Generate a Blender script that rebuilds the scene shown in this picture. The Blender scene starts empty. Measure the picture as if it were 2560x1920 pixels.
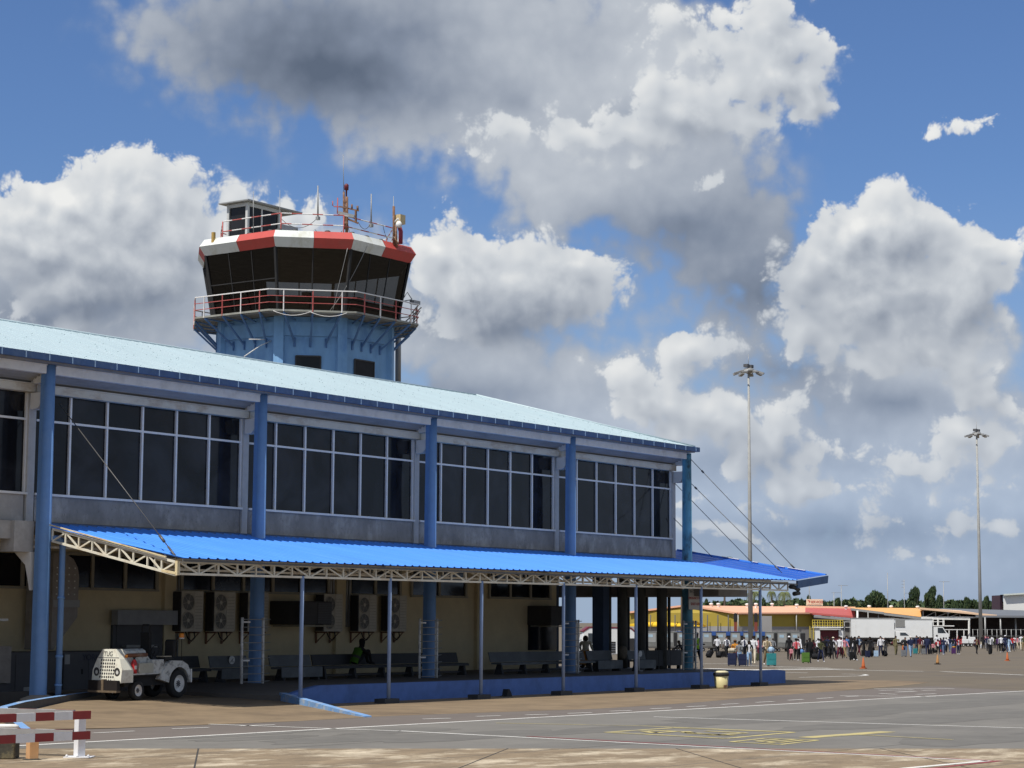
import bpy, bmesh, math, random
from mathutils import Vector, Matrix, Euler
random.seed(7)
SC = bpy.context.scene
COL = SC.collection
R_ = math.radians

# ------------------------------------------------------------------ camera geometry (X along the facade, Y into the building)
YAW, PIT, ROLL, FPX, EYE = R_(35.2715), R_(6.6639), R_(0.3031), 5095.0, 2.4
CF = Vector((math.cos(YAW)*math.cos(PIT), math.sin(YAW)*math.cos(PIT), math.sin(PIT)))
CR = Vector((math.sin(YAW), -math.cos(YAW), 0)); CU = CR.cross(CF)
CR, CU = CR*math.cos(ROLL)+CU*math.sin(ROLL), CU*math.cos(ROLL)-CR*math.sin(ROLL)
CAMP = Vector((0, 0, EYE))
FH = Vector((math.cos(YAW), math.sin(YAW), 0)); RH = Vector((math.sin(YAW), -math.cos(YAW), 0))
def ray(x, y): return CF + CR*((x-1280)/FPX) - CU*((y-960)/FPX)
def atY(x, y, Y): d = ray(x, y); return CAMP + d*(Y/d.y)
def atX(x, y, X): d = ray(x, y); return CAMP + d*(X/d.x)
def atZ(x, y, Z): d = ray(x, y); return CAMP + d*((Z-EYE)/d.z)
def atD(x, y, D): d = ray(x, y); return CAMP + d*(D/(d.dot(FH)))
def zg(X, Y):                       # the apron falls away gently behind the terminal
    D = X*FH.x + Y*FH.y
    t = min(1, max(0, (D-100)/105)); t = t*t*(3-2*t)
    return -0.70*t
def G(x, y, dz=0):
    z = 0
    for _ in range(12):
        p = atZ(x, y, z); z = zg(p.x, p.y)
    p.z = z+dz
    return p
def fr(r, d, z=0): return Vector((FH.x*d+RH.x*r, FH.y*d+RH.y*r, z))   # right / forward metres

# ------------------------------------------------------------------ materials
MATS = {}
def nt(name):
    m = bpy.data.materials.new(name); m.use_nodes = True
    n = m.node_tree.nodes; l = m.node_tree.links
    return m, n, l, n['Principled BSDF']
def mat(name, col, rough=.7, metal=0, var=.12, scale=3, stain=None, sscale=.6, samt=.5, bump=0, bscale=40, spec=.5, stretch=(1,1,1), speck=None):
    """paint/concrete like surface: fine value noise, optional stains of another colour, optional bump"""
    if name in MATS: return MATS[name]
    m, n, l, b = nt(name)
    b.inputs['Roughness'].default_value = rough; b.inputs['Metallic'].default_value = metal
    b.inputs['Specular IOR Level'].default_value = spec
    tc = n.new('ShaderNodeTexCoord'); mp = n.new('ShaderNodeMapping'); mp.inputs['Scale'].default_value = stretch
    l.new(tc.outputs['Object'], mp.inputs['Vector'])
    nz = n.new('ShaderNodeTexNoise'); nz.inputs['Scale'].default_value = scale; nz.inputs['Detail'].default_value = 8; nz.inputs['Roughness'].default_value = .65
    l.new(mp.outputs[0], nz.inputs['Vector'])
    rp = n.new('ShaderNodeValToRGB'); rp.color_ramp.elements[0].position = .3; rp.color_ramp.elements[1].position = .7
    rp.color_ramp.elements[0].color = [c*(1-var) for c in col]+[1]; rp.color_ramp.elements[1].color = [min(1, c*(1+var)) for c in col]+[1]
    l.new(nz.outputs['Fac'], rp.inputs['Fac']); out = rp.outputs[0]
    def over(out, colr, sc, lo, hi, amt, det=10):
        s = n.new('ShaderNodeTexNoise'); s.inputs['Scale'].default_value = sc; s.inputs['Detail'].default_value = det; s.inputs['Roughness'].default_value = .7
        l.new(mp.outputs[0], s.inputs['Vector'])
        mr = n.new('ShaderNodeMapRange'); mr.inputs[1].default_value = lo; mr.inputs[2].default_value = hi; mr.inputs[4].default_value = amt
        l.new(s.outputs['Fac'], mr.inputs[0])
        mx = n.new('ShaderNodeMix'); mx.data_type = 'RGBA'; l.new(mr.outputs[0], mx.inputs[0]); l.new(out, mx.inputs[6]); mx.inputs[7].default_value = list(colr)+[1]
        return mx.outputs[2]
    if stain: out = over(out, stain, sscale, .50, .66, samt)
    if speck: out = over(out, speck, 9, .62, .66, .9, 4)
    l.new(out, b.inputs['Base Color'])
    if bump:
        bn = n.new('ShaderNodeTexNoise'); bn.inputs['Scale'].default_value = bscale; bn.inputs['Detail'].default_value = 4
        l.new(mp.outputs[0], bn.inputs['Vector'])
        bp = n.new('ShaderNodeBump'); bp.inputs['Strength'].default_value = bump; bp.inputs['Distance'].default_value = .02
        l.new(bn.outputs['Fac'], bp.inputs['Height']); l.new(bp.outputs[0], b.inputs['Normal'])
    MATS[name] = m
    return m
def glassy(name, col, rough=.06, spec=.5):
    if name in MATS: return MATS[name]
    m, n, l, b = nt(name)
    b.inputs['Base Color'].default_value = list(col)+[1]; b.inputs['Roughness'].default_value = rough; b.inputs['Specular IOR Level'].default_value = spec
    tc = n.new('ShaderNodeTexCoord'); nz = n.new('ShaderNodeTexNoise'); nz.inputs['Scale'].default_value = .7; nz.inputs['Detail'].default_value = 2
    l.new(tc.outputs['Object'], nz.inputs['Vector'])
    rp = n.new('ShaderNodeValToRGB'); rp.color_ramp.elements[0].position = .42; rp.color_ramp.elements[1].position = .68
    rp.color_ramp.elements[0].color = list(col)+[1]; rp.color_ramp.elements[1].color = [c*2.6+.006 for c in col]+[1]
    n2 = n.new('ShaderNodeTexNoise'); n2.inputs['Scale'].default_value = .45; n2.inputs['Detail'].default_value = 5; n2.inputs['Distortion'].default_value = 1.2; l.new(tc.outputs['Object'], n2.inputs['Vector']); l.new(n2.outputs['Fac'], rp.inputs[0]); l.new(rp.outputs[0], b.inputs['Base Color'])  # lighter blotches in the base colour stand in for uneven reflections
    bp = n.new('ShaderNodeBump'); bp.inputs['Strength'].default_value = .12; bp.inputs['Distance'].default_value = .1
    l.new(nz.outputs['Fac'], bp.inputs['Height']); l.new(bp.outputs[0], b.inputs['Normal'])
    MATS[name] = m; return m
def tint_glass(name, tr, gl=.06):
    m, n, l, b = nt(name); n.remove(b)
    o = n['Material Output']; t = n.new('ShaderNodeBsdfTransparent'); t.inputs[0].default_value = list(tr)+[1]
    g = n.new('ShaderNodeBsdfGlossy'); g.inputs['Roughness'].default_value = .05; g.inputs[0].default_value = (.9,.9,.9,1)
    f = n.new('ShaderNodeFresnel'); f.inputs[0].default_value = 1.4
    mx = n.new('ShaderNodeMixShader'); l.new(f.outputs[0], mx.inputs[0]); l.new(t.outputs[0], mx.inputs[1]); l.new(g.outputs[0], mx.inputs[2])
    l.new(mx.outputs[0], o.inputs[0]); MATS[name] = m; return m

# ------------------------------------------------------------------ mesh builder
class MB:
    def __init__(s): s.v = []; s.f = []; s.mi = []; s.sm = []
    def face(s, pts, mi=0, sm=False):
        i = len(s.v); s.v += [tuple(p) for p in pts]; s.f.append(tuple(range(i, i+len(pts)))); s.mi.append(mi); s.sm.append(sm)
    def hexa(s, p, mi=0):          # p: 8 points, bottom 4 (ccw) then top 4
        i = len(s.v); s.v += [tuple(q) for q in p]
        for f in ((3,2,1,0),(4,5,6,7),(0,1,5,4),(1,2,6,5),(2,3,7,6),(3,0,4,7)):
            s.f.append(tuple(i+k for k in f)); s.mi.append(mi); s.sm.append(False)
    def box(s, x0, x1, y0, y1, z0, z1, mi=0):
        s.hexa([(x0,y0,z0),(x1,y0,z0),(x1,y1,z0),(x0,y1,z0),(x0,y0,z1),(x1,y0,z1),(x1,y1,z1),(x0,y1,z1)], mi)
    def bar(s, a, b, w, h=None, mi=0, up=Vector((0,0,1))):
        a, b = Vector(a), Vector(b); h = h or w; d = (b-a).normalized()
        if abs(d.dot(up)) > .97: up = Vector((0,1,0))
        x = d.cross(up).normalized(); y = x.cross(d)
        x = x*w/2; y = y*h/2
        s.hexa([a-x-y, a+x-y, b+x-y, b-x-y, a-x+y, a+x+y, b+x+y, b-x+y], mi)
    def tube(s, pts, r, n=8, mi=0, cap=True, sm=True):
        pts = [Vector(p) for p in pts]; rs = r if isinstance(r, (list, tuple)) else [r]*len(pts)
        i0 = len(s.v)
        for k, p in enumerate(pts):
            d = (pts[min(k+1, len(pts)-1)]-pts[max(k-1, 0)]).normalized()
            up = Vector((0,0,1)) if abs(d.z) < .95 else Vector((0,1,0))
            x = d.cross(up).normalized(); y = x.cross(d)
            for j in range(n):
                t = 2*math.pi*j/n; s.v.append(tuple(p+(x*math.cos(t)+y*math.sin(t))*rs[k]))
        for k in range(len(pts)-1):
            for j in range(n):
                a = i0+k*n+j; b = i0+k*n+(j+1)%n; s.f.append((a, b, b+n, a+n)); s.mi.append(mi); s.sm.append(sm)
        if cap:
            s.f.append(tuple(i0+j for j in range(n))[::-1]); s.mi.append(mi); s.sm.append(False)
            e = i0+(len(pts)-1)*n; s.f.append(tuple(e+j for j in range(n))); s.mi.append(mi); s.sm.append(False)
    def lathe(s, c, prof, n=16, mi=0, axis='z', cap=True):     # prof: (r, h)
        c = Vector(c); i0 = len(s.v)
        for r, h in prof:
            for j in range(n):
                t = 2*math.pi*j/n; u, v = r*math.cos(t), r*math.sin(t)
                p = {'z': (u, v, h), 'y': (u, h, v), 'x': (h, u, v)}[axis]
                s.v.append(tuple(c+Vector(p)))
        for k in range(len(prof)-1):
            for j in range(n):
                a = i0+k*n+j; b = i0+k*n+(j+1)%n; s.f.append((a, b, b+n, a+n)); s.mi.append(mi); s.sm.append(True)
        if not cap: return
        s.f.append(tuple(i0+j for j in range(n))[::-1]); s.mi.append(mi); s.sm.append(False)
        e = i0+(len(prof)-1)*n; s.f.append(tuple(e+j for j in range(n))); s.mi.append(mi); s.sm.append(False)
    def prism(s, poly, d, mi=0):     # poly: 3D points in a plane, extruded by vector d
        d = Vector(d); p = [Vector(q) for q in poly]; n = len(p)
        i = len(s.v); s.v += [tuple(q) for q in p]+[tuple(q+d) for q in p]
        s.f.append(tuple(range(i+n-1, i-1, -1))); s.f.append(tuple(range(i+n, i+2*n)))
        s.mi += [mi, mi]; s.sm += [False, False]
        for k in range(n):
            s.f.append((i+k, i+(k+1)%n, i+n+(k+1)%n, i+n+k)); s.mi.append(mi); s.sm.append(False)
    def build(s, name, mats, parent=None, bevel=0, loc=None, fix=True):
        me = bpy.data.meshes.new(name); me.from_pydata(s.v, [], s.f)
        for m in (mats if isinstance(mats, (list, tuple)) else [mats]): me.materials.append(m)
        me.polygons.foreach_set('material_index', s.mi); me.polygons.foreach_set('use_smooth', s.sm)
        if fix:
            bm = bmesh.new(); bm.from_mesh(me); bmesh.ops.recalc_face_normals(bm, faces=bm.faces); bm.to_mesh(me); bm.free()
        me.update()
        o = bpy.data.objects.new(name, me); COL.objects.link(o)
        if parent: o.parent = parent
        if loc: o.location = loc
        if bevel:
            b = o.modifiers.new('bevel', 'BEVEL'); b.width = bevel; b.segments = 2; b.limit_method = 'ANGLE'
        return o
def tag(o, label=None, cat=None, group=None, kind=None):
    if label: o['label'] = label
    if cat: o['category'] = cat
    if group: o['group'] = group
    if kind: o['kind'] = kind
    return o
def thing(name, label, cat, loc=(0,0,0), rz=0, group=None):
    o = bpy.data.objects.new(name, None); COL.objects.link(o); o.empty_display_size = .2
    o.location = loc; o.rotation_euler = (0, 0, rz)
    return tag(o, label, cat, group)
KIDS = {}
def copy_tree(o, parent=None):
    c = o.copy(); COL.objects.link(c)
    if parent: c.parent = parent
    for ch in [q for q in bpy.data.objects if q.parent == o]: copy_tree(ch, c)
    return c
def text(name, body, size, m, parent, loc, rot, ext=.004, align='CENTER'):
    cu = bpy.data.curves.new(name, 'FONT'); cu.body = body; cu.size = size; cu.extrude = ext; cu.align_x = align
    cu.materials.append(m); o = bpy.data.objects.new(name, cu); COL.objects.link(o); o.parent = parent
    o.location = loc; o.rotation_euler = rot; return o

# ------------------------------------------------------------------ camera, sun, sky
cam = bpy.data.cameras.new('camera'); co = bpy.data.objects.new('camera', cam); COL.objects.link(co); SC.camera = co
cam.sensor_width = 36; cam.sensor_fit = 'HORIZONTAL'; cam.lens = 36*FPX/2560; cam.clip_end = 20000; cam.clip_start = .5
M = Matrix((CR, CU, -CF)).transposed().to_4x4(); M.translation = CAMP; co.matrix_world = M
SUN_EL, SUN_AZ = R_(59), R_(178)          # azimuth of the sun measured from +X towards +Y
sd = Vector((math.cos(SUN_EL)*math.cos(SUN_AZ), math.cos(SUN_EL)*math.sin(SUN_AZ), math.sin(SUN_EL)))
sl = bpy.data.lights.new('sun', 'SUN'); sl.energy = 4.0; sl.angle = R_(.53); sl.color = (1, .955, .88)
so = bpy.data.objects.new('sun', sl); COL.objects.link(so); so.rotation_euler = sd.to_track_quat('Z', 'Y').to_euler()
SC.view_settings.view_transform = 'Standard'; SC.view_settings.look = 'None'; SC.view_settings.exposure = .16; SC.view_settings.gamma = 1
# ------------------------------------------------------------------ sky with cumulus clouds (world shader, fixed in world directions)
W = bpy.data.worlds.new('World'); SC.world = W; W.use_nodes = True
wn, wl = W.node_tree.nodes, W.node_tree.links
for q in list(wn): wn.remove(q)
def azel(x, y):           # photograph point (2212 px wide) -> azimuth (right positive) and elevation in degrees
    d = ray(x*2560/2212, y*2560/2212).normalized()
    return math.degrees(YAW-math.atan2(d.y, d.x)), math.degrees(math.asin(d.z))
# cloud puffs: x, y, rx, ry, weight
PUFF_A = [ # high soft sheet, veil under it, hazy layer near the horizon
 (640,120,330,150,1.0),(900,110,300,170,1.0),(1180,150,330,190,1.0),(1450,150,260,180,.95),(470,60,170,80,.55),(1060,300,200,80,.5),(360,40,120,50,.35),
 (1400,430,260,130,.75),(1560,540,170,150,.75),(1250,420,170,90,.55),(1640,640,100,110,.55),(1480,400,180,110,.5),(1180,420,150,60,.35),
 (430,640,320,160,.95),(720,620,170,150,.9),(120,690,300,110,.9),(80,600,180,150,.8),(300,560,250,120,.6),
 (1030,740,260,150,.9),(1250,860,320,130,.85),(1480,960,280,120,.75),(1900,860,330,160,.9),(1950,700,200,140,.6),(2100,800,160,200,.6),(1800,1080,480,140,.75),(2150,1100,300,180,.75),(1450,1120,420,100,.65),(1900,1230,560,70,.6),
]
PUFF_B = [ # crisp cumulus heaps
 (150,440,110,80,1.0),(320,430,120,90,1.05),(60,540,110,80,.75),(230,560,190,120,1.0),(120,640,150,70,.6),(330,620,140,70,.6),(420,500,90,70,.8),(640,460,80,55,.85),(560,520,100,60,.6),(20,500,50,40,.5),
 (950,545,80,55,.9),(1080,600,130,80,1.0),(1250,580,80,60,.95),(1160,670,130,70,.8),(1000,640,100,70,.7),(1050,720,120,50,.5),(1310,640,50,40,.5),
 (1850,480,90,60,1.0),(1960,490,90,60,1.0),(1890,570,150,80,.9),(2120,540,50,60,.9),(2060,620,120,70,.8),(1760,560,60,60,.6),(1950,710,180,90,.8),(1850,660,120,70,.6),(1820,790,120,50,.5),(2050,790,120,60,.5),(2150,660,60,60,.6),(1730,700,80,60,.55),
 (1560,90,200,110,.9),(1690,170,90,90,1.0),(1760,230,45,50,.75),(1520,260,170,60,.85),(1330,290,150,60,.75),(1100,270,120,50,.5),(1000,330,80,40,.6),(1000,430,60,35,.45),(1530,390,45,25,.65),
 (2075,283,58,26,.66),(2150,262,40,28,.64),(2020,303,36,16,.45),
 (1500,760,70,60,.95),(1480,870,110,45,.95),(1330,800,60,40,.8),(1360,860,60,35,.7),(1600,920,90,50,.8),(2150,870,60,50,.9),(2140,970,100,50,.7),(1990,1000,90,40,.7),(1750,880,80,40,.5),
 (1680,990,90,45,.7),(1720,1100,90,35,.6),(1560,990,70,35,.6),(1930,1130,90,35,.65),(2110,1080,90,40,.55),(1430,930,80,40,.6),(1960,1010,120,40,.4),(1640,1050,80,30,.5),(1830,960,60,30,.6),(2050,930,50,26,.6),(1770,1060,60,24,.6),(2180,1160,60,24,.6),(1990,1200,80,22,.6),(1850,1190,60,20,.55),(1600,1170,70,22,.55),(1480,1090,60,26,.55),(2080,1140,40,20,.5),(1530,1140,50,18,.5),(1700,930,50,30,.55),(1900,1070,50,22,.6),
]
DARK = [ # soft shade inside the clouds (flat grey bases): x, y, rx, ry, weight
 (700,150,300,140,.55),(560,90,240,120,.42),(860,70,320,120,.42),(820,190,240,90,.32),(1480,480,300,150,.62),(1640,640,160,120,.55),(1080,690,180,70,.75),(300,640,260,80,.6),(100,690,200,70,.6),(2010,690,180,60,.5),(1960,560,90,50,.25),
 (1100,220,160,60,.3),(1450,260,140,50,.3),(1930,870,200,60,.5),(1700,800,160,50,.4),(1000,850,260,60,.45),(1800,1150,400,40,.35),(1250,120,120,60,.25),(1650,990,200,50,.3),
]
def math_(op, a, b=None, c=None):
    q = wn_cur.new('ShaderNodeMath'); q.operation = op
    for k, v in enumerate((a, b, c)):
        if v is None: continue
        if isinstance(v, (int, float)): q.inputs[k].default_value = v
        else: wl_cur.new(v, q.inputs[k])
    return q.outputs[0]
def field(blobs, px, py, smooth=True):
    acc = None
    for x, y, rx, ry, w in blobs:
        a, e = azel(x, y); a2, _ = azel(x+rx, y); _, e2 = azel(x, y-ry)
        va = wn_cur.new('ShaderNodeVectorMath'); va.operation = 'MULTIPLY_ADD'
        wl_cur.new(px, va.inputs[0]); sx, sy = 1/(a2-a)/2.1, 1/(e2-e)/2.1
        va.inputs[1].default_value = (sx, sy, 0); va.inputs[2].default_value = (-a*sx, -e*sy, 0)
        gr = wn_cur.new('ShaderNodeTexGradient'); gr.gradient_type = 'QUADRATIC_SPHERE'; wl_cur.new(va.outputs[0], gr.inputs[0])
        acc = math_('MULTIPLY', gr.outputs['Fac'], w*1.25) if acc is None else math_('MULTIPLY_ADD', gr.outputs['Fac'], w*1.25, acc)
    return acc
# density group: Vector (az, el, 0) -> density
def make_group(name, PUFF, detail, vdet=3, faramt=.62):
    global wn_cur, wl_cur
    g = bpy.data.node_groups.new(name, 'ShaderNodeTree'); wn_cur, wl_cur = g.nodes, g.links
    g.interface.new_socket('Vector', in_out='INPUT', socket_type='NodeSocketVector'); g.interface.new_socket('Density', in_out='OUTPUT', socket_type='NodeSocketFloat')
    gi = wn_cur.new('NodeGroupInput'); go = wn_cur.new('NodeGroupOutput')
    v = gi.outputs[0]
    def noise(sc, det, ro):
        q = wn_cur.new('ShaderNodeTexNoise'); q.noise_dimensions = '2D'; q.inputs['Scale'].default_value = sc; q.inputs['Detail'].default_value = det; q.inputs['Roughness'].default_value = ro
        wl_cur.new(v, q.inputs['Vector']); return q
    wz = noise(.5, 2, .5)
    sb = wn_cur.new('ShaderNodeVectorMath'); sb.operation = 'SUBTRACT'; wl_cur.new(wz.outputs['Color'], sb.inputs[0]); sb.inputs[1].default_value = (.5,.5,.5)
    wa = wn_cur.new('ShaderNodeVectorMath'); wa.operation = 'MULTIPLY_ADD'; wl_cur.new(sb.outputs[0], wa.inputs[0]); wa.inputs[1].default_value = (1.5,1.1,0); wl_cur.new(v, wa.inputs[2])
    f = field(PUFF, wa.outputs[0], None)
    n1 = noise(.6, detail, .56)
    vo = wn_cur.new('ShaderNodeTexVoronoi'); vo.voronoi_dimensions = '2D'; vo.feature = 'SMOOTH_F1'; vo.inputs['Scale'].default_value = .9; vo.inputs['Smoothness'].default_value = .5
    vo.inputs['Detail'].default_value = vdet; vo.inputs['Roughness'].default_value = .6; vo.inputs['Lacunarity'].default_value = 2.3
    wb = wn_cur.new('ShaderNodeVectorMath'); wb.operation = 'MULTIPLY_ADD'; wl_cur.new(sb.outputs[0], wb.inputs[0]); wb.inputs[1].default_value = (.8,.8,0); wl_cur.new(v, wb.inputs[2])
    wl_cur.new(wb.outputs[0], vo.inputs['Vector'])
    sx_ = wn_cur.new('ShaderNodeVectorMath'); sx_.operation = 'LENGTH'; sxm = wn_cur.new('ShaderNodeVectorMath'); sxm.operation = 'SUBTRACT'; wl_cur.new(v, sxm.inputs[0]); sxm.inputs[1].default_value = (0, 7, 0); wl_cur.new(sxm.outputs[0], sx_.inputs[0])
    far = wn_cur.new('ShaderNodeMapRange'); wl_cur.new(sx_.outputs['Value'], far.inputs[0]); far.inputs[1].default_value = 19; far.inputs[2].default_value = 40; far.inputs[4].default_value = faramt  # cloud cover outside the view, added for whiter, brighter fill light
    f = math_('ADD', f, far.outputs[0])
    gate = wn_cur.new('ShaderNodeMapRange'); wl_cur.new(f, gate.inputs[0]); gate.inputs[1].default_value = .05; gate.inputs[2].default_value = .45; gate.inputs[3].default_value = .15
    nz = math_('MULTIPLY_ADD', n1.outputs['Fac'], 1.45, math_('MULTIPLY_ADD', vo.outputs['Distance'], -.55, -.45))
    d = math_('MULTIPLY_ADD', nz, gate.outputs[0], f)
    wl_cur.new(d, go.inputs[0])
    return g
GA = make_group('cloud_sheet', PUFF_A, 6, 1)
PUFF_B = [(x, y, rx*1.18, ry*1.2, w) for x, y, rx, ry, w in PUFF_B]
GD = make_group('cloud_density', PUFF_B, 8, 3, 0); GL = make_group('cloud_density_soft', PUFF_B, 2.5, 1, 0)
wn_cur, wl_cur = wn, wl
geo = wn.new('ShaderNodeNewGeometry')
sp = wn.new('ShaderNodeSeparateXYZ'); tcw = wn.new('ShaderNodeTexCoord'); wl.new(tcw.outputs['Generated'], sp.inputs[0])
az = math_('MULTIPLY', math_('ARCTAN2', sp.outputs[1], sp.outputs[0]), -180/math.pi)
az = math_('ADD', az, math.degrees(YAW))
az = math_('WRAP', az, 180, -180)
el = math_('MULTIPLY', math_('ARCSINE', sp.outputs[2]), 180/math.pi)
cb = wn.new('ShaderNodeCombineXYZ'); wl.new(az, cb.inputs[0]); wl.new(el, cb.inputs[1])
def dens(off, g):
    q = wn.new('ShaderNodeGroup'); q.node_tree = g
    if off:
        va = wn.new('ShaderNodeVectorMath'); wl.new(cb.outputs[0], va.inputs[0]); va.inputs[1].default_value = off; wl.new(va.outputs[0], q.inputs[0])
    else: wl.new(cb.outputs[0], q.inputs[0])
    return q.outputs[0]
dA = dens(None, GA); d0 = dens(None, GD); d0s = dens((.0,.0,0), GL); d1 = dens((-.30, .50, 0), GL)
def ss(v, lo, hi, a=0, b=1):
    m = wn.new('ShaderNodeMapRange'); m.interpolation_type = 'SMOOTHSTEP'; wl.new(v, m.inputs[0])
    for k, x in ((1, lo), (2, hi), (3, a), (4, b)): m.inputs[k].default_value = x
    return m.outputs[0]
dark = field(DARK, cb.outputs[0], None)
alphaA = math_('MULTIPLY', ss(dA, .08, .85), .95)
shA = math_('MULTIPLY_ADD', dark, -.60, .64)
shA = math_('MULTIPLY_ADD', math_('SUBTRACT', dA, .9), .16, shA)
shA = math_('MULTIPLY_ADD', ss(el, 1.5, 9, 1, 0), -.16, shA)
lit = math_('SUBTRACT', d0s, d1)
wid = math_('MULTIPLY_ADD', math_('MAXIMUM', math_('SUBTRACT', .12, lit), 0), .85, .27)
low = ss(el, 1.5, 8.5, 1, 0)
alpha = ss(math_('DIVIDE', math_('SUBTRACT', d0, .25), wid), 0, 1)
shade = math_('MULTIPLY_ADD', lit, .30, .70)
shade = math_('MULTIPLY_ADD', math_('SUBTRACT', d0, d0s), .17, shade)
shade = math_('MULTIPLY_ADD', dark, -.30, shade)
shade = math_('MULTIPLY_ADD', low, -.10, shade)
shade = math_('ADD', shade, ss(d0, .40, 1.2, .08, -.03))
def shade_ramp(v):
    q = wn.new('ShaderNodeValToRGB'); c_ = q.color_ramp; wl.new(v, q.inputs[0])
    c_.elements[0].position = 0; c_.elements[0].color = list(cols[0][1])+[1]; c_.elements[1].position = 1; c_.elements[1].color = list(cols[-1][1])+[1]
    for p, c in cols[1:-1]: c_.elements.new(p).color = list(c)+[1]
    return q.outputs[0]
cols = [(0, (.10,.125,.17)), (.25, (.20,.235,.30)), (.5, (.36,.395,.45)), (.75, (.54,.57,.605)), (1, (.76,.765,.755))]
rA = shade_ramp(shA); rB = shade_ramp(shade)
sky = wn.new('ShaderNodeTexSky'); sky.sky_type = 'NISHITA'; sky.sun_disc = False; sky.sun_elevation = SUN_EL
sky.sun_rotation = math.pi/2-SUN_AZ; sky.air_density = 1.0; sky.dust_density = .6; sky.ozone_density = 3.0
SKS = .085; SKTINT = (.68,.83,1.09,1); SKHOR = (.30,.385,.52)
bg1 = wn.new('ShaderNodeBackground'); bg1.inputs[1].default_value = SKS
tn = wn.new('ShaderNodeMix'); tn.data_type = 'RGBA'; tn.blend_type = 'MULTIPLY'; tn.inputs[0].default_value = 1; wl.new(sky.outputs[0], tn.inputs[6]); tn.inputs[7].default_value = SKTINT
hm = wn.new('ShaderNodeMix'); hm.data_type = 'RGBA'; wl.new(ss(el, -2, 13, .95, 0), hm.inputs[0]); wl.new(tn.outputs[2], hm.inputs[6]); hm.inputs[7].default_value = [c/SKS for c in SKHOR]+[1]
wl.new(hm.outputs[2], bg1.inputs[0])
bgA = wn.new('ShaderNodeBackground'); tA = wn.new('ShaderNodeMix'); tA.data_type = 'RGBA'; tA.blend_type = 'MULTIPLY'; wl.new(low, tA.inputs[0]); wl.new(rA, tA.inputs[6]); tA.inputs[7].default_value = (.93,1.02,1.17,1); wl.new(tA.outputs[2], bgA.inputs[0]); bgB = wn.new('ShaderNodeBackground'); wl.new(rB, bgB.inputs[0])
hz = ss(el, 0, 7, .60, 1); gnd = ss(el, -1, .5)      # haze towards the horizon softens the clouds
fA = math_('MULTIPLY', math_('MULTIPLY', alphaA, hz), gnd); fB = math_('MULTIPLY', math_('MULTIPLY', alpha, hz), gnd)
mA = wn.new('ShaderNodeMixShader'); wl.new(fA, mA.inputs[0]); wl.new(bg1.outputs[0], mA.inputs[1]); wl.new(bgA.outputs[0], mA.inputs[2])
mxs = wn.new('ShaderNodeMixShader'); wl.new(fB, mxs.inputs[0]); wl.new(mA.outputs[0], mxs.inputs[1]); wl.new(bgB.outputs[0], mxs.inputs[2])
wo = wn.new('ShaderNodeOutputWorld'); wl.new(mxs.outputs[0], wo.inputs[0])
W.cycles.sampling_method = 'MANUAL'; W.cycles.sample_map_resolution = 512
# ================================================================== materials in use
m_tarmac = mat('tarmac', (.138,.110,.074), .9, var=.14, scale=.35, stain=(.10,.085,.07), sscale=.09, samt=.55, bump=.15, bscale=12)
m_asphalt = mat('asphalt_grey', (.178,.166,.145), .92, var=.12, scale=.6, stain=(.098,.092,.084), sscale=.13, samt=.6, bump=.15, bscale=14)
m_road = mat('asphalt_road', (.150,.126,.108), .92, var=.10, scale=.8, stain=(.10,.085,.075), sscale=.2, samt=.4, bump=.15, bscale=14)
m_tan = mat('concrete_tan', (.215,.155,.092), .92, var=.22, scale=.8, stain=(.115,.080,.05), sscale=.22, samt=.7, bump=.2, bscale=9)
m_conc = mat('concrete_pale', (.235,.175,.108), .92, var=.3, scale=.9, stain=(.60,.51,.37), sscale=.5, samt=.95, bump=.2, bscale=9, stretch=(1,1.6,1), speck=(.10,.075,.05))
m_white = mat('paint_white', (.78,.77,.73), .6, var=.06, scale=6, stain=(.5,.48,.43), sscale=2.5, samt=.5)
m_line = mat('line_white', (.72,.70,.65), .8, var=.1, scale=6, stain=(.34,.31,.27), sscale=1.3, samt=.45)
m_yline = mat('line_yellow', (.50,.42,.18), .8, var=.12, scale=6, stain=(.22,.20,.15), sscale=1.5, samt=.9)
m_rline = mat('line_red', (.26,.06,.06), .8, var=.12, scale=6, stain=(.16,.10,.09), sscale=1.8, samt=.7)
m_roofc = mat('roof_pale_cyan', (.47,.575,.60), .5, var=.05, scale=.5, stain=(.52,.61,.63), sscale=.35, samt=.6, spec=.3, stretch=(2.2,.35,1))
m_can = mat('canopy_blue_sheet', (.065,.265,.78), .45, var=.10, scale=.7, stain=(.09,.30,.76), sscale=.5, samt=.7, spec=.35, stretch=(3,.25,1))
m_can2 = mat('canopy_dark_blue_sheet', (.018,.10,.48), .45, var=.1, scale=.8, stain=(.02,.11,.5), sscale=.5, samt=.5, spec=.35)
m_gut = mat('gutter_blue', (.05,.105,.22), .6, var=.25, scale=1.2, stain=(.11,.17,.27), sscale=1.6, samt=.7)
m_colb = mat('column_blue', (.135,.265,.50), .55, var=.07, scale=3, stain=(.20,.31,.50), sscale=1.4, samt=.4, bump=.05, bscale=20)
m_colw = mat('column_weathered', (.12,.33,.46), .7, var=.2, scale=4, stain=(.045,.06,.06), sscale=2.6, samt=.95, bump=.2, bscale=16, stretch=(1,1,.35))
m_pbl = mat('platform_blue', (.075,.155,.40), .7, var=.12, scale=2.5, stain=(.05,.10,.25), sscale=1.2, samt=.6, bump=.1, bscale=16)
m_kerb = mat('kerb_blue', (.17,.33,.60), .75, var=.15, scale=2.5, stain=(.50,.50,.46), sscale=2.2, samt=.85, bump=.15, bscale=16)
m_beam = mat('beam_pale', (.74,.71,.65), .75, var=.06, scale=3, stain=(.50,.48,.44), sscale=1.6, samt=.5, bump=.05)
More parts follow.
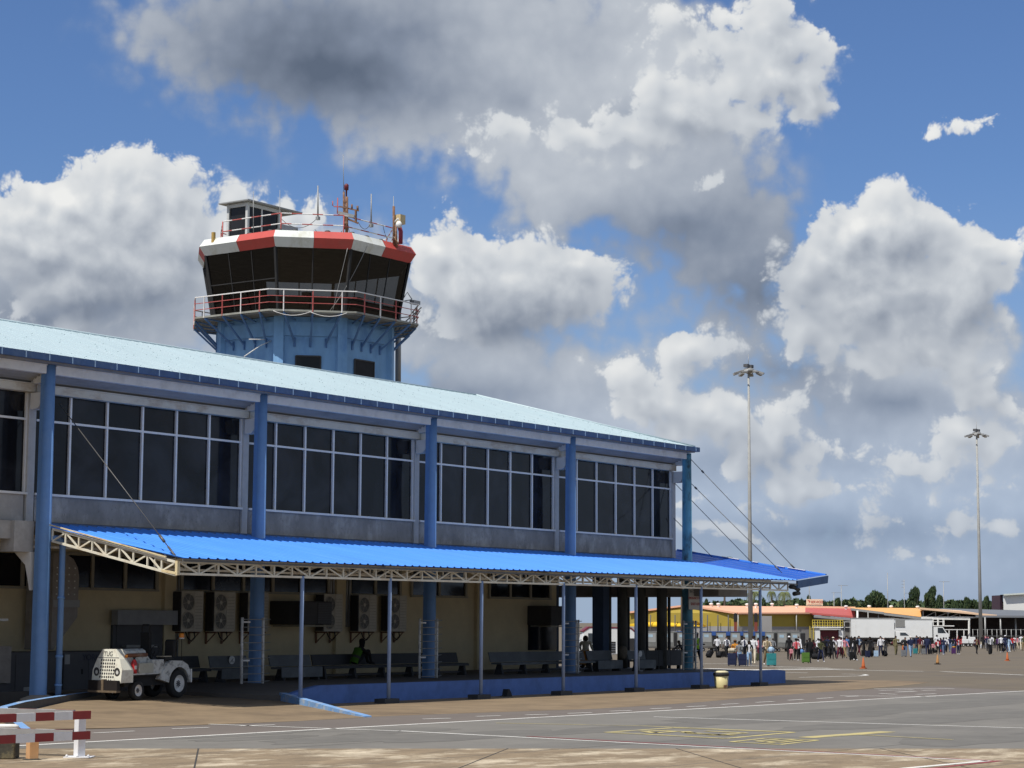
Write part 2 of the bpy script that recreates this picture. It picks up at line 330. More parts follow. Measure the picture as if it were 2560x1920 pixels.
m_beamr = mat('beam_rusty', (.60,.56,.46), .75, var=.1, scale=3, stain=(.32,.21,.12), sscale=1.3, samt=.75, stretch=(.5,1,1))
m_frame = mat('window_frame', (.76,.74,.70), .5, var=.05, scale=4, stain=(.60,.58,.54), sscale=2, samt=.4)
m_pil = mat('pilaster_grey', (.52,.50,.46), .75, var=.08, scale=3, stain=(.38,.38,.37), sscale=2, samt=.5)
m_spand = mat('spandrel_grey', (.255,.24,.215), .85, var=.28, scale=1.1, stain=(.46,.435,.39), sscale=.8, samt=.8, speck=(.17,.16,.145), bump=.1, bscale=20, stretch=(1.3,1,.8))
m_spand2 = mat('spandrel_lighter', (.38,.36,.33), .85, var=.2, scale=1.0, stain=(.50,.48,.45), sscale=1.0, samt=.7)
m_corr = mat('soffit_sheet', (.26,.255,.245), .7, var=.15, scale=1.5, stain=(.14,.14,.14), sscale=1.2, samt=.6, stretch=(.4,1,2))
m_dark = mat('dark_interior', (.02,.02,.022), .9, var=.2)
m_glass = glassy('dark_window_glass', (.009,.009,.010), .07, .24)
m_glassg = glassy('black_window_glass', (.006,.006,.008), .1, .4)
m_beige = mat('wall_beige', (.66,.55,.34), .85, var=.07, scale=1.2, stain=(.52,.42,.25), sscale=.5, samt=.5, bump=.08, bscale=30)
m_gfr = mat('frame_beige', (.36,.32,.24), .7, var=.08, scale=3)
m_soff = mat('slab_soffit', (.26,.24,.21), .9, var=.15)
m_truss = mat('truss_cream', (.72,.68,.56), .6, var=.06, scale=4, stain=(.40,.24,.10), sscale=1.4, samt=.45)
m_trussr = mat('truss_cream_rusty', (.72,.60,.36), .6, var=.08, scale=4, stain=(.36,.17,.05), sscale=2.0, samt=.8)
m_post = mat('post_blue', (.24,.32,.48), .6, var=.1, scale=3, stain=(.22,.29,.40), sscale=2.5, samt=.6)
m_black = mat('black_rubber', (.018,.018,.018), .8, var=.2)
m_steel = mat('galvanised_steel', (.33,.33,.32), .5, metal=.3, var=.12, scale=6, stain=(.22,.21,.19), sscale=3, samt=.5)
m_rope = mat('steel_cable', (.12,.115,.11), .5, metal=.4, var=.1)
m_cond = mat('condenser_cream', (.58,.53,.43), .6, var=.08, scale=3, stain=(.30,.26,.20), sscale=1.4, samt=.5)
m_grill = mat('dark_grille', (.045,.042,.04), .6, var=.2, scale=8)
m_cab = mat('cabinet_dark_grey', (.085,.085,.09), .6, var=.1, scale=2, stain=(.055,.055,.06), sscale=.8, samt=.5)
m_duct = mat('duct_metal', (.30,.27,.24), .6, metal=.2, var=.12, scale=5, stain=(.20,.18,.16), sscale=2, samt=.5, bump=.1, bscale=18)
m_bench = mat('bench_grey', (.115,.125,.13), .75, var=.15, scale=3, stain=(.17,.18,.18), sscale=1.6, samt=.6)
m_benchd = mat('bench_dark', (.04,.042,.045), .75, var=.15, scale=3)
m_paper = mat('paper_white', (.6,.6,.58), .7, var=.05)
m_pipew = mat('pipe_pale', (.74,.73,.70), .6, var=.1, scale=4, stain=(.26,.24,.22), sscale=3, samt=.6)

# ================================================================== ground and markings
def ground_sheet(name, pts, m, dz, step=None, kind='structure', uv=None):
    """flat sheet following the apron; pts = outline in world XY"""
    bm = bmesh.new()
    vs = [bm.verts.new((p[0], p[1], 0)) for p in pts]
    f = bm.faces.new(vs); bmesh.ops.triangulate(bm, faces=[f])
    if step:
        for _ in range(9):
            es = [e for e in bm.edges if e.calc_length() > step]
            if not es: break
            bmesh.ops.subdivide_edges(bm, edges=es, cuts=1); bmesh.ops.triangulate(bm, faces=bm.faces)
    for v in bm.verts: v.co.z = zg(v.co.x, v.co.y)+dz
    me = bpy.data.meshes.new(name); bm.normal_update()
    if sum(f.normal.z for f in bm.faces) < 0: bmesh.ops.reverse_faces(bm, faces=bm.faces)
    bm.to_mesh(me); bm.free(); me.materials.append(m)
    o = bpy.data.objects.new(name, me); COL.objects.link(o)
    if kind: o['kind'] = kind
    return o
# base apron out to the horizon: strips across the view, fine where the ground bends
mb = MB()
Ds = [-60, 0, 30, 60, 90]+list(range(100, 211, 5))+[300, 600, 1500, 5000, 12000]
Rs = [-6000, -1500, -400, -120, -60, 0, 60, 120, 400, 1500, 6000]
for i in range(len(Ds)-1):
    for j in range(len(Rs)-1):
        q = [fr(Rs[j], Ds[i]), fr(Rs[j+1], Ds[i]), fr(Rs[j+1], Ds[i+1]), fr(Rs[j], Ds[i+1])]
        mb.face([(p.x, p.y, zg(p.x, p.y)) for p in q])
tag(mb.build('apron_ground', m_tarmac), kind='structure')
def gl(x, y): p = G(x, y); return Vector((p.x, p.y))
def ext(a, b, t):  # point beyond b on line ab
    d = (b-a).normalized(); return b+d*t
# solid white edge line of the service road
la, lb = gl(36, 1866), gl(2560, 1728)
L0, L1 = ext(lb, la, 14), ext(la, lb, 90)
na, nb = gl(100, 1872), gl(2560, 1872)      # joint between asphalt and pale concrete
N0, N1 = ext(nb, na, 60), ext(na, nb, 120)
ground_sheet('asphalt_apron', [L0, N0, N1, L1], m_asphalt, .004, 12)
back0, back1 = ext(na, N0, 0)+Vector((-40, -40)), N1+Vector((40, -80))
print('NN', N0, N1, L0, L1)
ground_sheet('concrete_apron', [N0, Vector((-60, -30)), Vector((60, -70)), N1], m_conc, .005)
tb = [gl(217, 1822), gl(474, 1812), gl(700, 1803), gl(1000, 1789), gl(1494, 1772), gl(1720, 1758), gl(1900, 1742), gl(2100, 1727), gl(2260, 1714), gl(2326, 1706)]
tbl = ext(gl(700, 1803), gl(217, 1822), 50)
top = [gl(2250, 1702), gl(2120, 1700), gl(1960, 1707), Vector((72, 39.5)), Vector((60, 39.6)), Vector((46, 39.6)), Vector((44, 46)), Vector((20, 46)), Vector((0, 40))]
ground_sheet('concrete_strip', [tbl]+tb+top, m_tan, .004)
ground_sheet('service_road', [tbl]+tb[:8]+[gl(2330, 1716), ext(la, lb, 0), lb, la, L0], m_road, .002)
def stripe(a, b, w, m, dz=.010, name='road_marking'):
    a, b = Vector(a), Vector(b); d = (b-a).normalized(); n = Vector((-d.y, d.x))*w/2
    return ground_sheet(name, [a-n, b-n, b+n, a+n], m, dz, 15)
stripe(L0, L1, .16, m_line)
MK = lambda x, y: gl(1000+.7052*x, 1680+.7052*y)
for a, b in (((80,168),(180,165)),((270,158.5),(355,156)),((445,153.5),(525,151)),((595,148),(680,145)),((745,140),(820,137.6)),((888,131.6),(960,128.6)),((1018,124),(1085,121.3)),((1140,116),(1200,113)),((1262,108.5),(1325,105.5)),((1375,101),(1430,98)),((1478,95),(1535,92)),((1580,88.4),(1625,86))):
    stripe(MK(*a), MK(*b), .12, m_line)
for a, b in (((645,1420),(930,1406)),((1190,1391),(1445,1381)),((1660,1370),(1900,1362))):
    stripe(gl(a[0]*.3616, 1320+a[1]*.3616), gl(b[0]*.3616, 1320+b[1]*.3616), .10, m_line)
stripe(MK(900,160), MK(2212,200), .13, m_line)
stripe(MK(-900,178), MK(0,210.5), .11, m_line); stripe(MK(0,210), MK(1050,265), .13, m_line); stripe(MK(1050,265), MK(2080,317), .13, m_line); stripe(MK(2085,316), MK(1780,344), .16, m_line)
stripe(MK(450,229), MK(1050,261.5), .13, m_rline); stripe(MK(1050,261.5), MK(2100,316), .13, m_rline); stripe(MK(2130,316), MK(1880,344), .14, m_rline)
stripe(MK(340,182), MK(860,192), .10, m_yline); stripe(MK(860,192), MK(1395,214.5), .12, m_yline)
def ring(pts, w, m):
    for i in range(len(pts)): stripe(pts[i], pts[(i+1)%len(pts)], w, m, dz=.010+.0015*(i%2))
ring([MK(730,215), MK(968,199), MK(1395,215), MK(1155,237)], .17, m_yline)
for a, b in (((860,211),(960,209)),((860,211),(905,218)),((905,218),(985,211)),((1010,212),(1040,220)),((1040,220),(1190,226)),((1085,211),(1225,218)),((1225,218),(1100,226)),((1160,226),(1000,215))):
    stripe(MK(*a), MK(*b), .22, m_yline, dz=.0135)
ring([MK(1172,249), MK(1297,236), MK(1482,243), MK(1345,259)], .12, m_yline)
for a, b in (((1260,247),(1345,240)),((1300,250),(1400,241)),((1345,252),(1430,243.5)),((1270,247.5),(1330,254))):
    stripe(MK(*a), MK(*b), .14, m_yline, dz=.0135)
stripe(MK(1438,234), MK(1730,212.5), .42, m_yline); stripe(MK(1630,224), MK(1960,242), .10, m_yline, dz=.0135)
for a, b in (((1680,60),(1965,60)),((1700,66),(1820,64)),((1560,85),(1900,88)),((1760,72),(1830,69)),((1850,66),(1900,65)),((1700,77),(1760,80)),((1830,80),(1900,78))):
    stripe(MK(*a), MK(*b), .16, m_line)
CK = lambda x, y: gl(1700+x/2.572, 1400+y/2.572)
for a, b, w in (((140,668),(420,668),.5),((420,680),(960,696),.35),((160,698),(620,712),.8),((240,708),(1000,704),.9),((620,696),(1120,704),.5),((1000,707),(1565,717),.35),((1680,718),(2212,741),.3),((770,756),(1150,747),.22),((1150,747),(1205,742),.2),((1205,742),(1180,737),.2),((1180,737),(1040,734),.18),((560,722),(820,727),.25)):
    stripe(CK(*a), CK(*b), w, m_line, dz=.010+.0012*(int(a[0])%3))
m_seam = mat('asphalt_seam', (.115,.107,.095), .95, var=.2, scale=2); m_patch = mat('asphalt_patch', (.145,.136,.120), .95, var=.15, scale=1.2, stain=(.12,.112,.10), sscale=.5, samt=.5)
dL = (L1-L0).normalized(); nL = Vector((-dL.y, dL.x)); nL = nL if nL.dot(Vector((FH.x, FH.y))) < 0 else -nL
for k in range(1, 5): stripe(L0+nL*4.1*k+dL*12, L1+nL*4.1*k, .035, m_seam, dz=.006, name='pavement_seam')
rp_ = random.Random(4)
for (px, py, a, b) in ((1180,1840,3.2,1.0),(1560,1822,4.5,.8),(860,1848,2.4,.9),(2000,1790,6,1.6),(2330,1800,7,1.2),(2420,1850,3,1.2),(640,1846,1.8,.55),(600,1838,2.2,.35),(2250,1770,9,1.4),(1000,1830,2.0,.5)):  # darker stains; the two at near left paint in cast shadow streaks
    c = gl(px, py); pts = []
    for k in range(18):
        t = 2*math.pi*k/18; r = rp_.uniform(.8,1.15); pts.append(c+dL*a*math.cos(t)*r+nL*b*math.sin(t)*r)
    ground_sheet('pavement_stain_shade', pts, m_patch, .0065+.0003*rp_.random())
# expansion joints in the pale concrete
m_joint = mat('joint_tar', (.05,.045,.04), .9)
for (a, b) in (((496,1872),(486,1920)),((1690,1872),(1850,1920)),((1270,1872),(1150,1920)),((2200,1872),(2420,1920))):
    stripe(gl(*a), ext(gl(*a), gl(*b), 6), .03, m_joint, name='concrete_joint', dz=.008)

# ramp up to the platform, seen under the tug
def ramp_z(X, Y): return max(.0, .021*(Y-33.4))
mb = MB()
xs = [28+ i*1.3 for i in range(14)]; ys = [34+i*1.0 for i in range(15)]
kl = lambda Y: 33.4+(Y-38.4)*(8.2/5.7) if Y > 38.4 else 30.6+(Y-34.4)*(2.8/4.0)     # left kerb X at Y
kr = lambda Y: 40.4+(Y-32.8)*(3.9/6.3) if Y < 39.1 else 44.4
ys = [32.9+.8*i for i in range(21)]
for i in range(len(ys)-1):
    for j in range(10):
        def P(Y, t):
            a = min(kl(Y), 41.6)-.05; b = kr(min(Y, 39.1))+.05
            if Y < 34: a = 30.6+(34-Y)*6
            X = a+(b-a)*t; return (X, Y, ramp_z(X, Y)+.006)
        mb.face([P(ys[i], j/10), P(ys[i], (j+1)/10), P(ys[i+1], (j+1)/10), P(ys[i+1], j/10)])
tag(mb.build('ramp', m_tan), kind='structure')

# blue kerbs of the ramp
def kerb(name, pts, tops, w, m, side=None):
    mb = MB()
    for i in range(len(pts)-1):
        a, b = Vector(pts[i]), Vector(pts[i+1]); d = (b-a).normalized(); n = Vector((-d.y, d.x))*w
        mb.hexa([(a.x,a.y,-.05),(b.x,b.y,-.05),(b.x+n.x,b.y+n.y,-.05),(a.x+n.x,a.y+n.y,-.05),(a.x,a.y,tops[i]),(b.x,b.y,tops[i+1]),(b.x+n.x,b.y+n.y,tops[i+1]),(a.x+n.x,a.y+n.y,tops[i])])
    if side: mb.mi = [1,0,1,1,1,1]*(len(pts)-1)
    return tag(mb.build(name, [m, side] if side else m), kind='structure')
kerb('kerb', [(30.6,34.4),(32.2,36.7),(33.4,38.4),(35.04,39.6),(37.0,41.0),(39.2,42.5),(41.7,44.1),(44.0,46.2)], [.05,.16,.32,.36,.36,.36,.36,.36], .2, m_kerb, mat('kerb_bare_shaded', (.085,.08,.075), .9, var=.2, scale=3))  # sides: bare concrete with their shade put into the dark colour
kerb('kerb', [(40.4,32.85),(41.6,34.8),(43.0,37.0),(44.5,39.35)], [.04,.13,.24,.36], .2, m_kerb)

# ================================================================== terminal building
T = thing('terminal_building', 'long two storey terminal with pale cyan roof, dark window band and beige ground floor', 'building', (38.5, 43, 0))
def part(mb, name, m, par=T, **k):
    o = mb.build(name, m, None, **k); o.parent = par; 
    p = par; off = Vector((0,0,0))
    while p: off += p.location; p = p.parent
    o.location = -off if not k.get('loc') else Vector(k['loc'])-off
    return o
CX = [29.77+8.745*i for i in range(6)]      # bay lines (column lines)
XR = 73.35; X0 = 20.0
# hip roof with fine sheet ribs
mb = MB(); ez, rz_, ry, rx = 9.68, 11.62, 49.1, 66.85
mb.face([(X0,42.6,ez),(XR+.1,42.6,ez),(rx,ry,rz_),(X0,ry,rz_)]); mb.face([(XR+.1,42.6,ez),(XR+.1,55.6,ez),(rx,ry,rz_)])
mb.face([(XR+.1,55.6,ez),(X0,55.6,ez),(X0,ry,rz_),(rx,ry,rz_)])
mb.face([(X0,42.6,ez-.06),(XR+.1,42.6,ez-.06),(XR+.1,55.6,ez-.06),(X0,55.6,ez-.06)])
n = int((XR-X0)/.38)
for i in range(n):
    x = X0+.38*i+.1; t = min(1, (XR+.1-x)/(XR+.1-rx)); yb = 42.6+(ry-42.6)*t; zb = ez+(rz_-ez)*t
    mb.bar((x,42.6,ez+.004), (x,yb,zb+.004), .03, .014)
part(mb, 'roof', m_roofc, fix=False)
random.seed(3)
mb = MB()                                       # roofing screws and grime marks
for i in range(520):
    x = X0+8+.38*random.randint(0, 118)+.1; t = random.random(); lim = min(1, (XR-x)/(XR-rx)); t *= lim
    p = Vector((x, 42.6+(ry-42.6)*t, ez+(rz_-ez)*t+.02)); s = random.choice((.007,.009,.012))
    mb.box(p.x-s, p.x+s, p.y-s, p.y+s, p.z, p.z+.012)
o = part(mb, 'roof_screws', mat('screw_grey', (.22,.30,.32), .7)); o['kind'] = 'stuff'
mb = MB(); mb.tube([(X0,ry,rz_),(rx,ry,rz_)], .055, 8); mb.tube([(rx,ry,rz_),(XR+.1,42.6,ez+.01)], .055, 8); part(mb, 'ridge_cap', m_roofc)
# gutter
mb = MB(); mb.box(X0, XR+.18, 42.48, 42.60, 9.48, 9.665); part(mb, 'gutter', m_gut)
for i in range(10, 64):
    x = X0+.4+.84*i
    if x < XR: mb = MB(); mb.box(x-.012, x+.012, 42.462, 42.479, 9.475, 9.67); part(mb, 'gutter_clip', mat('clip_blue', (.25,.36,.50), .6))
mb = MB(); mb.box(X0, XR+.1, 42.61, 55.5, 9.44, 9.50); part(mb, 'eaves_board', m_soff)
mb = MB(); mb.box(XR+.18, XR+.30, 42.48, 55.7, 9.48, 9.665); part(mb, 'gutter', m_gut)
# second floor slab and ground floor ceiling
mb = MB(); mb.box(X0, 73.2, 43.95, 55.2, 5.0, 5.12); part(mb, 'floor_slab', m_soff)
# back and end walls of the upper floor
mb = MB(); mb.box(X0, 73.2, 55.0, 55.2, 5.12, 9.44); mb.box(73.15, 73.35, 43.95, 55.2, 5.12, 5.85); mb.box(73.15, 73.35, 43.95, 55.2, 8.7, 9.44); mb.box(X0, 73.1, 43.98, 54.9, 5.13, 5.16); part(mb, 'wall', m_spand)
mb = MB(); mb.box(73.2, 73.24, 44.0, 55.0, 5.85, 8.7); w_ = part(mb, 'window', m_glass)
mb = MB()
for y in [44.0+1.4*i for i in range(9)]: mb.box(73.241, 73.30, y-.04, y+.04, 5.85, 8.7)
mb.box(73.241, 73.29, 44, 55, 7.93, 8.0); part(mb, 'frame', m_frame, w_)
for b in range(5):
    a, c = CX[b], CX[b+1]
    if b == 0: a = X0
    m1, m2, m3 = (m_beam, m_beamr, m_frame)
    # pale fascia beam between the columns
    mb = MB(); mb.box(a+.17, c-.17, 42.93, 43.12, 9.18, 9.40); mb.box(a+.17, c-.17, 42.90, 43.15, 9.402, 9.435); part(mb, 'fascia_beam', m_beam)
    # corrugated soffit rising from the lower beam
    mb = MB(); ysn = 9
    pr = [(43.66-.54*k/8, 8.96+.22*k/8+(.075 if k%2 else 0)) for k in range(9)]
    for (y0, z0), (y1, z1) in zip(pr, pr[1:]): mb.face([(a,y0,z0),(c,y0,z0),(c,y1,z1),(a,y1,z1)])
    mb.face([(a,43.13,9.185),(c,43.13,9.185),(c,43.13,9.42),(a,43.13,9.42)])
    part(mb, 'soffit_panel', m_corr)
    mb = MB(); mb.box(a+.02, c-.02, 43.52, 43.80, 8.71, 8.92); mb.box(a+.02, c-.02, 43.48, 43.82, 8.922, 8.952); part(mb, 'lintel_beam', m_beamr)
    # strip window
    wa, wc = (a+.3, c-.03) if b else (a, c-.03)
    mb = MB(); mb.box(a+.27 if b else a, c-.1, 43.80, 43.84, 5.86, 8.71)
    win = part(mb, 'window', m_glass)
    mb = MB()
    x = c-.12
    k = 0
    while x > a+.5:
        mb.box(x-.034, x+.034, 43.73, 43.799, 5.92, 8.70); x = (c-.13)-1.42*(k+1); k += 1
    mb.box(a+.25, c-.07, 43.735, 43.798, 7.93, 7.99); mb.box(a+.22, c-.06, 43.66, 43.797, 5.85, 5.915); part(mb, 'frame', m_frame if b else m_beam, win)
    # concrete spandrel
    mb = MB(); mb.box(a+.24 if b else a, c-.16, 43.72, 43.93, 5.12, 5.845); part(mb, 'spandrel', m_spand if b else m_spand2)
    # pilaster behind the column with its curved bracket
    mb = MB(); mb.box(c-.08, c+.18, 43.685, 43.95, 5.10, 8.70); part(mb, 'pilaster', m_pil)
    for (zt, hh) in ((8.68, .46), (9.18, .24)):
        poly = [(c, 43.6, zt), (c, 43.12, zt), (c, 43.12, zt-.10)]
        for k in range(7):
            t = math.pi/2*k/6; poly.append((c, 43.42-.30*math.cos(t)*1.0, zt-hh+(hh-.10)*(1-math.sin(t))))
        poly += [(c, 43.6, zt-hh)]
        poly = poly if zt < 9 else [(c,43.6,zt),(c,43.12,zt),(c,43.12,zt-hh),(c,43.6,zt-hh)]
        mb = MB(); mb.prism([Vector(q)-Vector((.13,0,0)) for q in poly], (.30,0,0)); part(mb, 'bracket', m_beam)
# round columns on the bay lines: flat flanks and a rounded front
def column_mesh(x, y, z0, z1, r0, r1, m, name='column', par=T):
    mb = MB(); rows = []
    for z, r in ((z0, r0), (z1, r1)):
        ring_ = [(x+r, y+r*.9, z), (x-r, y+r*.9, z)]
        for k in range(13):
            t = math.pi+math.pi*k/12; ring_.append((x+r*math.cos(t), y+r*math.sin(t), z))
        rows.append(ring_)
    n = len(rows[0])
    i0 = len(mb.v); mb.v += rows[0]+rows[1]
    for j in range(n):
        mb.f.append((i0+j, i0+(j+1)%n, i0+n+(j+1)%n, i0+n+j)); mb.mi.append(0); mb.sm.append(2 <= j < n-1)
    mb.f.append(tuple(range(i0+n, i0+2*n))); mb.mi.append(0); mb.sm.append(False)
    return part(mb, name, m, par)
for b in range(6):
    column_mesh(CX[b], 43.0, .25 if b < 2 else .45, 9.43, .20, .165, m_colw if b == 5 else m_colb)
# open colonnade at the far end
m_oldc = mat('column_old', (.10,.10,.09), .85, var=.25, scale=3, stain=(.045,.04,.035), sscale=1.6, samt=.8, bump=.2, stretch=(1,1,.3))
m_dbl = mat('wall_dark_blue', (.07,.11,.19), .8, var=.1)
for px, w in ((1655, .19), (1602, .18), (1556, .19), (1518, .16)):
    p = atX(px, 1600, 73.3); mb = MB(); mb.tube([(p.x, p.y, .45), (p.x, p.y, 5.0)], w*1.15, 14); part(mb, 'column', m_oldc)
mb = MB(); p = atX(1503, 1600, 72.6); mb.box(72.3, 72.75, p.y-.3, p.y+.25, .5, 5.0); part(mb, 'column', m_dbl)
mb = MB(); a_ = atY(1396, 1560, 48.5); mb.box(71.9, 72.25, 48.6, 55.1, .45, 5.0); mb.box(65.5, 72.2, 54.9, 55.1, .45, 5.0); part(mb, 'wall', mat('wall_dark_blue_grey', (.05,.07,.11), .8))  # dark blue grey wall beyond the beige one
for px in (1571, 1617, 1673):
    p = atX(px, 1600, 75.6); mb = MB(); mb.tube([(p.x, p.y, 0), (p.x, p.y, 4.3)], .07, 8); part(mb, 'end_post', m_benchd)
# ground floor wall, windows, pilasters
YW = 48.5
mb = MB(); mb.box(X0, 71.9, YW, YW+.2, .2, 5.0); part(mb, 'ground_wall', m_beige)
bounds = [(20,38.6), (39.7,48.3), (49.45,57.0), (58.2,61.2), (61.9,65.4), (67.0,71.35)]
for i, (a, c) in enumerate(bounds):
    mb = MB(); mb.box(a, c, YW-.03, YW-.005, 3.42, 4.42); w_ = part(mb, 'window', m_glassg)
    mb = MB(); k = max(2, round((c-a)/1.42))
    for j in range(k+1):
        x = a+(c-a)*j/k; mb.box(x-.06, x+.06, YW-.09, YW-.031, 3.40, 4.44)
    mb.box(a-.05, c+.05, YW-.13, YW-.032, 3.335, 3.399); mb.box(a-.05, c+.05, YW-.10, YW-.033, 4.441, 4.52); part(mb, 'frame', m_gfr, w_)
for x in (39.1, 48.85, 57.6, 66.3):
    mb = MB(); mb.box(x-.26, x+.26, YW-.16, YW-.001, .3, 5.0); part(mb, 'pilaster', m_beige)
mb = MB(); mb.tube([(X0, 45.2, 4.50), (71, 45.2, 4.50)], .05, 6); mb.tube([(X0, 45.6, 4.72), (71, 45.6, 4.72)], .06, 6); part(mb, 'service_pipe', m_pipew)
# conduits by the second and third bays
mb = MB()
for x in (49.2, 49.32): mb.tube([(x, YW-.06, .6), (x, YW-.06, 4.9)], .035, 6)
for x in (57.1, 57.25, 58.0, 58.15): mb.tube([(x, YW-.08, 2.2), (x, YW-.08, 4.9)], .045, 6)
part(mb, 'conduit', m_steel)
# serving hatch with dark opening
mb = MB(); mb.box(69.8, 71.9-.02, YW-.04, YW-.006, 1.25, 2.40); w_ = part(mb, 'hatch', m_glassg)
mb = MB(); mb.box(69.75, 71.89, YW-.07, YW-.041, 2.33, 2.40); part(mb, 'frame', m_gfr, w_)
# roller shutter with its housing
mb = MB(); mb.box(46.35, 48.75, YW-.10, YW-.006, .45, 2.25)
for k in range(14): mb.box(46.5, 48.55, YW-.125, YW-.101, 1.35+.075*k-.02, 1.35+.075*k+.035)
sh = part(mb, 'roller_shutter', m_cab)
mb = MB(); mb.box(46.25, 48.95, YW-.42, YW-.127, 2.25, 2.72); part(mb, 'shutter_housing', mat('housing_grey', (.30,.30,.30), .6), sh)
mb = MB(); mb.box(46.75, 48.15, YW-.32, YW-.126, 1.52, 1.60); part(mb, 'shelf', m_steel, sh)
# left of the first column: slab beam, block and curved bracket under the upper floor
mb = MB(); mb.box(X0, 38.0, 43.5, 43.7, 4.60, 5.10); part(mb, 'slab_beam', m_spand2)
mb = MB(); mb.box(37.75, 38.45, 43.35, 43.9, 4.25, 5.10); part(mb, 'column_head', m_spand2)
mb = MB(); poly = [(38.30,43.3,4.25),(38.30,43.95,4.25),(38.30,43.5,3.9),(38.30,43.35,3.4),(38.30,43.3,3.2)]; mb.prism(poly, (.16,0,0)); part(mb, 'bracket', m_beam)
# foot of the first column and its rain pipe
mb = MB(); mb.lathe((38.52,43,0), [(.55,.18),(.5,.26),(.24,.36)], 16); part(mb, 'column_foot', mat('concrete_foot', (.26,.23,.19), .9))
mb = MB(); e = Vector((38.92, 42.72, 0))
mb.tube([(38.62,42.82,4.62),(38.80,42.76,4.64),(38.90,42.72,4.58),(38.93,42.71,4.45),(38.93,42.71,.3)], .085, 10)
for z in (3.0, 1.4, .62): mb.tube([(38.93,42.71,z-.03),(38.93,42.71,z+.03)], .105, 10)
part(mb, 'rain_pipe', m_colb)
# platform edge and floor
mb = MB()
prof = [(44.3,.30),(45.0,.44),(45.7,.54),(74.0,.55),(74.6,.50)]
for (x0, z0), (x1, z1) in zip(prof, prof[1:]):
    mb.hexa([(x0,39.1,-.1),(x1,39.1,-.1),(x1,39.3,-.1),(x0,39.3,-.1),(x0,39.1,z0),(x1,39.1,z1),(x1,39.3,z1),(x0,39.3,z0)])
mb.box(74.4, 74.6, 39.3, 55, -.6, .50); part(mb, 'platform_edge', m_pbl)
mb = MB(); mb.hexa([(44.25,39.3,-.1),(46.6,39.3,-.1),(46.6,YW,-.1),(44.25,YW,-.1),(44.25,39.3,.28),(46.6,39.3,.5),(46.6,YW,.5),(44.25,YW,.33)]); mb.box(46.6, 74.4, 39.3, 55, -.6, .5); mb.box(X0, 44.25, 46.0, YW, -.1, .33)
part(mb, 'platform_floor', mat('platform_floor', (.13,.115,.10), .85, var=.15, scale=1, stain=(.08,.07,.06), sscale=.4, samt=.5))
# signs on the last column
mb = MB(); mb.box(73.0, 73.95, 42.66, 42.70, 2.95, 3.85); sg = part(mb, 'notice_board', mat('sign_white', (.62,.60,.56), .6, stain=(.45,.43,.40), sscale=3, samt=.4), thing('notice_sign', 'white notice with red lettering fixed to the last column of the terminal', 'sign', (73.5,42.7,3.4)))
SG = sg.parent; m_rtx = mat('text_red', (.42,.04,.03), .7); m_gtx = mat('text_grey', (.20,.22,.22), .7)
for bdy, sz, z, mm in (('IN CASE OF', .17, .24, m_gtx), ('EMERGENCY FUEL', .135, -.02, m_rtx), ('SHUT-OFF', .16, -.27, m_rtx)):
    text('lettering', bdy, sz, mm, SG, (0,-.047,z), (math.pi/2,0,0))

# ================================================================== canopy
K = thing('entrance_canopy', 'long bright blue corrugated canopy on cream lattice trusses and thin blue posts', 'canopy', (38.6, 38, 0))
YF, YB = 37.80, 43.55
zf = lambda X: 4.02+.10*(X-38.6)/34.3     # front edge of the sheet
zb = lambda X: 5.04
def can_z(X, Y): return zf(X)+(zb(X)-zf(X))*(Y-YF)/(YB-YF)
mb = MB(); XA, XB = 38.66, 73.3
# trapezoid ribs along the slope; sheet cut at the valley on the right
x = XA; prof = []
while x < XB:
    prof += [(x,0),(x+.16,0),(x+.185,.032),(x+.245,.032),(x+.27,0)]; x += .35
prof = [q for q in prof if q[0] < XB]+[(XB,0)]
for (x0, d0_), (x1, d1_) in zip(prof, prof[1:]):
    mb.face([(x0,YF,can_z(x0,YF)+d0_),(x1,YF,can_z(x1,YF)+d1_),(x1,YB,can_z(x1,YB)+d1_),(x0,YB,can_z(x0,YB)+d0_)])
mb.face([(XA,YF+.01,can_z(XA,YF)-.02),(XB,YF+.01,can_z(XB,YF)-.02),(XB,YB,can_z(XB,YB)-.02),(XA,YB,can_z(XA,YB)-.02)])
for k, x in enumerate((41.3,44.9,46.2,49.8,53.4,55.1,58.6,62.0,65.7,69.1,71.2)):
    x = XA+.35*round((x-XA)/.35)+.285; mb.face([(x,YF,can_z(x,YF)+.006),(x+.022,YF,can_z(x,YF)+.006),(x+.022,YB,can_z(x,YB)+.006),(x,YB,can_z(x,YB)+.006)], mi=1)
part(mb, 'roof_sheet', [m_can, mat('sheet_lap_line', (.03,.13,.42), .7)], K, fix=False)  # second material: thin darker lines marking the sheet laps
mb = MB(); mb.box(39.2, 73.0, 43.56, 43.715, 4.98, 5.10); mb.box(39.2, 73.0, 43.50, 43.555, 5.03, 5.075); part(mb, 'wall_flashing', m_gut, K)
mb = MB(); mb.box(XA, XB, YF+.03, YF+.07, 3.93, 3.985)
for i in range(5): 
    y = YF+.7+1.1*i; mb.bar((XA, y, can_z(XA,y)-.07), (XB, y, can_z(XB,y)-.07), .06, .09)
part(mb, 'purlin', mat('purlin_dark', (.10,.10,.10), .7), K)
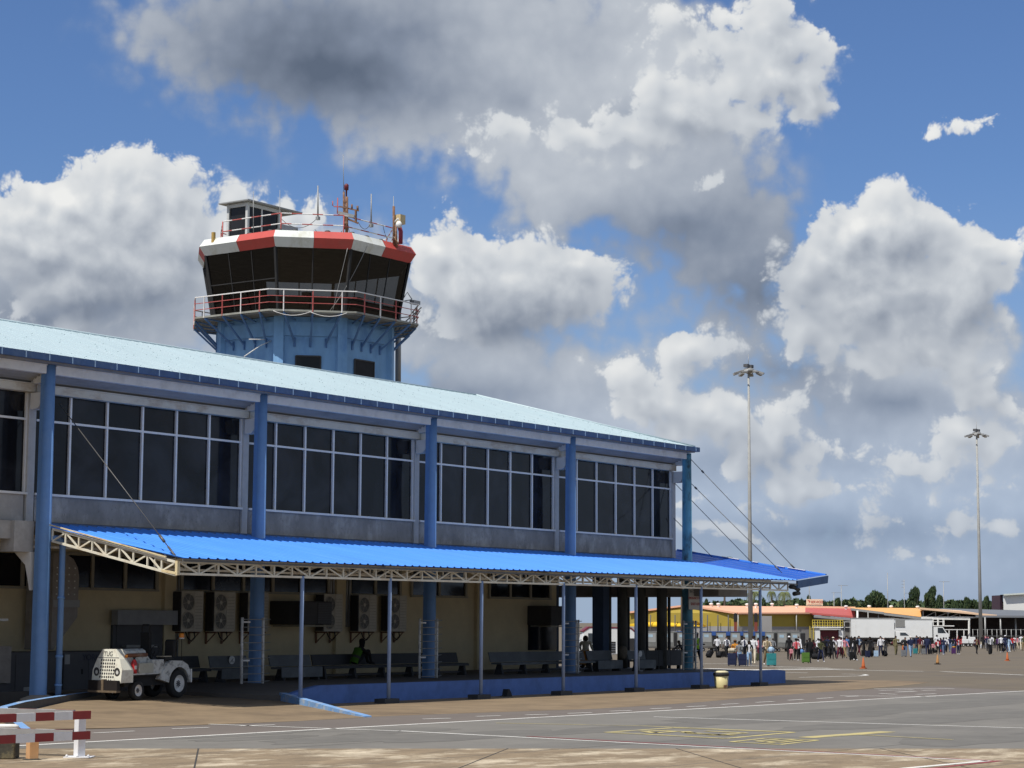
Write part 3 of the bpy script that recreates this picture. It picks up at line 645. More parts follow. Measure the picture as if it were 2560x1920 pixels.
# end sheet beyond the valley, tilted up towards its outer edge
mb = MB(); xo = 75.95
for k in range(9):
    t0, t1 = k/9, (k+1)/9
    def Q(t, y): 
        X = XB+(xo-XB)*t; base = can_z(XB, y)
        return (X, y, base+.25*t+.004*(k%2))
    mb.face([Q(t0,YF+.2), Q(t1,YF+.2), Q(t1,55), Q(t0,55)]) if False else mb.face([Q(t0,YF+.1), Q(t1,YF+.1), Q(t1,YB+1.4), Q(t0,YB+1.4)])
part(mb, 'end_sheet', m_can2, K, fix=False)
mb = MB()
mb.face([(XB,YB+1.4,can_z(XB,YB+1.4)),(xo,YB+1.4,can_z(XB,YB+1.4)+.25),(xo,54,can_z(XB,YB)+.0),(XB,54,can_z(XB,YB)-.2)]); mb.box(XB+.1, xo-.1, 41.5, 54, 3.50, 3.98); part(mb, 'end_soffit', m_soff, K)
mb = MB(); mb.hexa([(XB,YF+.02,3.80),(xo,YF+.02,4.05),(xo,YF+.1,4.05),(XB,YF+.1,3.80),(XB,YF+.02,4.10),(xo+.06,YF+.02,4.36),(xo+.06,YF+.1,4.36),(XB,YF+.1,4.10)]); part(mb, 'fascia', m_gut, K)
mb = MB(); mb.bar((xo,YF+.1,can_z(XB,YF+.1)+.27),(xo,YB+1.4,can_z(XB,YB+1.4)+.27), .12, .05); part(mb, 'edge_flashing', m_can, K)
for y0, y1 in ((38.8,39.6),(39.75,40.1),(41.0,41.25),(41.9,42.7),(44.0,44.35),(44.6,44.75)):
    mb = MB(); mb.bar((xo-.07,y0,can_z(XB,y0)+.30),(xo-.07,y1,can_z(XB,y1)+.30), .10, .02); part(mb, 'edge_gleam', m_white, K)  # white strips stand in for the bright gleams along the edge
mb = MB(); mb.tube([(73.0,38.0,3.86),(73.35,37.98,3.84),(73.6,37.95,3.74),(73.62,37.95,3.62),(73.3,38.0,3.58)], .09, 10); part(mb, 'valley_spout', m_benchd, K)
# lattice trusses
def truss(a, b, h, name, m, n, w=.045, ch=.06):
    """a,b: lower chord ends"""
    mb = MB(); a, b = Vector(a), Vector(b); up = Vector((0,0,h))
    mb.bar(a, b, ch, ch); mb.bar(a+up, b+up, ch, ch)
    for i in range(n+1):
        p = a+(b-a)*(i/n); mb.bar(p+Vector((0,0,.03)), p+up-Vector((0,0,.03)), w, w)
    for i in range(n):
        p = a+(b-a)*(i/n); q = a+(b-a)*((i+1)/n)
        s, e = (p+up, q) if i%2 == 0 else (p, q+up)
        mb.bar(s+(e-s)*.05, s+(e-s)*.95, w*.9, w*.9)
    return part(mb, name, m, K)
truss((38.72,38.04,3.61), (72.85,38.04,3.71), .31, 'truss', m_truss, 46)
truss((38.62,38.04,3.58), (38.62,42.78,4.55), .33, 'truss', m_trussr if False else m_truss, 9)
mb = MB(); mb.bar((38.62,38.0,3.57),(38.62,38.0,3.95), .085); mb.bar((38.55,38.35,4.05),(38.55,YB-.7,5.0), .05, .03); mb.bar((38.6,38.02,3.62),(38.62,38.55,3.70), .062, .062); part(mb, 'rusty_corner', m_trussr, K)
truss((38.8,39.0,3.75), (73.2,39.0,3.82), .28, 'inner_truss', m_truss, 30)
for x in (47.4, 56.1, 64.8): truss((x,38.1,3.66), (x,42.7,4.5), .33, 'cross_truss', m_truss, 8)
PX = [43.62, 47.56, 52.18, 56.82, 61.40, 65.97, 70.54]
for i, x in enumerate(PX):
    mb = MB(); mb.tube([(x,38.04,.18 if i == 0 else .02),(x,38.04,3.66+.08*i/6)], .058, 10); part(mb, 'post', m_post, K)
    if i: mb = MB(); mb.box(x-.34, x+.34, 37.9, 38.3, 0.0, .14); part(mb, 'post_block', m_benchd, K)
# stay cables from the column heads
def cable(pts, r=.014): mb = MB(); mb.tube(pts, r, 6); return mb
c1a = atY(149, 1010, 43.3); c1b = Vector((38.75, 38.15, 4.02))
mid = c1a.lerp(c1b, .88)
mb = cable([c1a, c1b]); mb.tube([c1a.lerp(c1b,.86), c1a.lerp(c1b,.9)], .04, 6); mb.tube([c1a.lerp(c1b,.93), c1b], .03, 6); part(mb, 'stay_cable', m_rope, K)
c5 = Vector((73.6, 43.0, 8.9)); t5 = Vector((75.6, 38.6, 4.5))
for s, e in ((atX(1727,1148,73.5), atY(1995,1430,39.6)), (atX(1714,1195,73.6), atY(1955,1432,38.6))):
    mb = cable([s, e]); mb.tube([s.lerp(e,.10), s.lerp(e,.12)], .04, 6); mb.tube([s.lerp(e,.93), s.lerp(e,.97)], .035, 6); part(mb, 'stay_cable', m_rope, K)
for s, e in ((atX(1684,1205,73.4), atX(1890,1417,75.9)), (atX(1684,1295,73.4), atX(1790,1402,75.9))):
    mb = cable([s, e]); part(mb, 'stay_cable', m_rope, K)
# ================================================================== control tower
m_tw = mat('tower_blue', (.20,.385,.62), .8, var=.14, scale=1.2, stain=(.085,.21,.47), sscale=.55, samt=.75, bump=.1, bscale=14, stretch=(1,1,.5))
m_twb = mat('tower_bracket_blue', (.09,.19,.38), .7, var=.15)
m_red = mat('fascia_red', (.52,.075,.06), .6, var=.08, scale=2, stain=(.42,.10,.08), sscale=1.2, samt=.5)
m_fw = mat('fascia_white', (.70,.72,.68), .6, var=.05, scale=2, stain=(.50,.49,.38), sscale=1.6, samt=.6, stretch=(1,1,.4))
m_rail_r = mat('rail_red', (.42,.08,.07), .6, var=.1, stain=(.45,.25,.22), sscale=4, samt=.5)
m_rail_w = mat('rail_white', (.75,.73,.70), .6, var=.05)
m_deck = mat('deck_grey', (.30,.30,.26), .8, var=.2, scale=2, stain=(.16,.15,.13), sscale=1.5, samt=.6)
m_cabg = tint_glass('cab_tinted_glass', (.30,.31,.32))
m_rust = mat('rusty_steel', (.20,.10,.055), .85, var=.3, scale=6, stain=(.30,.26,.22), sscale=4, samt=.6)
TC = atD(764, 700, 113.5); TX, TY = TC.x, TC.y
def zt(y): return atD(779, y, 109.0).z
Z = dict(ft=zt(588), fc=zt(606.5), fb=zt(629), deck=zt(786), band=zt(841), rail=zt(736.5))
TW = thing('control_tower', 'octagonal blue airport control tower with dark glass cab and red and white striped rim', 'control tower', (TX, TY, 0))
def octo(h, b, z): # vertices, starting at -X face top end, counter-clockwise seen from above
    return [Vector((TX+x, TY+y, z)) for x, y in ((-h,b/2),(-h,-b/2),(-b/2,-h),(b/2,-h),(h,-b/2),(h,b/2),(b/2,h),(-b/2,h))]
def tp(mb, name, m, par=TW, **k): return part(mb, name, m, par, **k)
def loft(rings, mi=0, caps=True):
    mb = MB()
    for r0, r1 in zip(rings, rings[1:]):
        for j in range(8): mb.face([r0[j], r0[(j+1)%8], r1[(j+1)%8], r1[j]])
    if caps: mb.face(rings[0][::-1]); mb.face(rings[-1])
    return mb
tp(loft([octo(4.45,4.2,0), octo(4.45,4.2,Z['deck']-.15)]), 'shaft', m_tw)
tp(loft([octo(4.56,4.3,Z['band']), octo(4.56,4.3,Z['deck']-.45)]), 'ring_beam', m_tw)
o8 = octo(4.5, 4.25, 0)
for i in range(8):
    p = o8[i]; mb = MB(); c = (p-Vector((TX,TY,0))).normalized(); t = Vector((-c.y, c.x, 0))
    q = [p-t*.27-c*.25, p-t*.27+c*.13, p+t*.27+c*.13, p+t*.27-c*.25]
    mb.hexa([v for v in q]+[v+Vector((0,0,Z['deck']-.12)) for v in q]); tp(mb, 'pilaster', m_tw)
# shaft windows
def on_face(i, t, z, out, h=4.45, b=4.2):
    o = octo(h, b, z); a, c = o[i], o[(i+1)%8]; n = Vector((c.y-a.y, a.x-c.x, 0)).normalized()
    if n.dot(a-Vector((TX,TY,a.z))) < 0: n = -n
    return a+(c-a)*t+n*out
for i, t0, t1 in ((1, .27, .67), (2, .26, .66)):
    z1 = zt(891); z0 = z1-1.5
    mb = MB(); mb.hexa([on_face(i,t0,z0,.01),on_face(i,t0,z0,.05),on_face(i,t1,z0,.05),on_face(i,t1,z0,.01),on_face(i,t0,z1,.01),on_face(i,t0,z1,.05),on_face(i,t1,z1,.05),on_face(i,t1,z1,.01)]); w_ = tp(mb, 'window', m_glass if i == 1 else m_dark)
    mb = MB(); 
    for ta in (t0, t1): mb.bar(on_face(i,ta,z0,.06), on_face(i,ta,z1,.06), .07, .05)
    mb.bar(on_face(i,t0,z1,.06), on_face(i,t1,z1,.06), .07, .07); part(mb, 'frame', m_grill, w_)
# deck, struts, railing
D0, D1 = octo(6.0, 5.4, Z['deck']-.10), octo(6.0, 5.4, Z['deck'])
tp(loft([D0, D1]), 'balcony_deck', m_deck)
mb = MB()
for k in range(6): 
    hh = 4.7+.22*k; o = octo(hh, 4.3+.2*k, Z['deck']-.13)
    for j in range(8): mb.bar(o[j], o[(j+1)%8], .05, .05)
o = tp(mb, 'deck_joists', m_steel)
posts = []
for i in range(8):
    n_ = 4 if i%2 == 0 else 3
    for k in range(n_): posts.append((i, (k+.5)/n_))
rails = [[], [], []]
for k, (i, t) in enumerate(posts):
    a, b = D1[i], D1[(i+1)%8]; p = a+(b-a)*t
    mb = MB(); mb.bar(p+Vector((0,0,-.1)), p+Vector((0,0,1.06)), .048); tp(mb, 'rail_post', m_rail_r if k%2 else m_rail_w)
    c = Vector((TX,TY,0)); q = on_face(i, .12+.76*t, Z['band']-.35, .05); e = p-(p-Vector((TX,TY,p.z))).normalized()*.05+Vector((0,0,-.14))
    mb = MB(); mb.bar(q, e, .09, .09); mb.bar(q+Vector((0,0,1.22)), e, .07, .07); mb.bar(q-Vector((0,0,.25)), q+Vector((0,0,.25)), .12, .06); tp(mb, 'strut', m_twb)
for zz, m, w in ((1.07, m_rail_w, .055), (.72, m_rail_r, .036), (.37, m_rail_r, .036)):
    mb = MB()
    for j in range(8): mb.bar(D1[j]+Vector((0,0,zz)), D1[(j+1)%8]+Vector((0,0,zz)), w)
    tp(mb, 'handrail', m)
mb = MB(); mb.bar(D1[3]+Vector((.1,.2,1.0)), D1[3]+Vector((.9,1.2,-.2)), .05); mb.bar(D1[3]+Vector((.5,.2,1.0)), D1[3]+Vector((.3,1.4,.1)), .05); mb.bar(D1[3]+Vector((.2,.6,.1)), D1[3]+Vector((.9,.6,.9)), .04); tp(mb, 'ladder_gate', m_steel)
# sagging white cable under the deck edge
def sag(a, b, d, n=8): return [a.lerp(b, k/n)-Vector((0,0,d*4*(k/n)*(1-k/n))) for k in range(n+1)]
mb = MB()
for k in range(2): mb.tube(sag(D0[1].lerp(D0[2], .05+.42*k), D0[1].lerp(D0[2], .47+.42*k), .22), .018, 5)
tp(mb, 'loose_cable', m_rail_w)
# cab glass: one pane per side, leaning outwards, dark mullions on the corners
GB, GT = octo(4.80, 4.55, Z['deck']), octo(5.42, 5.1, Z['fb']+.03)
for j in range(8):
    mb = MB(); a, b, c, d = GB[j], GB[(j+1)%8], GT[(j+1)%8], GT[j]
    mb.face([a, b, c, d]); tp(mb, 'cab_window', m_cabg, fix=False)
    mb = MB(); mb.bar(a, d, .13, .13); tp(mb, 'mullion', m_black)
    mb = MB()
    for t in ((.5,) if j%2 else (.33, .66)): mb.bar(a.lerp(b,t)+(c-b)*.0, d.lerp(c,t), .05, .05)
    if j == 0: mb.bar(a.lerp(d,.52), b.lerp(c,.52), .05, .05)
    tp(mb, 'glazing_bar', m_black)
# inside: ceiling, console and core
mb = loft([octo(5.3,5.0,Z['fb']-.06), octo(5.3,5.0,Z['fb']+.02)]); tp(mb, 'cab_ceiling', mat('cab_ceiling', (.028,.027,.026), .9, var=.5, scale=1.4, stain=(.07,.065,.055), sscale=.9, samt=.7))
mb = loft([octo(4.6,4.35,Z['deck']), octo(4.7,4.45,Z['deck']+.95)]); tp(mb, 'console', m_dark)
random.seed(5)
mb = MB()
for k in range(7):
    a = 2*math.pi*k/7+.3; mb.box(TX+3.6*math.cos(a)-.25, TX+3.6*math.cos(a)+.25, TY+3.6*math.sin(a)-.2, TY+3.6*math.sin(a)+.2, Z['deck']+.95, Z['deck']+1.35)
o = tp(mb, 'cab_monitors', m_grill); o['kind'] = 'stuff'
mb = MB(); mb.tube(sag(GT[1].lerp(GT[2],.95)+Vector((-.15,-.15,0)), GB[1].lerp(GB[2],.8)+Vector((-.2,-.25,.05)), -.0)+[], .014, 5); tp(mb, 'hanging_wire', m_steel)
mb = MB(); mb.tube(sag(GT[2].lerp(GT[3],.2)+Vector((0,-.3,.3)), GB[1].lerp(GB[2],.75)+Vector((-.3,-.4,.1)), .25), .014, 5); tp(mb, 'hanging_wire', m_steel)
# striped rim: two panels on every side
F = [octo(5.50,5.2,Z['ft']), octo(5.76,5.45,Z['fc']), octo(5.46,5.15,Z['fb'])]
for j in range(8):
    for s in range(2):
        mb = MB(); t0, t1 = s/2+(.003 if s else 0), (s+1)/2
        g = [[r[j].lerp(r[(j+1)%8], t) for t in (t0, t1)] for r in F]
        mb.face([g[0][0], g[0][1], g[1][1], g[1][0]]); mb.face([g[1][0], g[1][1], g[2][1], g[2][0]])
        tp(mb, 'rim_panel', m_red if s else m_fw)
tp(loft([octo(5.45,5.15,Z['fb']+.05), octo(5.47,5.17,Z['ft']-.01)]), 'cab_roof', m_deck)
for k in range(9):
    i, t = [(1,.25),(1,.7),(2,.05),(2,.3),(2,.55),(2,.8),(0,.9),(0,.6),(1,.02)][k]
    mb = MB(); a = octo(5.2,4.95,Z['ft']); p = a[i].lerp(a[(i+1)%8], t); mb.lathe(p, [(.16,-.05),(.17,.07),(.10,.12)], 10); tp(mb, 'rim_lamp', m_grill)
# roof railing
RR = octo(4.55, 4.3, Z['ft'])
for zz, s in ((1.12, 0), (.55, 1)):
    mb = MB()
    for j in range(8):
        n_ = 6
        for k in range(n_): mb.tube([RR[j].lerp(RR[(j+1)%8], k/n_)+Vector((0,0,zz)), RR[j].lerp(RR[(j+1)%8], (k+1)/n_)+Vector((0,0,zz))], .032, 6, mi=(k+s)%2, cap=False)
    tp(mb, 'roof_rail', [m_rail_w, m_rail_r])
for j in range(8):
    mb = MB(); mb.tube([RR[j]-Vector((0,0,.3)), RR[j]+Vector((0,0,1.14))], .035, 6); tp(mb, 'roof_rail_post', m_rail_r)
# rooftop cabin with flat overhanging roof
ux, uy = TX-3.0, TY+1.75; zb0 = Z['ft']-.05; zc = atD(608, 514, 113.2).z
m_cw = mat('cabin_frame', (.55,.55,.53), .6, var=.08)
mb = MB()
mb.box(ux+.1, ux+2.7, uy+.1, uy+1.5, zb0, zc-.1); tp(mb, 'cabin_window', m_glass)
mb = MB()
for x, y in ((ux,uy),(ux+2.62,uy),(ux,uy+1.42),(ux+2.62,uy+1.42)): mb.box(x, x+.16, y, y+.16, zb0, zc-.02)
for (x0,x1,y0,y1) in ((ux+.16,ux+2.62,uy+.02,uy+.10),(ux+.02,ux+.10,uy+.16,uy+1.42)):
    mb.box(x0-.001, x1+.001, y0, y1, zc-.22, zc-.02); mb.box(x0-.001, x1+.001, y0, y1, zb0, zb0+.3)
mb.box(ux+1.2, ux+1.3, uy+.05, uy+.099, zb0+.3, zc-.22); tp(mb, 'cabin_frame', m_cw)
mb = MB(); mb.box(ux-.3, ux+4.3, uy-.3, uy+1.95, zc, zc+.07); tp(mb, 'cabin_roof', m_steel)
mb = MB(); mb.box(ux+2.8, ux+4.5, uy+.2, uy+1.6, zb0, zc-.75); tp(mb, 'cabin_wall', mat('cabin_grey', (.33,.34,.36), .7, var=.06))
# aerials
def TP(x, y, D=110): return atD(440+x/2.765, 360+y/2.765, D)
def whip(x0, y0, x1, y1, r, m, D, base=True):
    mb = MB(); mb.tube([TP(x0,y0,D), TP(x1,y1,D)], [r*1.1, r*.7], 6); mb2 = mb
    if base: mb.box(*(lambda p: (p.x-.09,p.x+.09,p.y-.09,p.y+.09,p.z-.12,p.z+.06))(TP(x0,y0,D)))
    tp(mb, 'aerial', m)
whip(535,620,535,325,.022,m_steel,109,False); whip(718,640,718,318,.02,m_steel,109,False); whip(981,510,981,288,.045,m_steel,109.5); whip(1349,560,1350,345,.042,m_steel,110); whip(1500,690,1504,362,.022,m_steel,111,False)
whip(853,640,853,590,.015,m_steel,112,False); whip(1160,340,1155,72,.02,m_steel,109.5,False)
MD = 109.5
mb = MB()
mb.tube([TP(1163,590,MD), TP(1160,330,MD)], .06, 6); mb.tube([TP(1180,660,MD), TP(1180,365,MD)], .085, 6)
for y in (400,440,470,500,545): mb.bar(TP(1158,y,MD), TP(1190,y,MD), .16, .10)
mb.bar(TP(1130,432,MD), TP(1265,462,MD), .07, .07); mb.bar(TP(1155,505,MD), TP(1260,548,MD), .09, .09); mb.bar(TP(1243,455,MD), TP(1243,545,MD), .09, .09); mb.tube([TP(1216,450,MD), TP(1216,418,MD)], .05, 6); mb.tube([TP(1256,455,MD), TP(1254,428,MD)], .06, 6)
tp(mb, 'antenna_mast', m_rust)
mb = MB(); mb.prism([TP(1118,462,MD-.1), TP(1236,490,MD-.1), TP(1228,508,MD-.1), TP(1150,494,MD-.1), TP(1122,484,MD-.1)], (FH*.12)); tp(mb, 'dish_panel', m_steel)
mb = MB(); mb.tube([TP(1083,395,MD),TP(1083,425,MD),TP(1092,432,MD),TP(1160,437,MD)], .03, 6); mb.tube([TP(1118,372,MD),TP(1115,480,MD),TP(1128,492,MD)], .03, 6); tp(mb, 'loop_aerial', m_rail_r)
mb = MB(); p = TP(1178,320,MD); mb.lathe(p, [(.04,-.35),(.05,0),(.12,.02),(.13,.28),(.06,.36)], 10); tp(mb, 'beacon', mat('beacon_dark_red', (.13,.012,.015), .35))
mb = MB(); mb.tube([TP(1507,700,111), TP(1505,430,111)], .07, 6); mb.tube([TP(1525,715,111), TP(1518,560,111)], .07, 6); mb.tube([TP(1505,640,111), TP(1540,690,111), TP(1552,640,111)], .07, 6); tp(mb, 'antenna_mast', m_rust)
mb = MB(); a = TP(1497,555,111.2); b = TP(1588,492,111.2); mb.box(a.x, a.x+.45, a.y-.55, a.y-.1, a.z, b.z); tp(mb, 'junction_box', mat('box_cream', (.60,.47,.25), .6, stain=(.35,.24,.12), sscale=2, samt=.5))
mb = MB(); p = TP(1541,560,110.4); mb.lathe(p, [(.10,-.14),(.17,-.1),(.18,.08),(.09,.2)], 10); mb.tube([p+Vector((0,0,.2)), p+Vector((-.05,.02,.36)), TP(1512,540,110.6)], .05, 6); tp(mb, 'dome_camera', m_white)
mb = MB(); mb.tube([TP(1552,690,110.8), TP(1554,605,110.8), TP(1545,575,110.8)], .12, 8); tp(mb, 'red_conduit', mat('conduit_red', (.24,.02,.04), .6))
for (x0,y0,x1,y1,s) in ((730,520,975,515,.5),(1190,560,1210,610,.2),(1260,540,1340,560,.3),(1430,560,1465,660,.15),(960,590,1150,600,.5)):
    mb = MB(); mb.tube(sag(TP(x0,y0,109.5), TP(x1,y1,109.5), s), .016, 5); tp(mb, 'loose_cable', m_grill)
mb = MB(); p = TP(258,685,110); mb.box(p.x-.08, p.x+.08, p.y-.08, p.y+.08, p.z-.1, p.z+.6); tp(mb, 'horn_box', mat('ochre', (.42,.27,.07), .7))
mb = MB(); p = TP(1575,1062,113); q = TP(1632,1075,113); mb.tube([p, p.lerp(q,.4)+Vector((0,0,.35)), q], .03, 6); mb.tube([p-Vector((0,0,.2)), q], .03, 6); mb.box(q.x-.1,q.x+.5,q.y-.2,q.y+.1,q.z-.25,q.z-.05); tp(mb, 'side_floodlight', m_steel)
mb = MB(); mb.tube([TP(1535,1640,118), TP(1537,1150,118)], .17, 8); mb.tube([Vector((TP(1535,1640,118).x, TP(1535,1640,118).y, 0)), TP(1535,1640,118)], .17, 8); tp(mb, 'vent_pipe', m_steel)
mb = MB(); mb.tube([TP(470,1470,107.8), TP(580,1395,108.5), TP(660,1360,109)], .03, 6); mb.tube([TP(505,1350,108), TP(610,1352,108.6)], .03, 6); tp(mb, 'bracket_rod', m_pipew)

# ================================================================== flood light masts
m_mast = mat('mast_concrete_grey', (.36,.36,.34), .8, var=.12, scale=2, stain=(.26,.26,.25), sscale=1.2, samt=.5)
def light_mast(px, D, ytop, label, w0=.5, w1=.2):
    t = atD(px, ytop, D); b = atD(px+4, 1600, D); z0 = zg(t.x, t.y)
    t.x, t.y = t.x, t.y
    o = thing('flood_mast', label, 'light mast', (t.x, t.y, z0), 0, 'flood light masts on the apron'); H = t.z-z0
    mb = MB(); mb.tube([(0,0,0),(0,0,H*.5),(0,0,H)], [w0, (w0+w1)/2, w1], 12); mb.build('pole', m_mast, o)
    mb = MB(); mb.lathe((0,0,H), [(.2,-.35),(.55,-.1),(.6,.12),(.3,.25)], 14); 
    for k in range(8):
        a = 2*math.pi*k/8+.3; mb.bar((0,0,H), (1.0*math.cos(a),1.0*math.sin(a),H-.1), .09)
    mb.tube([(1.0*math.cos(2*math.pi*k/16), 1.0*math.sin(2*math.pi*k/16), H-.1) for k in range(17)], .06, 6)
    mb.build('crown_ring', m_steel, o)
    for k in range(8):
        a = 2*math.pi*k/8+.3; c, s = math.cos(a), math.sin(a); mb = MB()
        p = Vector((1.1*c, 1.1*s, H-.2)); q = p+Vector((.55*c, .55*s, -.2)); mb.bar(p, q, .42, .2); mb.build('lamp', m_steel, o)
    for k in (-1, 1):
        mb = MB(); mb.box(k*.45-.22, k*.45+.22, -.25, .25, H+.3, H+.62); mb.build('lamp', m_cab, o)
    mb = MB(); mb.tube([(0,0,H+.2),(0,0,H+1.7)], .03, 5); mb.build('spike', m_steel, o)
    return o
light_mast(1871.3, 215, 926, 'nearer tall grey flood light mast rising behind the canopy end', .27, .105)
light_mast(2441.5, 280, 1084, 'farther tall grey flood light mast standing in front of the open sheds', .27, .115)

# ================================================================== sheds beyond the apron
def px3(pts, D): return [atD(x, y, D) for x, y in pts]
def gz(p): return zg(p.x, p.y)
def wallq(mb, a, b, ya, yb, D, Db=None, mi=0, z0=None):
    p, q = atD(a, ya, D), atD(b, yb, Db or D); mb.face([(p.x,p.y,gz(p)-.1 if z0 is None else z0),(q.x,q.y,gz(q)-.1 if z0 is None else z0),q,p], mi)
m_yel = mat('wall_yellow', (.37,.275,.04), .8, var=.06, scale=.5, stain=(.32,.24,.04), sscale=.2, samt=.5)
m_yel2 = mat('wall_bright_yellow', (.75,.47,.02), .8, var=.06, scale=.5)
m_pink = mat('roof_salmon', (.80,.43,.27), .7, var=.05, scale=.4, stain=(.72,.36,.23), sscale=.2, samt=.5)
m_redr = mat('roof_red', (.47,.105,.09), .7, var=.06, scale=.4, stain=(.44,.10,.09), sscale=.25, samt=.5)
m_oran = mat('roof_orange', (.78,.42,.14), .7, var=.05, scale=.4, stain=(.66,.36,.15), sscale=.25, samt=.5)
m_pale = mat('roof_pale_orange', (.80,.55,.36), .7, var=.05)
m_greyr = mat('roof_grey', (.155,.165,.18), .7, var=.1, scale=.3, stain=(.12,.125,.135), sscale=.2, samt=.5)
m_shed_dark = mat('shed_dark_wall', (.07,.055,.05), .9, var=.3, scale=1, stretch=(1,1,4))  # dark brown walls of the open sheds
m_gwall = mat('wall_pale_grey', (.30,.29,.28), .85, var=.08, scale=.6)
m_ubox = mat('upstand_dark', (.10,.095,.09), .85, var=.1)
m_wh = mat('hangar_white', (.78,.78,.74), .7, var=.04, scale=.3)
# yellow shed: gable end towards the left, long side towards the right
S1 = thing('yellow_warehouse', 'low yellow warehouse with salmon pink roof beyond the baggage containers', 'warehouse', tuple(G(1844, 1620)))
DA, DB, DC = 318, 333, 326
A_, B_, C_ = atD(1844,1533.5,DA), atD(1574,1531,DB), atD(2034,1533,DC); ap = atD(1718,1513.5,326)
rg = atD(1907,1515.5,338); rg2 = atD(2034,1517,341)
mb = MB()
for (p, q) in ((B_, A_), (A_, C_)):
    zs = atD(1844,1566,DA).z; mb.face([(p.x,p.y,zs),(q.x,q.y,zs),q,p])
mb.face([B_, A_, ap]); back = FH*22
mb.face([B_, B_+back, (B_.x+back.x, B_.y+back.y, -1), (B_.x,B_.y,-1)])
part(mb, 'wall', m_yel, S1)
mb = MB()
for (p, q) in ((B_, A_), (A_, C_)):
    z0_, zs = gz(p)-.1, atD(1844,1566,DA).z-.004; mb.face([(p.x,p.y,z0_),(q.x,q.y,z0_),(q.x,q.y,zs),(p.x,p.y,zs)])
part(mb, 'lower_wall', m_gwall, S1)
mb = MB(); out = -FH*.5
for (p, q, r_, s_) in ((A_+out, C_+out, rg2, ap), (B_+out, ap+out*.2, ap+back, B_+back)):
    mb.face([p, q, r_, s_]); mb.face([v-Vector((0,0,.18)) for v in (p,q,r_,s_)])
mb.bar(B_+out, ap+out, .5, .28); mb.bar(ap+out, A_+out, .5, .28); mb.bar(A_+out, C_+out, .2, .25)
part(mb, 'roof', m_pink, S1, fix=False)
for px, D in ((1768,321.5),(1794,320),(1820,319),(1844.5,317.8),(1990,324),(1626,329),(1687,326)):
    p = atD(px,1534,D)-FH*.4; mb = MB(); mb.tube([(p.x,p.y,gz(p)),(p.x,p.y,p.z-.2)], .09, 6); part(mb, 'post', m_steel if px in (1844.5,1990) else m_ubox, S1)
mb = MB(); p, q = atD(1574,1566,DB-1.2), atD(1768,1566,322); mb.face([p, q, atD(1740,1553,323), atD(1690,1551,327), atD(1640,1554,330), atD(1574,1560,DB-1.2)]); part(mb, 'bright_band', m_yel2, S1)
# red shed
S2 = thing('red_roof_shed', 'low shed with faded red sheet roof and grey gutter', 'shed', tuple(G(2090, 1620)))
mb = MB(); a, b, c, d = atD(2033,1534,324), atD(2138,1543,318), atD(2138,1521.5,338), atD(1907,1516.5,338.5); mb.face([a,b,c,d]); mb.face([v-Vector((0,0,.2)) for v in (a,b,c,d)]); mb.bar(a,b,.3,.3); part(mb, 'roof', m_redr, S2, fix=False)
mb = MB(); mb.bar(atD(1962,1516.5,338.2), atD(2138,1519.5,338.2), .4, .34); part(mb, 'ridge', m_pale, S2)
mb = MB(); mb.bar(atD(2036,1541,323), atD(2139,1550,317), .3, .34); part(mb, 'gutter', m_steel, S2)
mb = MB(); wallq(mb, 2034, 2140, 1538, 1548, 325, 319.5); part(mb, 'wall', mat('wall_grey_boarding', (.13,.125,.12), .85, var=.35, scale=1, stretch=(.3,.3,5)), S2)
# orange roofed hangar
S3 = thing('orange_roof_hangar', 'open dark hangar under an orange roof behind the white box trucks', 'hangar', tuple(G(2220, 1620)))
mb = MB(); pts = [atD(2127,1521.5,317), atD(2303,1542.5,314), atD(2303,1520.3,338), atD(2127,1519,338)]
mb.face(pts); mb.face([v-Vector((0,0,.2)) for v in pts]); part(mb, 'roof', m_oran, S3, fix=False)
mb = MB(); mb.bar(atD(2127,1523,316.8), atD(2210,1533,315.4), .2, .34); mb.bar(atD(2210,1535,315.2), atD(2303,1546,313.6), .2, .34); part(mb, 'gutter', m_steel, S3)
mb = MB(); wallq(mb, 2140, 2304, 1523, 1545, 319, 316); part(mb, 'wall', m_shed_dark, S3)
for px, y in ((2143.5,1526),(2170,1530),(2196,1533),(2223,1537),(2250,1540),(2280,1543)):
    p = atD(px, y, 316); mb = MB(); mb.tube([(p.x,p.y,gz(p)),p], .16 if px in (2143.5,2280) else .08, 6); part(mb, 'post', m_pipew if px in (2143.5,2280) else m_steel, S3)
mb = MB(); mb.bar(atD(2143,1546,315.8), atD(2300,1547,315), .14, .14); part(mb, 'rail', m_steel, S3)
# pale edge shed with open truss
S4 = thing('open_truss_shed', 'open shed with pale orange roof edge, bare truss and white beams', 'shed', tuple(G(2380, 1620)))
mb = MB(); pts = [atD(2299,1521,313), atD(2492,1539.5,313), atD(2400,1526,330), atD(2299,1519.2,330)]; mb.face(pts); mb.face([v-Vector((0,0,.25)) for v in pts]); mb.bar(pts[0], pts[1], .2, .3); part(mb, 'roof', m_pale, S4, fix=False)
mb = MB()
for px, y in ((2308,1526),(2339,1529),(2370,1533),(2400,1536)): mb.bar(atD(px,y,314), atD(px,1543,314), .12)
for a, b in ((2313,2337),(2343,2368),(2375,2398)): mb.bar(atD(a,1542,314), atD(b,1530+(a-2313)*.06,314), .1)
part(mb, 'truss', m_steel, S4)
mb = MB(); mb.bar(atD(2303,1543.5,313.5), atD(2446,1543.5,313.5), .22, .22); mb.bar(atD(2303,1546.5,313), atD(2425,1548,313), .24, .24); mb.bar(atD(2423,1548,313), atD(2423,1608,313), .26); part(mb, 'white_beam', m_white, S4)
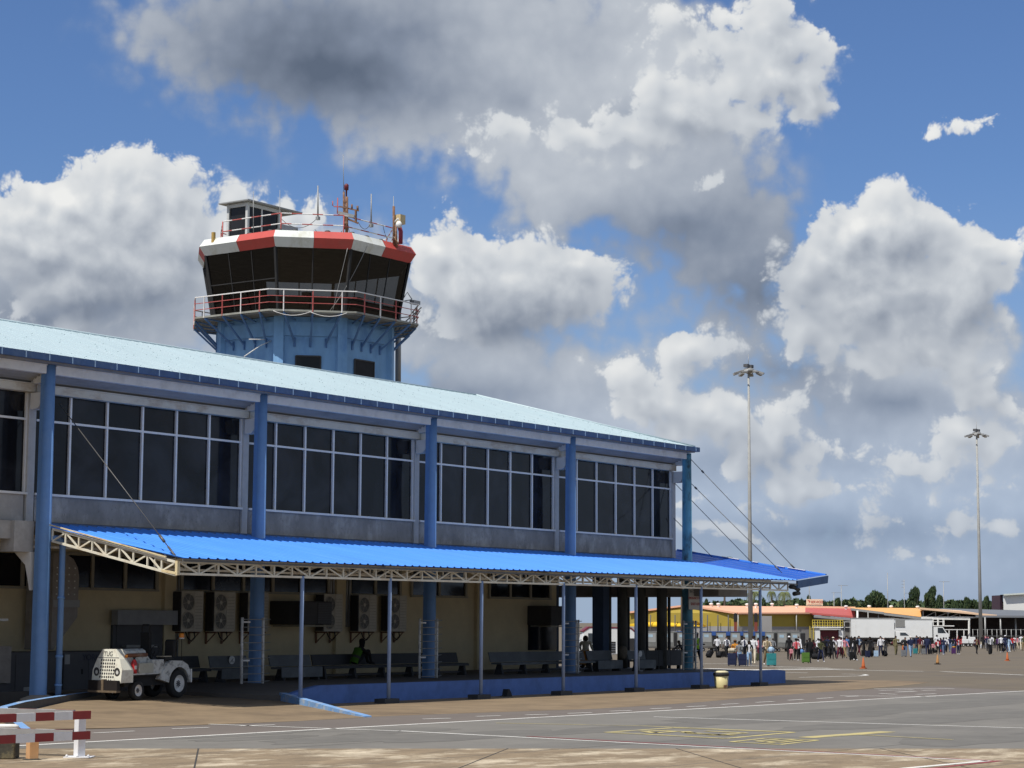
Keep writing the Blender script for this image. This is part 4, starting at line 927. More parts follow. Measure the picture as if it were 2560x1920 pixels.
mb = MB(); wallq(mb, 2303, 2428, 1526, 1538, 330); wallq(mb, 2358, 2422, 1550, 1550, 322); part(mb, 'wall', m_shed_dark, S4)
mb = MB()
for px in (2373, 2393, 2410): mb.bar(atD(px,1574,312.5), atD(px,1608,312.5), .14)
mb.bar(atD(2350,1574,312.5), atD(2423,1574,312.5), .12); part(mb, 'barrier_frame', m_pipew, S4)
# grey roofed shed
S5 = thing('grey_roof_shed', 'long open shed under a low grey sheet roof at the right edge', 'shed', tuple(G(2520, 1620)))
mb = MB(); pts = [atD(2440,1541,312), atD(2640,1542,305), atD(2640,1528,335), atD(2345,1520.5,342)]; mb.face(pts); mb.face([v-Vector((0,0,.2)) for v in pts]); mb.bar(pts[0], pts[1], .2, .3); part(mb, 'roof', m_greyr, S5, fix=False)
mb = MB(); wallq(mb, 2425, 2640, 1540, 1540, 325); part(mb, 'wall', m_shed_dark, S5)
for px in (2462.5, 2501, 2539, 2590):
    p = atD(px,1543,310); mb = MB(); mb.tube([(p.x,p.y,gz(p)),p], .13, 6); part(mb, 'post', m_steel, S5)
FN = thing('mesh_fence', 'thin grey mesh fence standing in front of the grey roofed shed', 'fence', tuple(G(2500, 1622)))
for px in range(2432, 2580, 12):
    mb = MB(); p = atD(px,1573,306); mb.tube([(p.x,p.y,gz(p)),p], .05, 5); part(mb, 'fence_post', m_steel, FN)
mb = MB(); mb.bar(atD(2430,1574,306), atD(2580,1574,306), .05); mb.bar(atD(2430,1590,306), atD(2580,1590,306), .04); part(mb, 'fence_rail', m_steel, FN)
# white building on the right edge
S6 = thing('white_hangar', 'tall plain white hangar above the grey roof at the right edge', 'hangar', tuple(G(2540, 1618)))
mb = MB(); a, b = atD(2508,1487,345), atD(2660,1478,345); bk = FH*30+RH*9
mb.face([(a.x,a.y,-1),(b.x,b.y,-1),b,a]); mb.face([(a.x,a.y,-1),a,a+bk,(a.x+bk.x,a.y+bk.y,-1)]); part(mb, 'wall', m_wh, S6)
mb = MB(); mb.bar(a-FH*.3, b-FH*.3, .8, .25); pk = atD(2600,1474,355); mb.face([a-FH*.3-RH*.6, b-FH*.3, pk+bk, a+bk-RH*.6]); part(mb, 'roof', mat('roof_whitish', (.62,.66,.60), .6, var=.04), S6, fix=False)
mb = MB(); mb.face([atD(2500,1487,346), atD(2507.5,1487,346.5), atD(2507.5,1560,346.5), atD(2500,1560,346)]); mb.prism([atD(2500,1488,347), atD(2507.5,1488,347), atD(2507.5,1560,347), atD(2500,1560,347)], FH*6); part(mb, 'left_side', mat('left_side_dark', (.06,.03,.045), .8), S6)  # left side of the hangar as a separate dark strip
# lamps on the shed roofs
for px, y, D, S in ((1778,1513,327,S1),(1796,1513,327,S1),(1868,1514,330,S1),(1890,1513,330,S1),(1930,1513,336,S2),(1992,1515,336,S2),(2115,1519,336,S2),(2173,1518.5,336,S3),(2228,1519,336,S3),(2294,1520,336,S3)):
    mb = MB(); p = atD(px, y, D); mb.box(p.x-.15, p.x+.15, p.y-.15, p.y+.15, p.z-.5, p.z); mb.lathe(p, [(.2,0),(.34,.1),(.32,.3),(.1,.36)], 8); part(mb, 'roof_lamp', m_white, S)
# advertising board
BB = thing('roof_billboard', 'cream billboard with red lettering above the red shed roof', 'billboard', tuple(atD(2037,1516,338.6)))
bx = lambda u, v, d=0: atD(2016+41*u, 1498+16*v, 338.4-d)
mb = MB(); mb.prism([bx(0,1), bx(1,1), bx(1,0), bx(0,0)], FH*.2); part(mb, 'board', mat('board_cream', (.72,.62,.44), .7, var=.05, scale=2), BB)
mb = MB(); mb.bar(bx(.15,1), bx(.15,1.15), .1); mb.bar(bx(.85,1), bx(.85,1.15), .1); mb.bar(bx(0,1.05), bx(1,1.05), .12); part(mb, 'support', m_ubox, BB)
yb_ = math.atan2(RH.y, RH.x)
c_ = bx(.64,.56,.06)-BB.location; text('lettering', 'SERVICES', .50, m_rtx, BB, c_, (math.pi/2,0,yb_), .01)
mb = MB(); mb.prism([bx(.06,.12,.05), bx(.22,.22,.05), bx(.21,.5,.05), bx(.17,.52,.05), bx(.165,.30,.05)], FH*.03); part(mb, 'emblem', m_rtx, BB)
mb = MB(); mb.prism([bx(.05,.83,.05), bx(.93,.83,.05), bx(.93,.86,.05), bx(.05,.86,.05)], FH*.03); part(mb, 'underline', m_rtx, BB)

# ================================================================== radio poles behind
def radio(px, y0, y1, arms, label, D=395):
    b, t = atD(px, y0, D), atD(px, y1, D); o = thing('radio_pole', label, 'radio mast', (b.x, b.y, gz(b)), 0, 'thin radio poles behind the sheds')
    H = t.z-gz(b); mb = MB(); mb.tube([(0,0,0),(0,0,H)], [.10,.06], 6); mb.build('pole', m_steel, o)
    for (dy, l0, l1) in arms:
        mb = MB(); z = H-dy; mb.bar(RH*l0+Vector((0,0,z)), RH*l1+Vector((0,0,z)), .07); mb.build('arm', m_steel, o)
    return o
radio(2103.5,1500,1462.5,((.1,-.6,1.3),), 'radio pole with one level arm above the red shed roof')
radio(2085,1510,1480.5,((.1,-.5,1.4),), 'short radio pole with one arm left of the crossed pole')
radio(2219.5,1510,1432,(), 'tallest bare radio pole behind the umbrella shaped tree')
radio(2261,1510,1449,((.3,-.5,.1),(.9,-.5,.1),(1.5,-.5,.1),(2.6,.1,1.0)), 'comb shaped radio pole between the two big trees')
radio(2359.5,1510,1453,((.1,-.8,1.2),), 'tee shaped radio pole right of the tall twin trees')
radio(2023.5,1505,1425,((1.,-.2,.25),), 'faint slim pole above the cream billboard')

# ================================================================== trees
m_leaf = [mat('leaves_%s' % n, c, .75, var=.35, scale=1.2, spec=.2) for n, c in (('dark', (.035,.058,.030)), ('mid', (.065,.10,.04)), ('olive', (.11,.13,.05)), ('palm', (.15,.17,.075)))]
m_bark = mat('bark', (.13,.10,.075), .9, var=.25, scale=4)
def crown_mesh(name, lobes, n, size, seed, gaps=.0):
    rnd = random.Random(seed); v = []; f = []; mi = []
    for (cx, cy, cz, rx, ry_, rz2) in lobes:
        for _ in range(n):
            while True:
                p = Vector((rnd.uniform(-1,1), rnd.uniform(-1,1), rnd.uniform(-1,1)))
                if .25 < p.length <= 1: break
            p = p.normalized()*(.55+.45*rnd.random()**.6)
            clump = math.sin(p.x*5+cx)*math.sin(p.y*5+cy)*math.sin(p.z*6+cz)
            if clump < -.25+gaps: continue
            c = Vector((cx+p.x*rx, cy+p.y*ry_, cz+p.z*rz2)); s = size*rnd.uniform(.6,1.4)
            e = Euler((rnd.uniform(-.9,.9), rnd.uniform(-.9,.9), rnd.uniform(0,6.28))).to_matrix()
            i = len(v)
            for q in ((-s,0,0),(0,-s*.55,.1*s),(s,0,0),(0,s*.55,.1*s)): v.append(tuple(c+e@Vector(q)))
            f.append((i,i+1,i+2,i+3)); mi.append(0 if clump < .05 else (1 if rnd.random() < .75 else 2))
    me = bpy.data.meshes.new(name); me.from_pydata(v, [], f)
    for m in m_leaf[:3]: me.materials.append(m)
    me.polygons.foreach_set('material_index', mi); me.update(); return me
def lobes_for(kind, rnd):
    L = []
    if kind == 'round':
        for k in range(13): a = rnd.uniform(0,6.28); r = rnd.uniform(.1,.75); L.append((r*math.cos(a), r*math.sin(a), .86-.42*r*r-rnd.uniform(0,.30), rnd.uniform(.24,.42), rnd.uniform(.24,.42), rnd.uniform(.09,.15)))
    if kind == 'umbrella':
        for k in range(18): a = rnd.uniform(0,6.28); r = rnd.uniform(.05,.85); L.append((r*math.cos(a), r*math.sin(a), .88-.30*r*r+rnd.uniform(-.10,.03), rnd.uniform(.2,.36), rnd.uniform(.2,.36), rnd.uniform(.07,.13)))
    if kind == 'tall':
        for k in range(15): t = k/14; a = rnd.uniform(0,6.28); r = rnd.uniform(.2,.9)*(1.1-t*.45); L.append((r*math.cos(a), r*math.sin(a), .28+.60*t, rnd.uniform(.34,.55)*(1.1-t*.25), rnd.uniform(.34,.5)*(1.1-t*.25), rnd.uniform(.06,.11)))
    return L
TREE = {}
for kind in ('round', 'umbrella', 'tall'):
    for s in range(2):
        rnd = random.Random(11*s+len(kind)); TREE[kind, s] = crown_mesh('crown', lobes_for(kind, rnd), 380, .06, s+5)
        mb = MB(); mb.tube([(0,0,0),(.01,.01,.3),(.0,.02,.62)], [.045,.03,.012], 7)
        for k in range(5):
            a = k*1.3+s; mb.tube([(0,.01,.28+.05*k), (.18*math.cos(a),.18*math.sin(a),.45+.05*k), (.38*math.cos(a),.38*math.sin(a),.58+.05*k)], [.02,.013,.005], 5)
        o = mb.build('trunk', m_bark); TREE['trunk', kind, s] = o.data; bpy.data.objects.remove(o)
def tree(px, ytop, halfw, kind, s, D, label):
    b = atD(px, 1560, D); z0 = gz(b); t = atD(px, ytop, D); H = t.z-z0; wr = halfw/FPX*D
    o = thing('tree', label, 'tree', (b.x, b.y, z0), random.uniform(0,6), 'broad trees behind the sheds')
    cr_ = bpy.data.objects.new('crown', TREE[kind, s]); COL.objects.link(cr_); cr_.parent = o; cr_.scale = (wr, wr, H)
    tr = bpy.data.objects.new('trunk', TREE['trunk', kind, s]); COL.objects.link(tr); tr.parent = o; tr.scale = (wr*.9, wr*.9, H)
    return o
tree(1842,1496,26,'round',0,400,'rounded tree seen under the canopy left of the grey mast')
tree(1768,1492,11,'tall',1,390,'small tree seen beneath the canopy between two blue posts')
tree(1905,1484,20,'round',1,410,'bushy tree behind the drooping palm under the canopy corner')
tree(2006,1492,12,'tall',0,395,'thin tree just left of the cream billboard')
tree(2024,1483,13,'tall',1,430,'hazy narrow tree standing behind the cream billboard')
tree(2062,1497,14,'round',0,420,'low dark tree right beside the cream billboard')
tree(2097,1491,16,'umbrella',1,410,'pale branching tree behind the red shed ridge')
tree(2138,1496,18,'round',1,400,'small dense green tree left of the umbrella shaped tree')
tree(2192,1475,36,'umbrella',0,400,'umbrella shaped broad tree in the middle of the skyline')
tree(2254,1499,14,'round',0,420,'sparse grey green tree under the comb shaped pole')
tree(2291,1461,23,'tall',0,400,'left one of the tall twin trees behind the orange roof')
tree(2325,1459,24,'tall',1,395,'right one of the tall twin trees behind the orange roof')
tree(2350,1482,20,'round',0,410,'tree stepping down right of the tall twin trees')
tree(2388,1489,17,'round',1,405,'rounded tree left of the gap before the farther flood mast')
tree(2418,1487,19,'round',0,415,'broad crowned tree close to the left of the farther flood mast')
tree(2444,1495,12,'tall',1,420,'pointed tree just left of the farther flood mast')
tree(2468,1484,17,'round',0,400,'dark tree just right of the farther flood mast')
tree(2492,1488,18,'round',1,405,'tree between the farther flood mast and the white hangar')
# palms
def palm(px, ytop, spread, D, label, droop, seed):
    b = atD(px, 1560, D); z0 = gz(b); t = atD(px, ytop, D); H = t.z-z0; R2 = spread/FPX*D; rnd = random.Random(seed)
    o = thing('palm_tree', label, 'palm tree', (b.x, b.y, z0), 0, 'palm trees beyond the terminal end')
    mb = MB(); mb.tube([(0,0,0),(.15,.1,H*.5),(0,0,H*.94)], [.26,.19,.16], 8); mb.build('trunk', m_bark, o)
    v = []; f = []
    for k in range(26):
        a = 2*math.pi*k/26*1.0+rnd.uniform(-.2,.2); up = rnd.uniform(-.1,.75); L = R2*rnd.uniform(.8,1.1); pts = []
        for i in range(9):
            s = i/8; r = L*s*(1-.25*s*droop); zz = H*.94+L*(up*s*1.0-droop*1.15*s*s)
            pts.append(Vector((r*math.cos(a), r*math.sin(a), zz)))
        side = Vector((-math.sin(a), math.cos(a), 0))
        for i in range(1, 8):
            for sg in (-1, 1):
                for h in (0, .5):
                    p = pts[i].lerp(pts[i+1], h); ln = L*.26*(1-.6*abs(i/8-.4)); d = (side*sg+(pts[i+1]-pts[i]).normalized()*.6-Vector((0,0,.5*droop+.2))).normalized()*ln; w = (pts[i+1]-pts[i]).normalized()*L*.028
                    j = len(v); v += [tuple(p-w), tuple(p+w), tuple(p+d)]; f.append((j,j+1,j+2))
    me = bpy.data.meshes.new('crown'); me.from_pydata(v, [], f); me.materials.append(m_leaf[3] if droop > .8 else m_leaf[1]); me.update()
    c = bpy.data.objects.new('crown', me); COL.objects.link(c); c.parent = o
    return o
palm(1706, 1372, 24, 250, 'palm whose fronds show just right of the weathered corner column', .5, 1)
palm(1812, 1384, 26, 380, 'slender palm with bare trunk seen left of the nearer flood mast', .55, 2)
palm(1886, 1474, 30, 385, 'palm below the canopy corner behind the nearer flood mast', .9, 3)
palm(1962, 1474, 34, 380, 'large drooping palm seen under the canopy tip', 1.2, 4)
palm(1930, 1472, 22, 385, 'drooping palm with yellowish fronds beside the last canopy post', 1.1, 5)
# dense far bush line
rnd = random.Random(21); v = []; f = []; mi = []
for k in range(14000):
    px = rnd.uniform(1730, 2512); D = rnd.uniform(420, 460); hump = 6*math.sin(px*.045)+4*math.sin(px*.13+1)+3*math.sin(px*.31)
    y = 1512-hump*.5-(rnd.random()**1.7)*-14-4; p = atD(px, y+rnd.uniform(-3,3), D); s = rnd.uniform(.35,.8)
    e = Euler((rnd.uniform(-1.2,1.2), rnd.uniform(-1.2,1.2), rnd.uniform(0,6.28))).to_matrix(); i = len(v)
    for q in ((-s,0,0),(0,-s*.6,0),(s,0,0),(0,s*.6,0)): v.append(tuple(p+e@Vector(q)))
    f.append((i,i+1,i+2,i+3)); mi.append(rnd.choice((0,0,1,1,2)))
me = bpy.data.meshes.new('far_bushes'); me.from_pydata(v, [], f)
for m in m_leaf[:3]: me.materials.append(m)
me.polygons.foreach_set('material_index', mi); o = bpy.data.objects.new('far_bushes', me); COL.objects.link(o)
tag(o, 'continuous line of far bushes and scrub behind the sheds', 'bushes', kind='stuff')

# ================================================================== vehicles and equipment on the far apron
m_tw2 = mat('truck_white', (.72,.73,.72), .5, var=.04, scale=.5, stain=(.62,.62,.60), sscale=.4, samt=.5)
m_wind = glassy('vehicle_window', (.02,.025,.03), .08)
def frame_at(px, py, D, name, label, cat, group=None, yaw=0):
    """Empty on the apron whose local X runs along the picture's right and local -Y towards the viewer"""
    p = atD(px, py, D); return thing(name, label, cat, (p.x, p.y, gz(p)), math.atan2(RH.y, RH.x)+yaw, group)
def wheel(o, x, y, r, w, name='wheel'):
    mb = MB(); mb.lathe((x, y, r), [(r*.55,-w/2),(r*.95,-w/2),(r,-w*.3),(r,w*.3),(r*.95,w/2),(r*.55,w/2)], 18, axis='y', cap=False); t = mb.build(name, m_black, o)
    mb = MB(); mb.lathe((x, y, r), [(r*.15,-w*.42),(r*.54,-w*.40),(r*.54,w*.40),(r*.15,w*.42)], 14, axis='y'); mb.build('rim', m_pipew, t)
def box_truck(px, D, L, label, boxz, cab, rail=False, bx_top=4.0):
    o = frame_at(px, 1600, D, 'box_truck', label, 'truck', 'white box trucks', yaw=R_(-8))
    mb = MB(); mb.box(0, L, -1.2, 1.2, boxz, bx_top); b = mb.build('cargo_box', m_tw2, o, bevel=.04)
    mb = MB(); mb.box(-.03, L+.03, -1.23, 1.23, bx_top-.12, bx_top+.03); mb.build('top_rail', m_steel, b)
    mb = MB(); mb.box(.2, L+2.0, -.45, .45, .55, .85); mb.box(.4, L, -1.15, 1.15, boxz-.18, boxz-.003); mb.build('chassis', m_black, o)
    x = L+.15
    mb = MB(); h0, h1, ln = cab
    mb.prism([(x,-1.1,.5),(x+ln,-1.1,.5),(x+ln,-1.1,h0),(x+ln-.25,-1.1,h0+.15),(x+ln*.62,-1.1,h1),(x,-1.1,h1)], (0,2.2,0)); c = mb.build('cab', m_tw2, o, bevel=.05)
    mb = MB(); mb.prism([(x+ln*.28,-1.115,h0+.12),(x+ln-.38,-1.115,h0+.12),(x+ln*.60,-1.115,h1-.15),(x+ln*.28,-1.115,h1-.15)], (0,2.23,0)); mb.build('side_window', m_wind, c)
    mb = MB(); a = Vector((x+ln-.22,0,h0+.22)); e = Vector((x+ln*.65,0,h1-.10)); n = Vector((.03,0,.02)); mb.face([a+n+Vector((0,-1,0)),a+n+Vector((0,1,0)),e+n+Vector((0,.95,0)),e+n+Vector((0,-.95,0))]); mb.build('windscreen', m_wind, c, fix=False)
    mb = MB(); mb.box(x+ln, x+ln+.12, -1.05, 1.05, .45, .75); mb.build('bumper', m_ubox, c)
    for wx in (1.2, x+ln*.5):
        for wy in (-1.0, 1.0): wheel(o, wx, wy, .48, .3)
    return o, x, ln
t1, x1, l1 = box_truck(2128, 296, 6.1, 'nearer white box truck with a sloping front platform over a small cab', 1.15, (1.35, 2.05, 2.3), bx_top=3.95)
mb = MB(); mb.prism([(6.2,-1.1,3.3),(6.2,-1.1,2.35),(9.6,-1.1,2.05),(9.6,-1.1,2.12)], (0,2.2,0)); mb.build('front_platform', m_tw2, t1)
mb = MB(); mb.box(6.25, 7.6, -1.18, -1.14, 2.7, 3.75); mb.build('mesh_screen', mat('mesh_grey', (.22,.22,.21), .8, var=.3, scale=12), t1)
t2, x2, l2 = box_truck(2209, 304, 7.05, 'farther white box truck with a railed platform on top of its cab', 1.15, (1.7, 2.75, 2.2), bx_top=3.85)
mb = MB(); mb.box(7.1, 10.2, -1.15, 1.15, 2.82, 2.95)
for x in (7.15, 7.9, 8.7):
    for y in (-1.1, 1.1): mb.box(x, x+.1, y-.05, y+.05, 2.95, 4.0)
for z in (3.45, 3.95): mb.box(7.15, 8.8, -1.13, -1.08, z, z+.09); mb.box(7.15, 8.8, 1.08, 1.13, z, z+.09)
mb.build('railed_platform', m_white, t2)
# yellow railed service platform
m_yr = mat('rail_yellow', (.55,.42,.05), .6, var=.12, scale=5)
SP = frame_at(2030, 1600, 285, 'service_platform', 'wheeled service platform with yellow railings and a white canopy', 'service platform')
mb = MB(); mb.box(.2, 4.2, -1.1, 1.1, 2.55, 2.68); mb.build('deck', m_white, SP)
mb = MB()
for x in (.25,.95,1.65,2.35,3.05,3.75,4.15):
    for y in (-1.05,1.05): mb.box(x-.035, x+.035, y-.035, y+.035, 2.68, 3.62)
for z in (2.85,3.2,3.58):
    for y in (-1.05,1.05): mb.box(.2, 4.2, y-.04, y+.04, z, z+.07)
mb.build('railing', m_yr, SP)
mb = MB()
for k in range(9): mb.box(-.35, .15, -.5, .5, .3+.27*k, .36+.27*k)
mb.box(-.38,-.30,-.5,-.42,.2,2.8); mb.box(.12,.2,-.5,-.42,.2,2.8); mb.build('ladder', m_yr, SP)
mb = MB(); mb.box(.35, 1.0, -.9, .9, .5, 2.3); mb.build('lift_frame', m_tw2, SP); mb = MB(); mb.box(3.6, 4.2, -.9, .9, .5, 2.3); mb.build('lift_frame', m_tw2, SP)
mb = MB(); mb.box(1.05, 3.55, -.7, .7, .5, 2.2); mb.build('inner_panel', mat('dark_maroon', (.10,.015,.02), .8), SP)
mb = MB(); mb.box(.9, 3.8, -1.3, 1.1, 2.32, 2.42); mb.build('canopy', m_tw2, SP)
mb = MB(); 
for x in (4.4,5.2,6.0): mb.box(x, x+.06, -.6, -.54, .5, 3.4)
mb.box(4.3, 6.1, -.6, -.54, 2.6, 2.66); mb.box(4.3, 6.1, -.6, -.54, 3.35, 3.41); mb.build('side_rail', m_pipew, SP)
for wx in (.6, 3.8): 
    for wy in (-.9,.9): wheel(SP, wx, wy, .35, .22)
# small white ground equipment by the sheds
for k, (px, w, h, lb) in enumerate(((2412,.9,1.0,'white ground power cart beside the shed fence, left one'),(2432,1.2,.9,'white ground power cart beside the shed fence, right one'))):
    o = frame_at(px, 1600, 290, 'ground_cart', lb, 'cart', 'white ground carts')
    mb = MB(); mb.box(-w/2, w/2, -.5, .5, .45, .45+h*.6); mb.box(-w/2+.1, w/2-.3, -.45, .45, .45+h*.6, .45+h); mb.build('body', m_tw2, o, bevel=.05)
    mb = MB(); mb.bar((-w/2,0,.4),(-w/2-.7,0,.25),.06); mb.build('tow_bar', m_steel, o)
    for wx in (-.3,.35):
        for wy in (-.45,.45): wheel(o, wx, wy, .2, .14)
# baggage containers on dollies
m_uld = mat('container_metal', (.22,.22,.205), .55, metal=.25, var=.12, scale=1.5, stain=(.14,.14,.13), sscale=.9, samt=.5)
m_uldp = mat('container_panel', (.34,.345,.33), .6, metal=.1, var=.08, scale=2)
m_curt = mat('curtain_blue', (.03,.09,.30), .8, var=.15, scale=3)
m_stk = mat('sticker_blue', (.38,.52,.62), .6)
def uld(px, D, w, label, side, cblue):
    o = frame_at(px, 1600, D, 'baggage_container', label, 'container', 'metal baggage containers on dollies', yaw=R_(6))
    mb = MB(); mb.prism([(0,-.75,.55),(w,-.75,.55),(w+.25,-.75,.95),(w+.25,-.75,2.15),(0,-.75,2.15)], (0,1.5,0)); mb.build('shell', m_uld, o)
    mb = MB(); mb.box(.08, w*.72, -.775, -.752, 1.0, 2.0); mb.build('side_panel', m_uldp, o)
    mb = MB(); mb.box(w*.15, w*.5, -.785, -.776, 1.55, 1.85); mb.build('sticker', m_stk, o)
    mb = MB(); mb.box(w*.78, w+.22, -.78, -.752, .62, 2.05); mb.build('opening', m_dark, o)
    mb = MB()
    if cblue: mb.box(w*.74, w+.24, -.82, -.781, 1.75, 2.17); mb.box(-.02, w+.27, -.8, .78, 2.151, 2.20)
    else: mb.box(-.01, w+.26, -.77, .77, 2.151, 2.18)
    mb.build('curtain' if cblue else 'top_trim', m_curt if cblue else m_uldp, o)
    mb = MB(); mb.box(-.15, w+.3, -.8, .8, .38, .52); mb.bar((-.15,0,.42),(-.8,0,.3),.08); mb.build('dolly', m_ubox, o)
    for wx in (.15, w-.1):
        for wy in (-.65,.65): wheel(o, wx, wy, .19, .12)
    return o
nm = ['leftmost of the baggage containers with a blue curtain, half behind a canopy post','baggage container with blue curtain behind the first white shirted pilot','baggage container with blue curtain behind the second white shirted pilot','baggage container with blue curtain just left of the nearer flood mast',
      'baggage container with blue top behind the nearer flood mast','plain grey baggage container right of the last canopy post','plain grey baggage container second right of the last canopy post','plain grey baggage container at the right end of the row']
for k, (px, w, b) in enumerate(((1752,1.45,1),(1787,1.5,1),(1823,1.45,1),(1855,1.3,1),(1885,.95,1),(1909,1.3,0),(1940,1.4,0),(1973,1.4,0))): uld(px, 228, w, nm[k], 0, b)
for k, (px, lb) in enumerate(((1612,'grey baggage container seen between the old columns, left one'),(1655,'grey baggage container seen between the old columns, next to the last column'),(1690,'grey baggage container with blue curtain seen just left of the notice'))): uld(px, 224, 1.5, lb, 0, k == 2)
# orange uprights and a white cooling unit behind the containers
for px, lb in ((1839,'rusty orange hydraulic post behind the containers, left one'),(1890,'rusty orange hydraulic post behind the containers, right one')):
    o = frame_at(px, 1600, 250, 'hydraulic_post', lb, 'lift post', 'rusty lift posts'); mb = MB(); mb.box(-.17,.17,-.17,.17,0,3.3); mb.build('lower_tube', mat('rust_orange', (.22,.05,.03), .7, var=.2), o); mb = MB(); mb.box(-.2,.2,-.2,.2,3.3,4.1); mb.lathe((0,0,4.1),[(.2,0),(.22,.1),(.1,.25)],8); mb.build('head', m_dark, o)
o = frame_at(1916, 1600, 262, 'generator_unit', 'grey white boxy cooling unit above the containers', 'generator'); mb = MB(); mb.box(-.6,.65,-.5,.5,.3,4.05); mb.build('housing', m_gwall, o); mb = MB(); mb.box(-.9,-.62,-.45,.45,.3,3.6); mb.build('side_panel', m_white, o)
# white van behind the colonnade
V = frame_at(1450, 1600, 150, 'white_van', 'white van with dark red roof edge parked behind the terminal columns', 'van', yaw=R_(4))
mb = MB(); mb.prism([(0,-.9,.4),(4.3,-.9,.4),(4.35,-.9,1.1),(4.0,-.9,2.0),(3.6,-.9,2.35),(.6,-.9,2.4),(.15,-.9,2.1),(0,-.9,1.3)], (0,1.8,0)); b = mb.build('body', m_tw2, V, bevel=.08)
mb = MB(); mb.prism([(.05,-.93,2.1),(.55,-.93,2.44),(3.65,-.93,2.39),(4.1,-.93,2.0),(4.02,-.93,1.95),(3.6,-.93,2.3),(.62,-.93,2.34),(.13,-.93,2.02)], (0,1.86,0)); mb.build('roof_edge', mat('maroon', (.16,.02,.035), .5), b)
mb = MB(); mb.box(.5,1.4,-.93,-.905,1.25,1.95); mb.build('window', m_wind, b); mb = MB(); mb.box(3.35,3.9,-.93,-.905,.75,1.6); mb.build('rear_panel', m_dark, b)
mb = MB()
for k in range(5): mb.box(1.9,2.5,-.93,-.905,.55+.17*k,.67+.17*k)
mb.build('grille', m_dark, b)
for wx in (.8,3.5):
    for wy in (-.85,.85): wheel(V, wx, wy, .33, .22)
# ================================================================== things under the canopy
def at(o, mb, name, m, **k): return mb.build(name, m, o, **k)
# outdoor condenser units on wall brackets
m_fan = mat('fan_grey', (.17,.16,.14), .6, var=.3, scale=6)
def condenser():
    o = thing('condenser_unit', 'x', 'air conditioner', (0,0,0), 0, 'twin fan condenser units on the beige wall')
    mb = MB(); mb.box(.04,1.05,0,.38,0,1.34); mb.box(.62,1.05,-.012,-.001,.02,1.32); at(o, mb, 'housing', m_cond, bevel=.02)
    mb = MB()
    for k in range(9): mb.box(-.015,.0,.02,.36,.05+.14*k,.10+.14*k)
    for k in range(5): mb.box(-.02,-.016,.03+.075*k,.05+.075*k,.03,1.30)
    mb.box(.005,.035,.01,.37,.02,1.32); at(o, mb, 'side_grille', m_grill)
    for z in (.37, .97):
        mb = MB(); mb.lathe((.33,0,z), [(.27,-.02),(.27,-.014),(.245,-.006),(.05,-.004)], 24, axis='y'); f = at(o, mb, 'fan', m_fan)
        mb = MB()
        for k in range(6):
            a = k*math.pi/3+.2; mb.bar((.33,-.03,z), (.33+.26*math.cos(a),-.03,z+.26*math.sin(a)), .007, .006)
        mb.lathe((.33,0,z), [(.275,-.036),(.30,-.03),(.30,-.012),(.275,-.012)], 24, axis='y', cap=False); mb.lathe((.33,0,z), [(.06,-.04),(.06,-.02)], 12, axis='y'); at(f, mb, 'guard', m_cond)
    mb = MB()
    for k in range(11): mb.box(.66,1.0,-.018,-.0125,.10+.105*k,.115+.105*k)
    at(o, mb, 'louvre', m_gfr)
    for x in (.15, .9):
        mb = MB(); mb.bar((x,-.02,-.03),(x,.5,-.03),.05); mb.bar((x,.46,-.03),(x,.46,-.42),.05); mb.bar((x,.05,-.06),(x,.44,-.38),.03); at(o, mb, 'bracket', m_rust)
    mb = MB(); mb.tube([(.85,.2,0),(.85,.15,-.2),(.75,.2,-.32),(.65,.3,-.2),(.65,.4,.0)], .02, 6); at(o, mb, 'hose', m_black)
    return o
c0 = condenser()
for k, (x, lb) in enumerate(((48.97,'twin fan condenser unit nearest the roller shutter'),(50.53,'twin fan condenser unit second from the roller shutter'),(52.2,'twin fan condenser unit half hidden by the second blue column'),(56.2,'twin fan condenser unit with a dark wall box in front of it'),(58.15,'twin fan condenser unit right of the pilaster above the seated woman'),(59.95,'twin fan condenser unit partly behind a thin canopy post'))):
    o = c0 if k == 0 else copy_tree(c0); o['label'] = lb; o.location = (x, 47.98, 2.03)
def wallbox(x0, x1, y0, z0, z1, lb):
    o = thing('wall_box_unit', lb, 'air conditioner', (x0, y0, z0), 0, 'dark boxed units hung on the wall'); w, h = x1-x0, z1-z0
    mb = MB(); mb.box(0,w,0,YW-y0,0,h); at(o, mb, 'casing', m_grill, bevel=.02)
    mb = MB()
    for k in range(12): mb.box(w*.5,w-.03,-.02,-.001,.05+(h-.1)*k/12,.09+(h-.1)*k/12)
    at(o, mb, 'louvre', m_cab)
    mb = MB(); mb.bar((-.1,-.03,-.04),(w+.05,-.03,-.04),.05); mb.bar((w*.8,0,-.04),(w*.8,YW-y0-.02,-.04),.05); mb.bar((.2,0,-.04),(.2,YW-y0-.02,-.04),.05); at(o, mb, 'shelf', m_gfr)
wallbox(53.9, 55.45, 46.95, 2.27, 3.09, 'dark louvred wall box left of the seated woman')
wallbox(69.75, 71.5, 47.3, 2.28, 3.07, 'dark wall box at the right end of the beige wall')
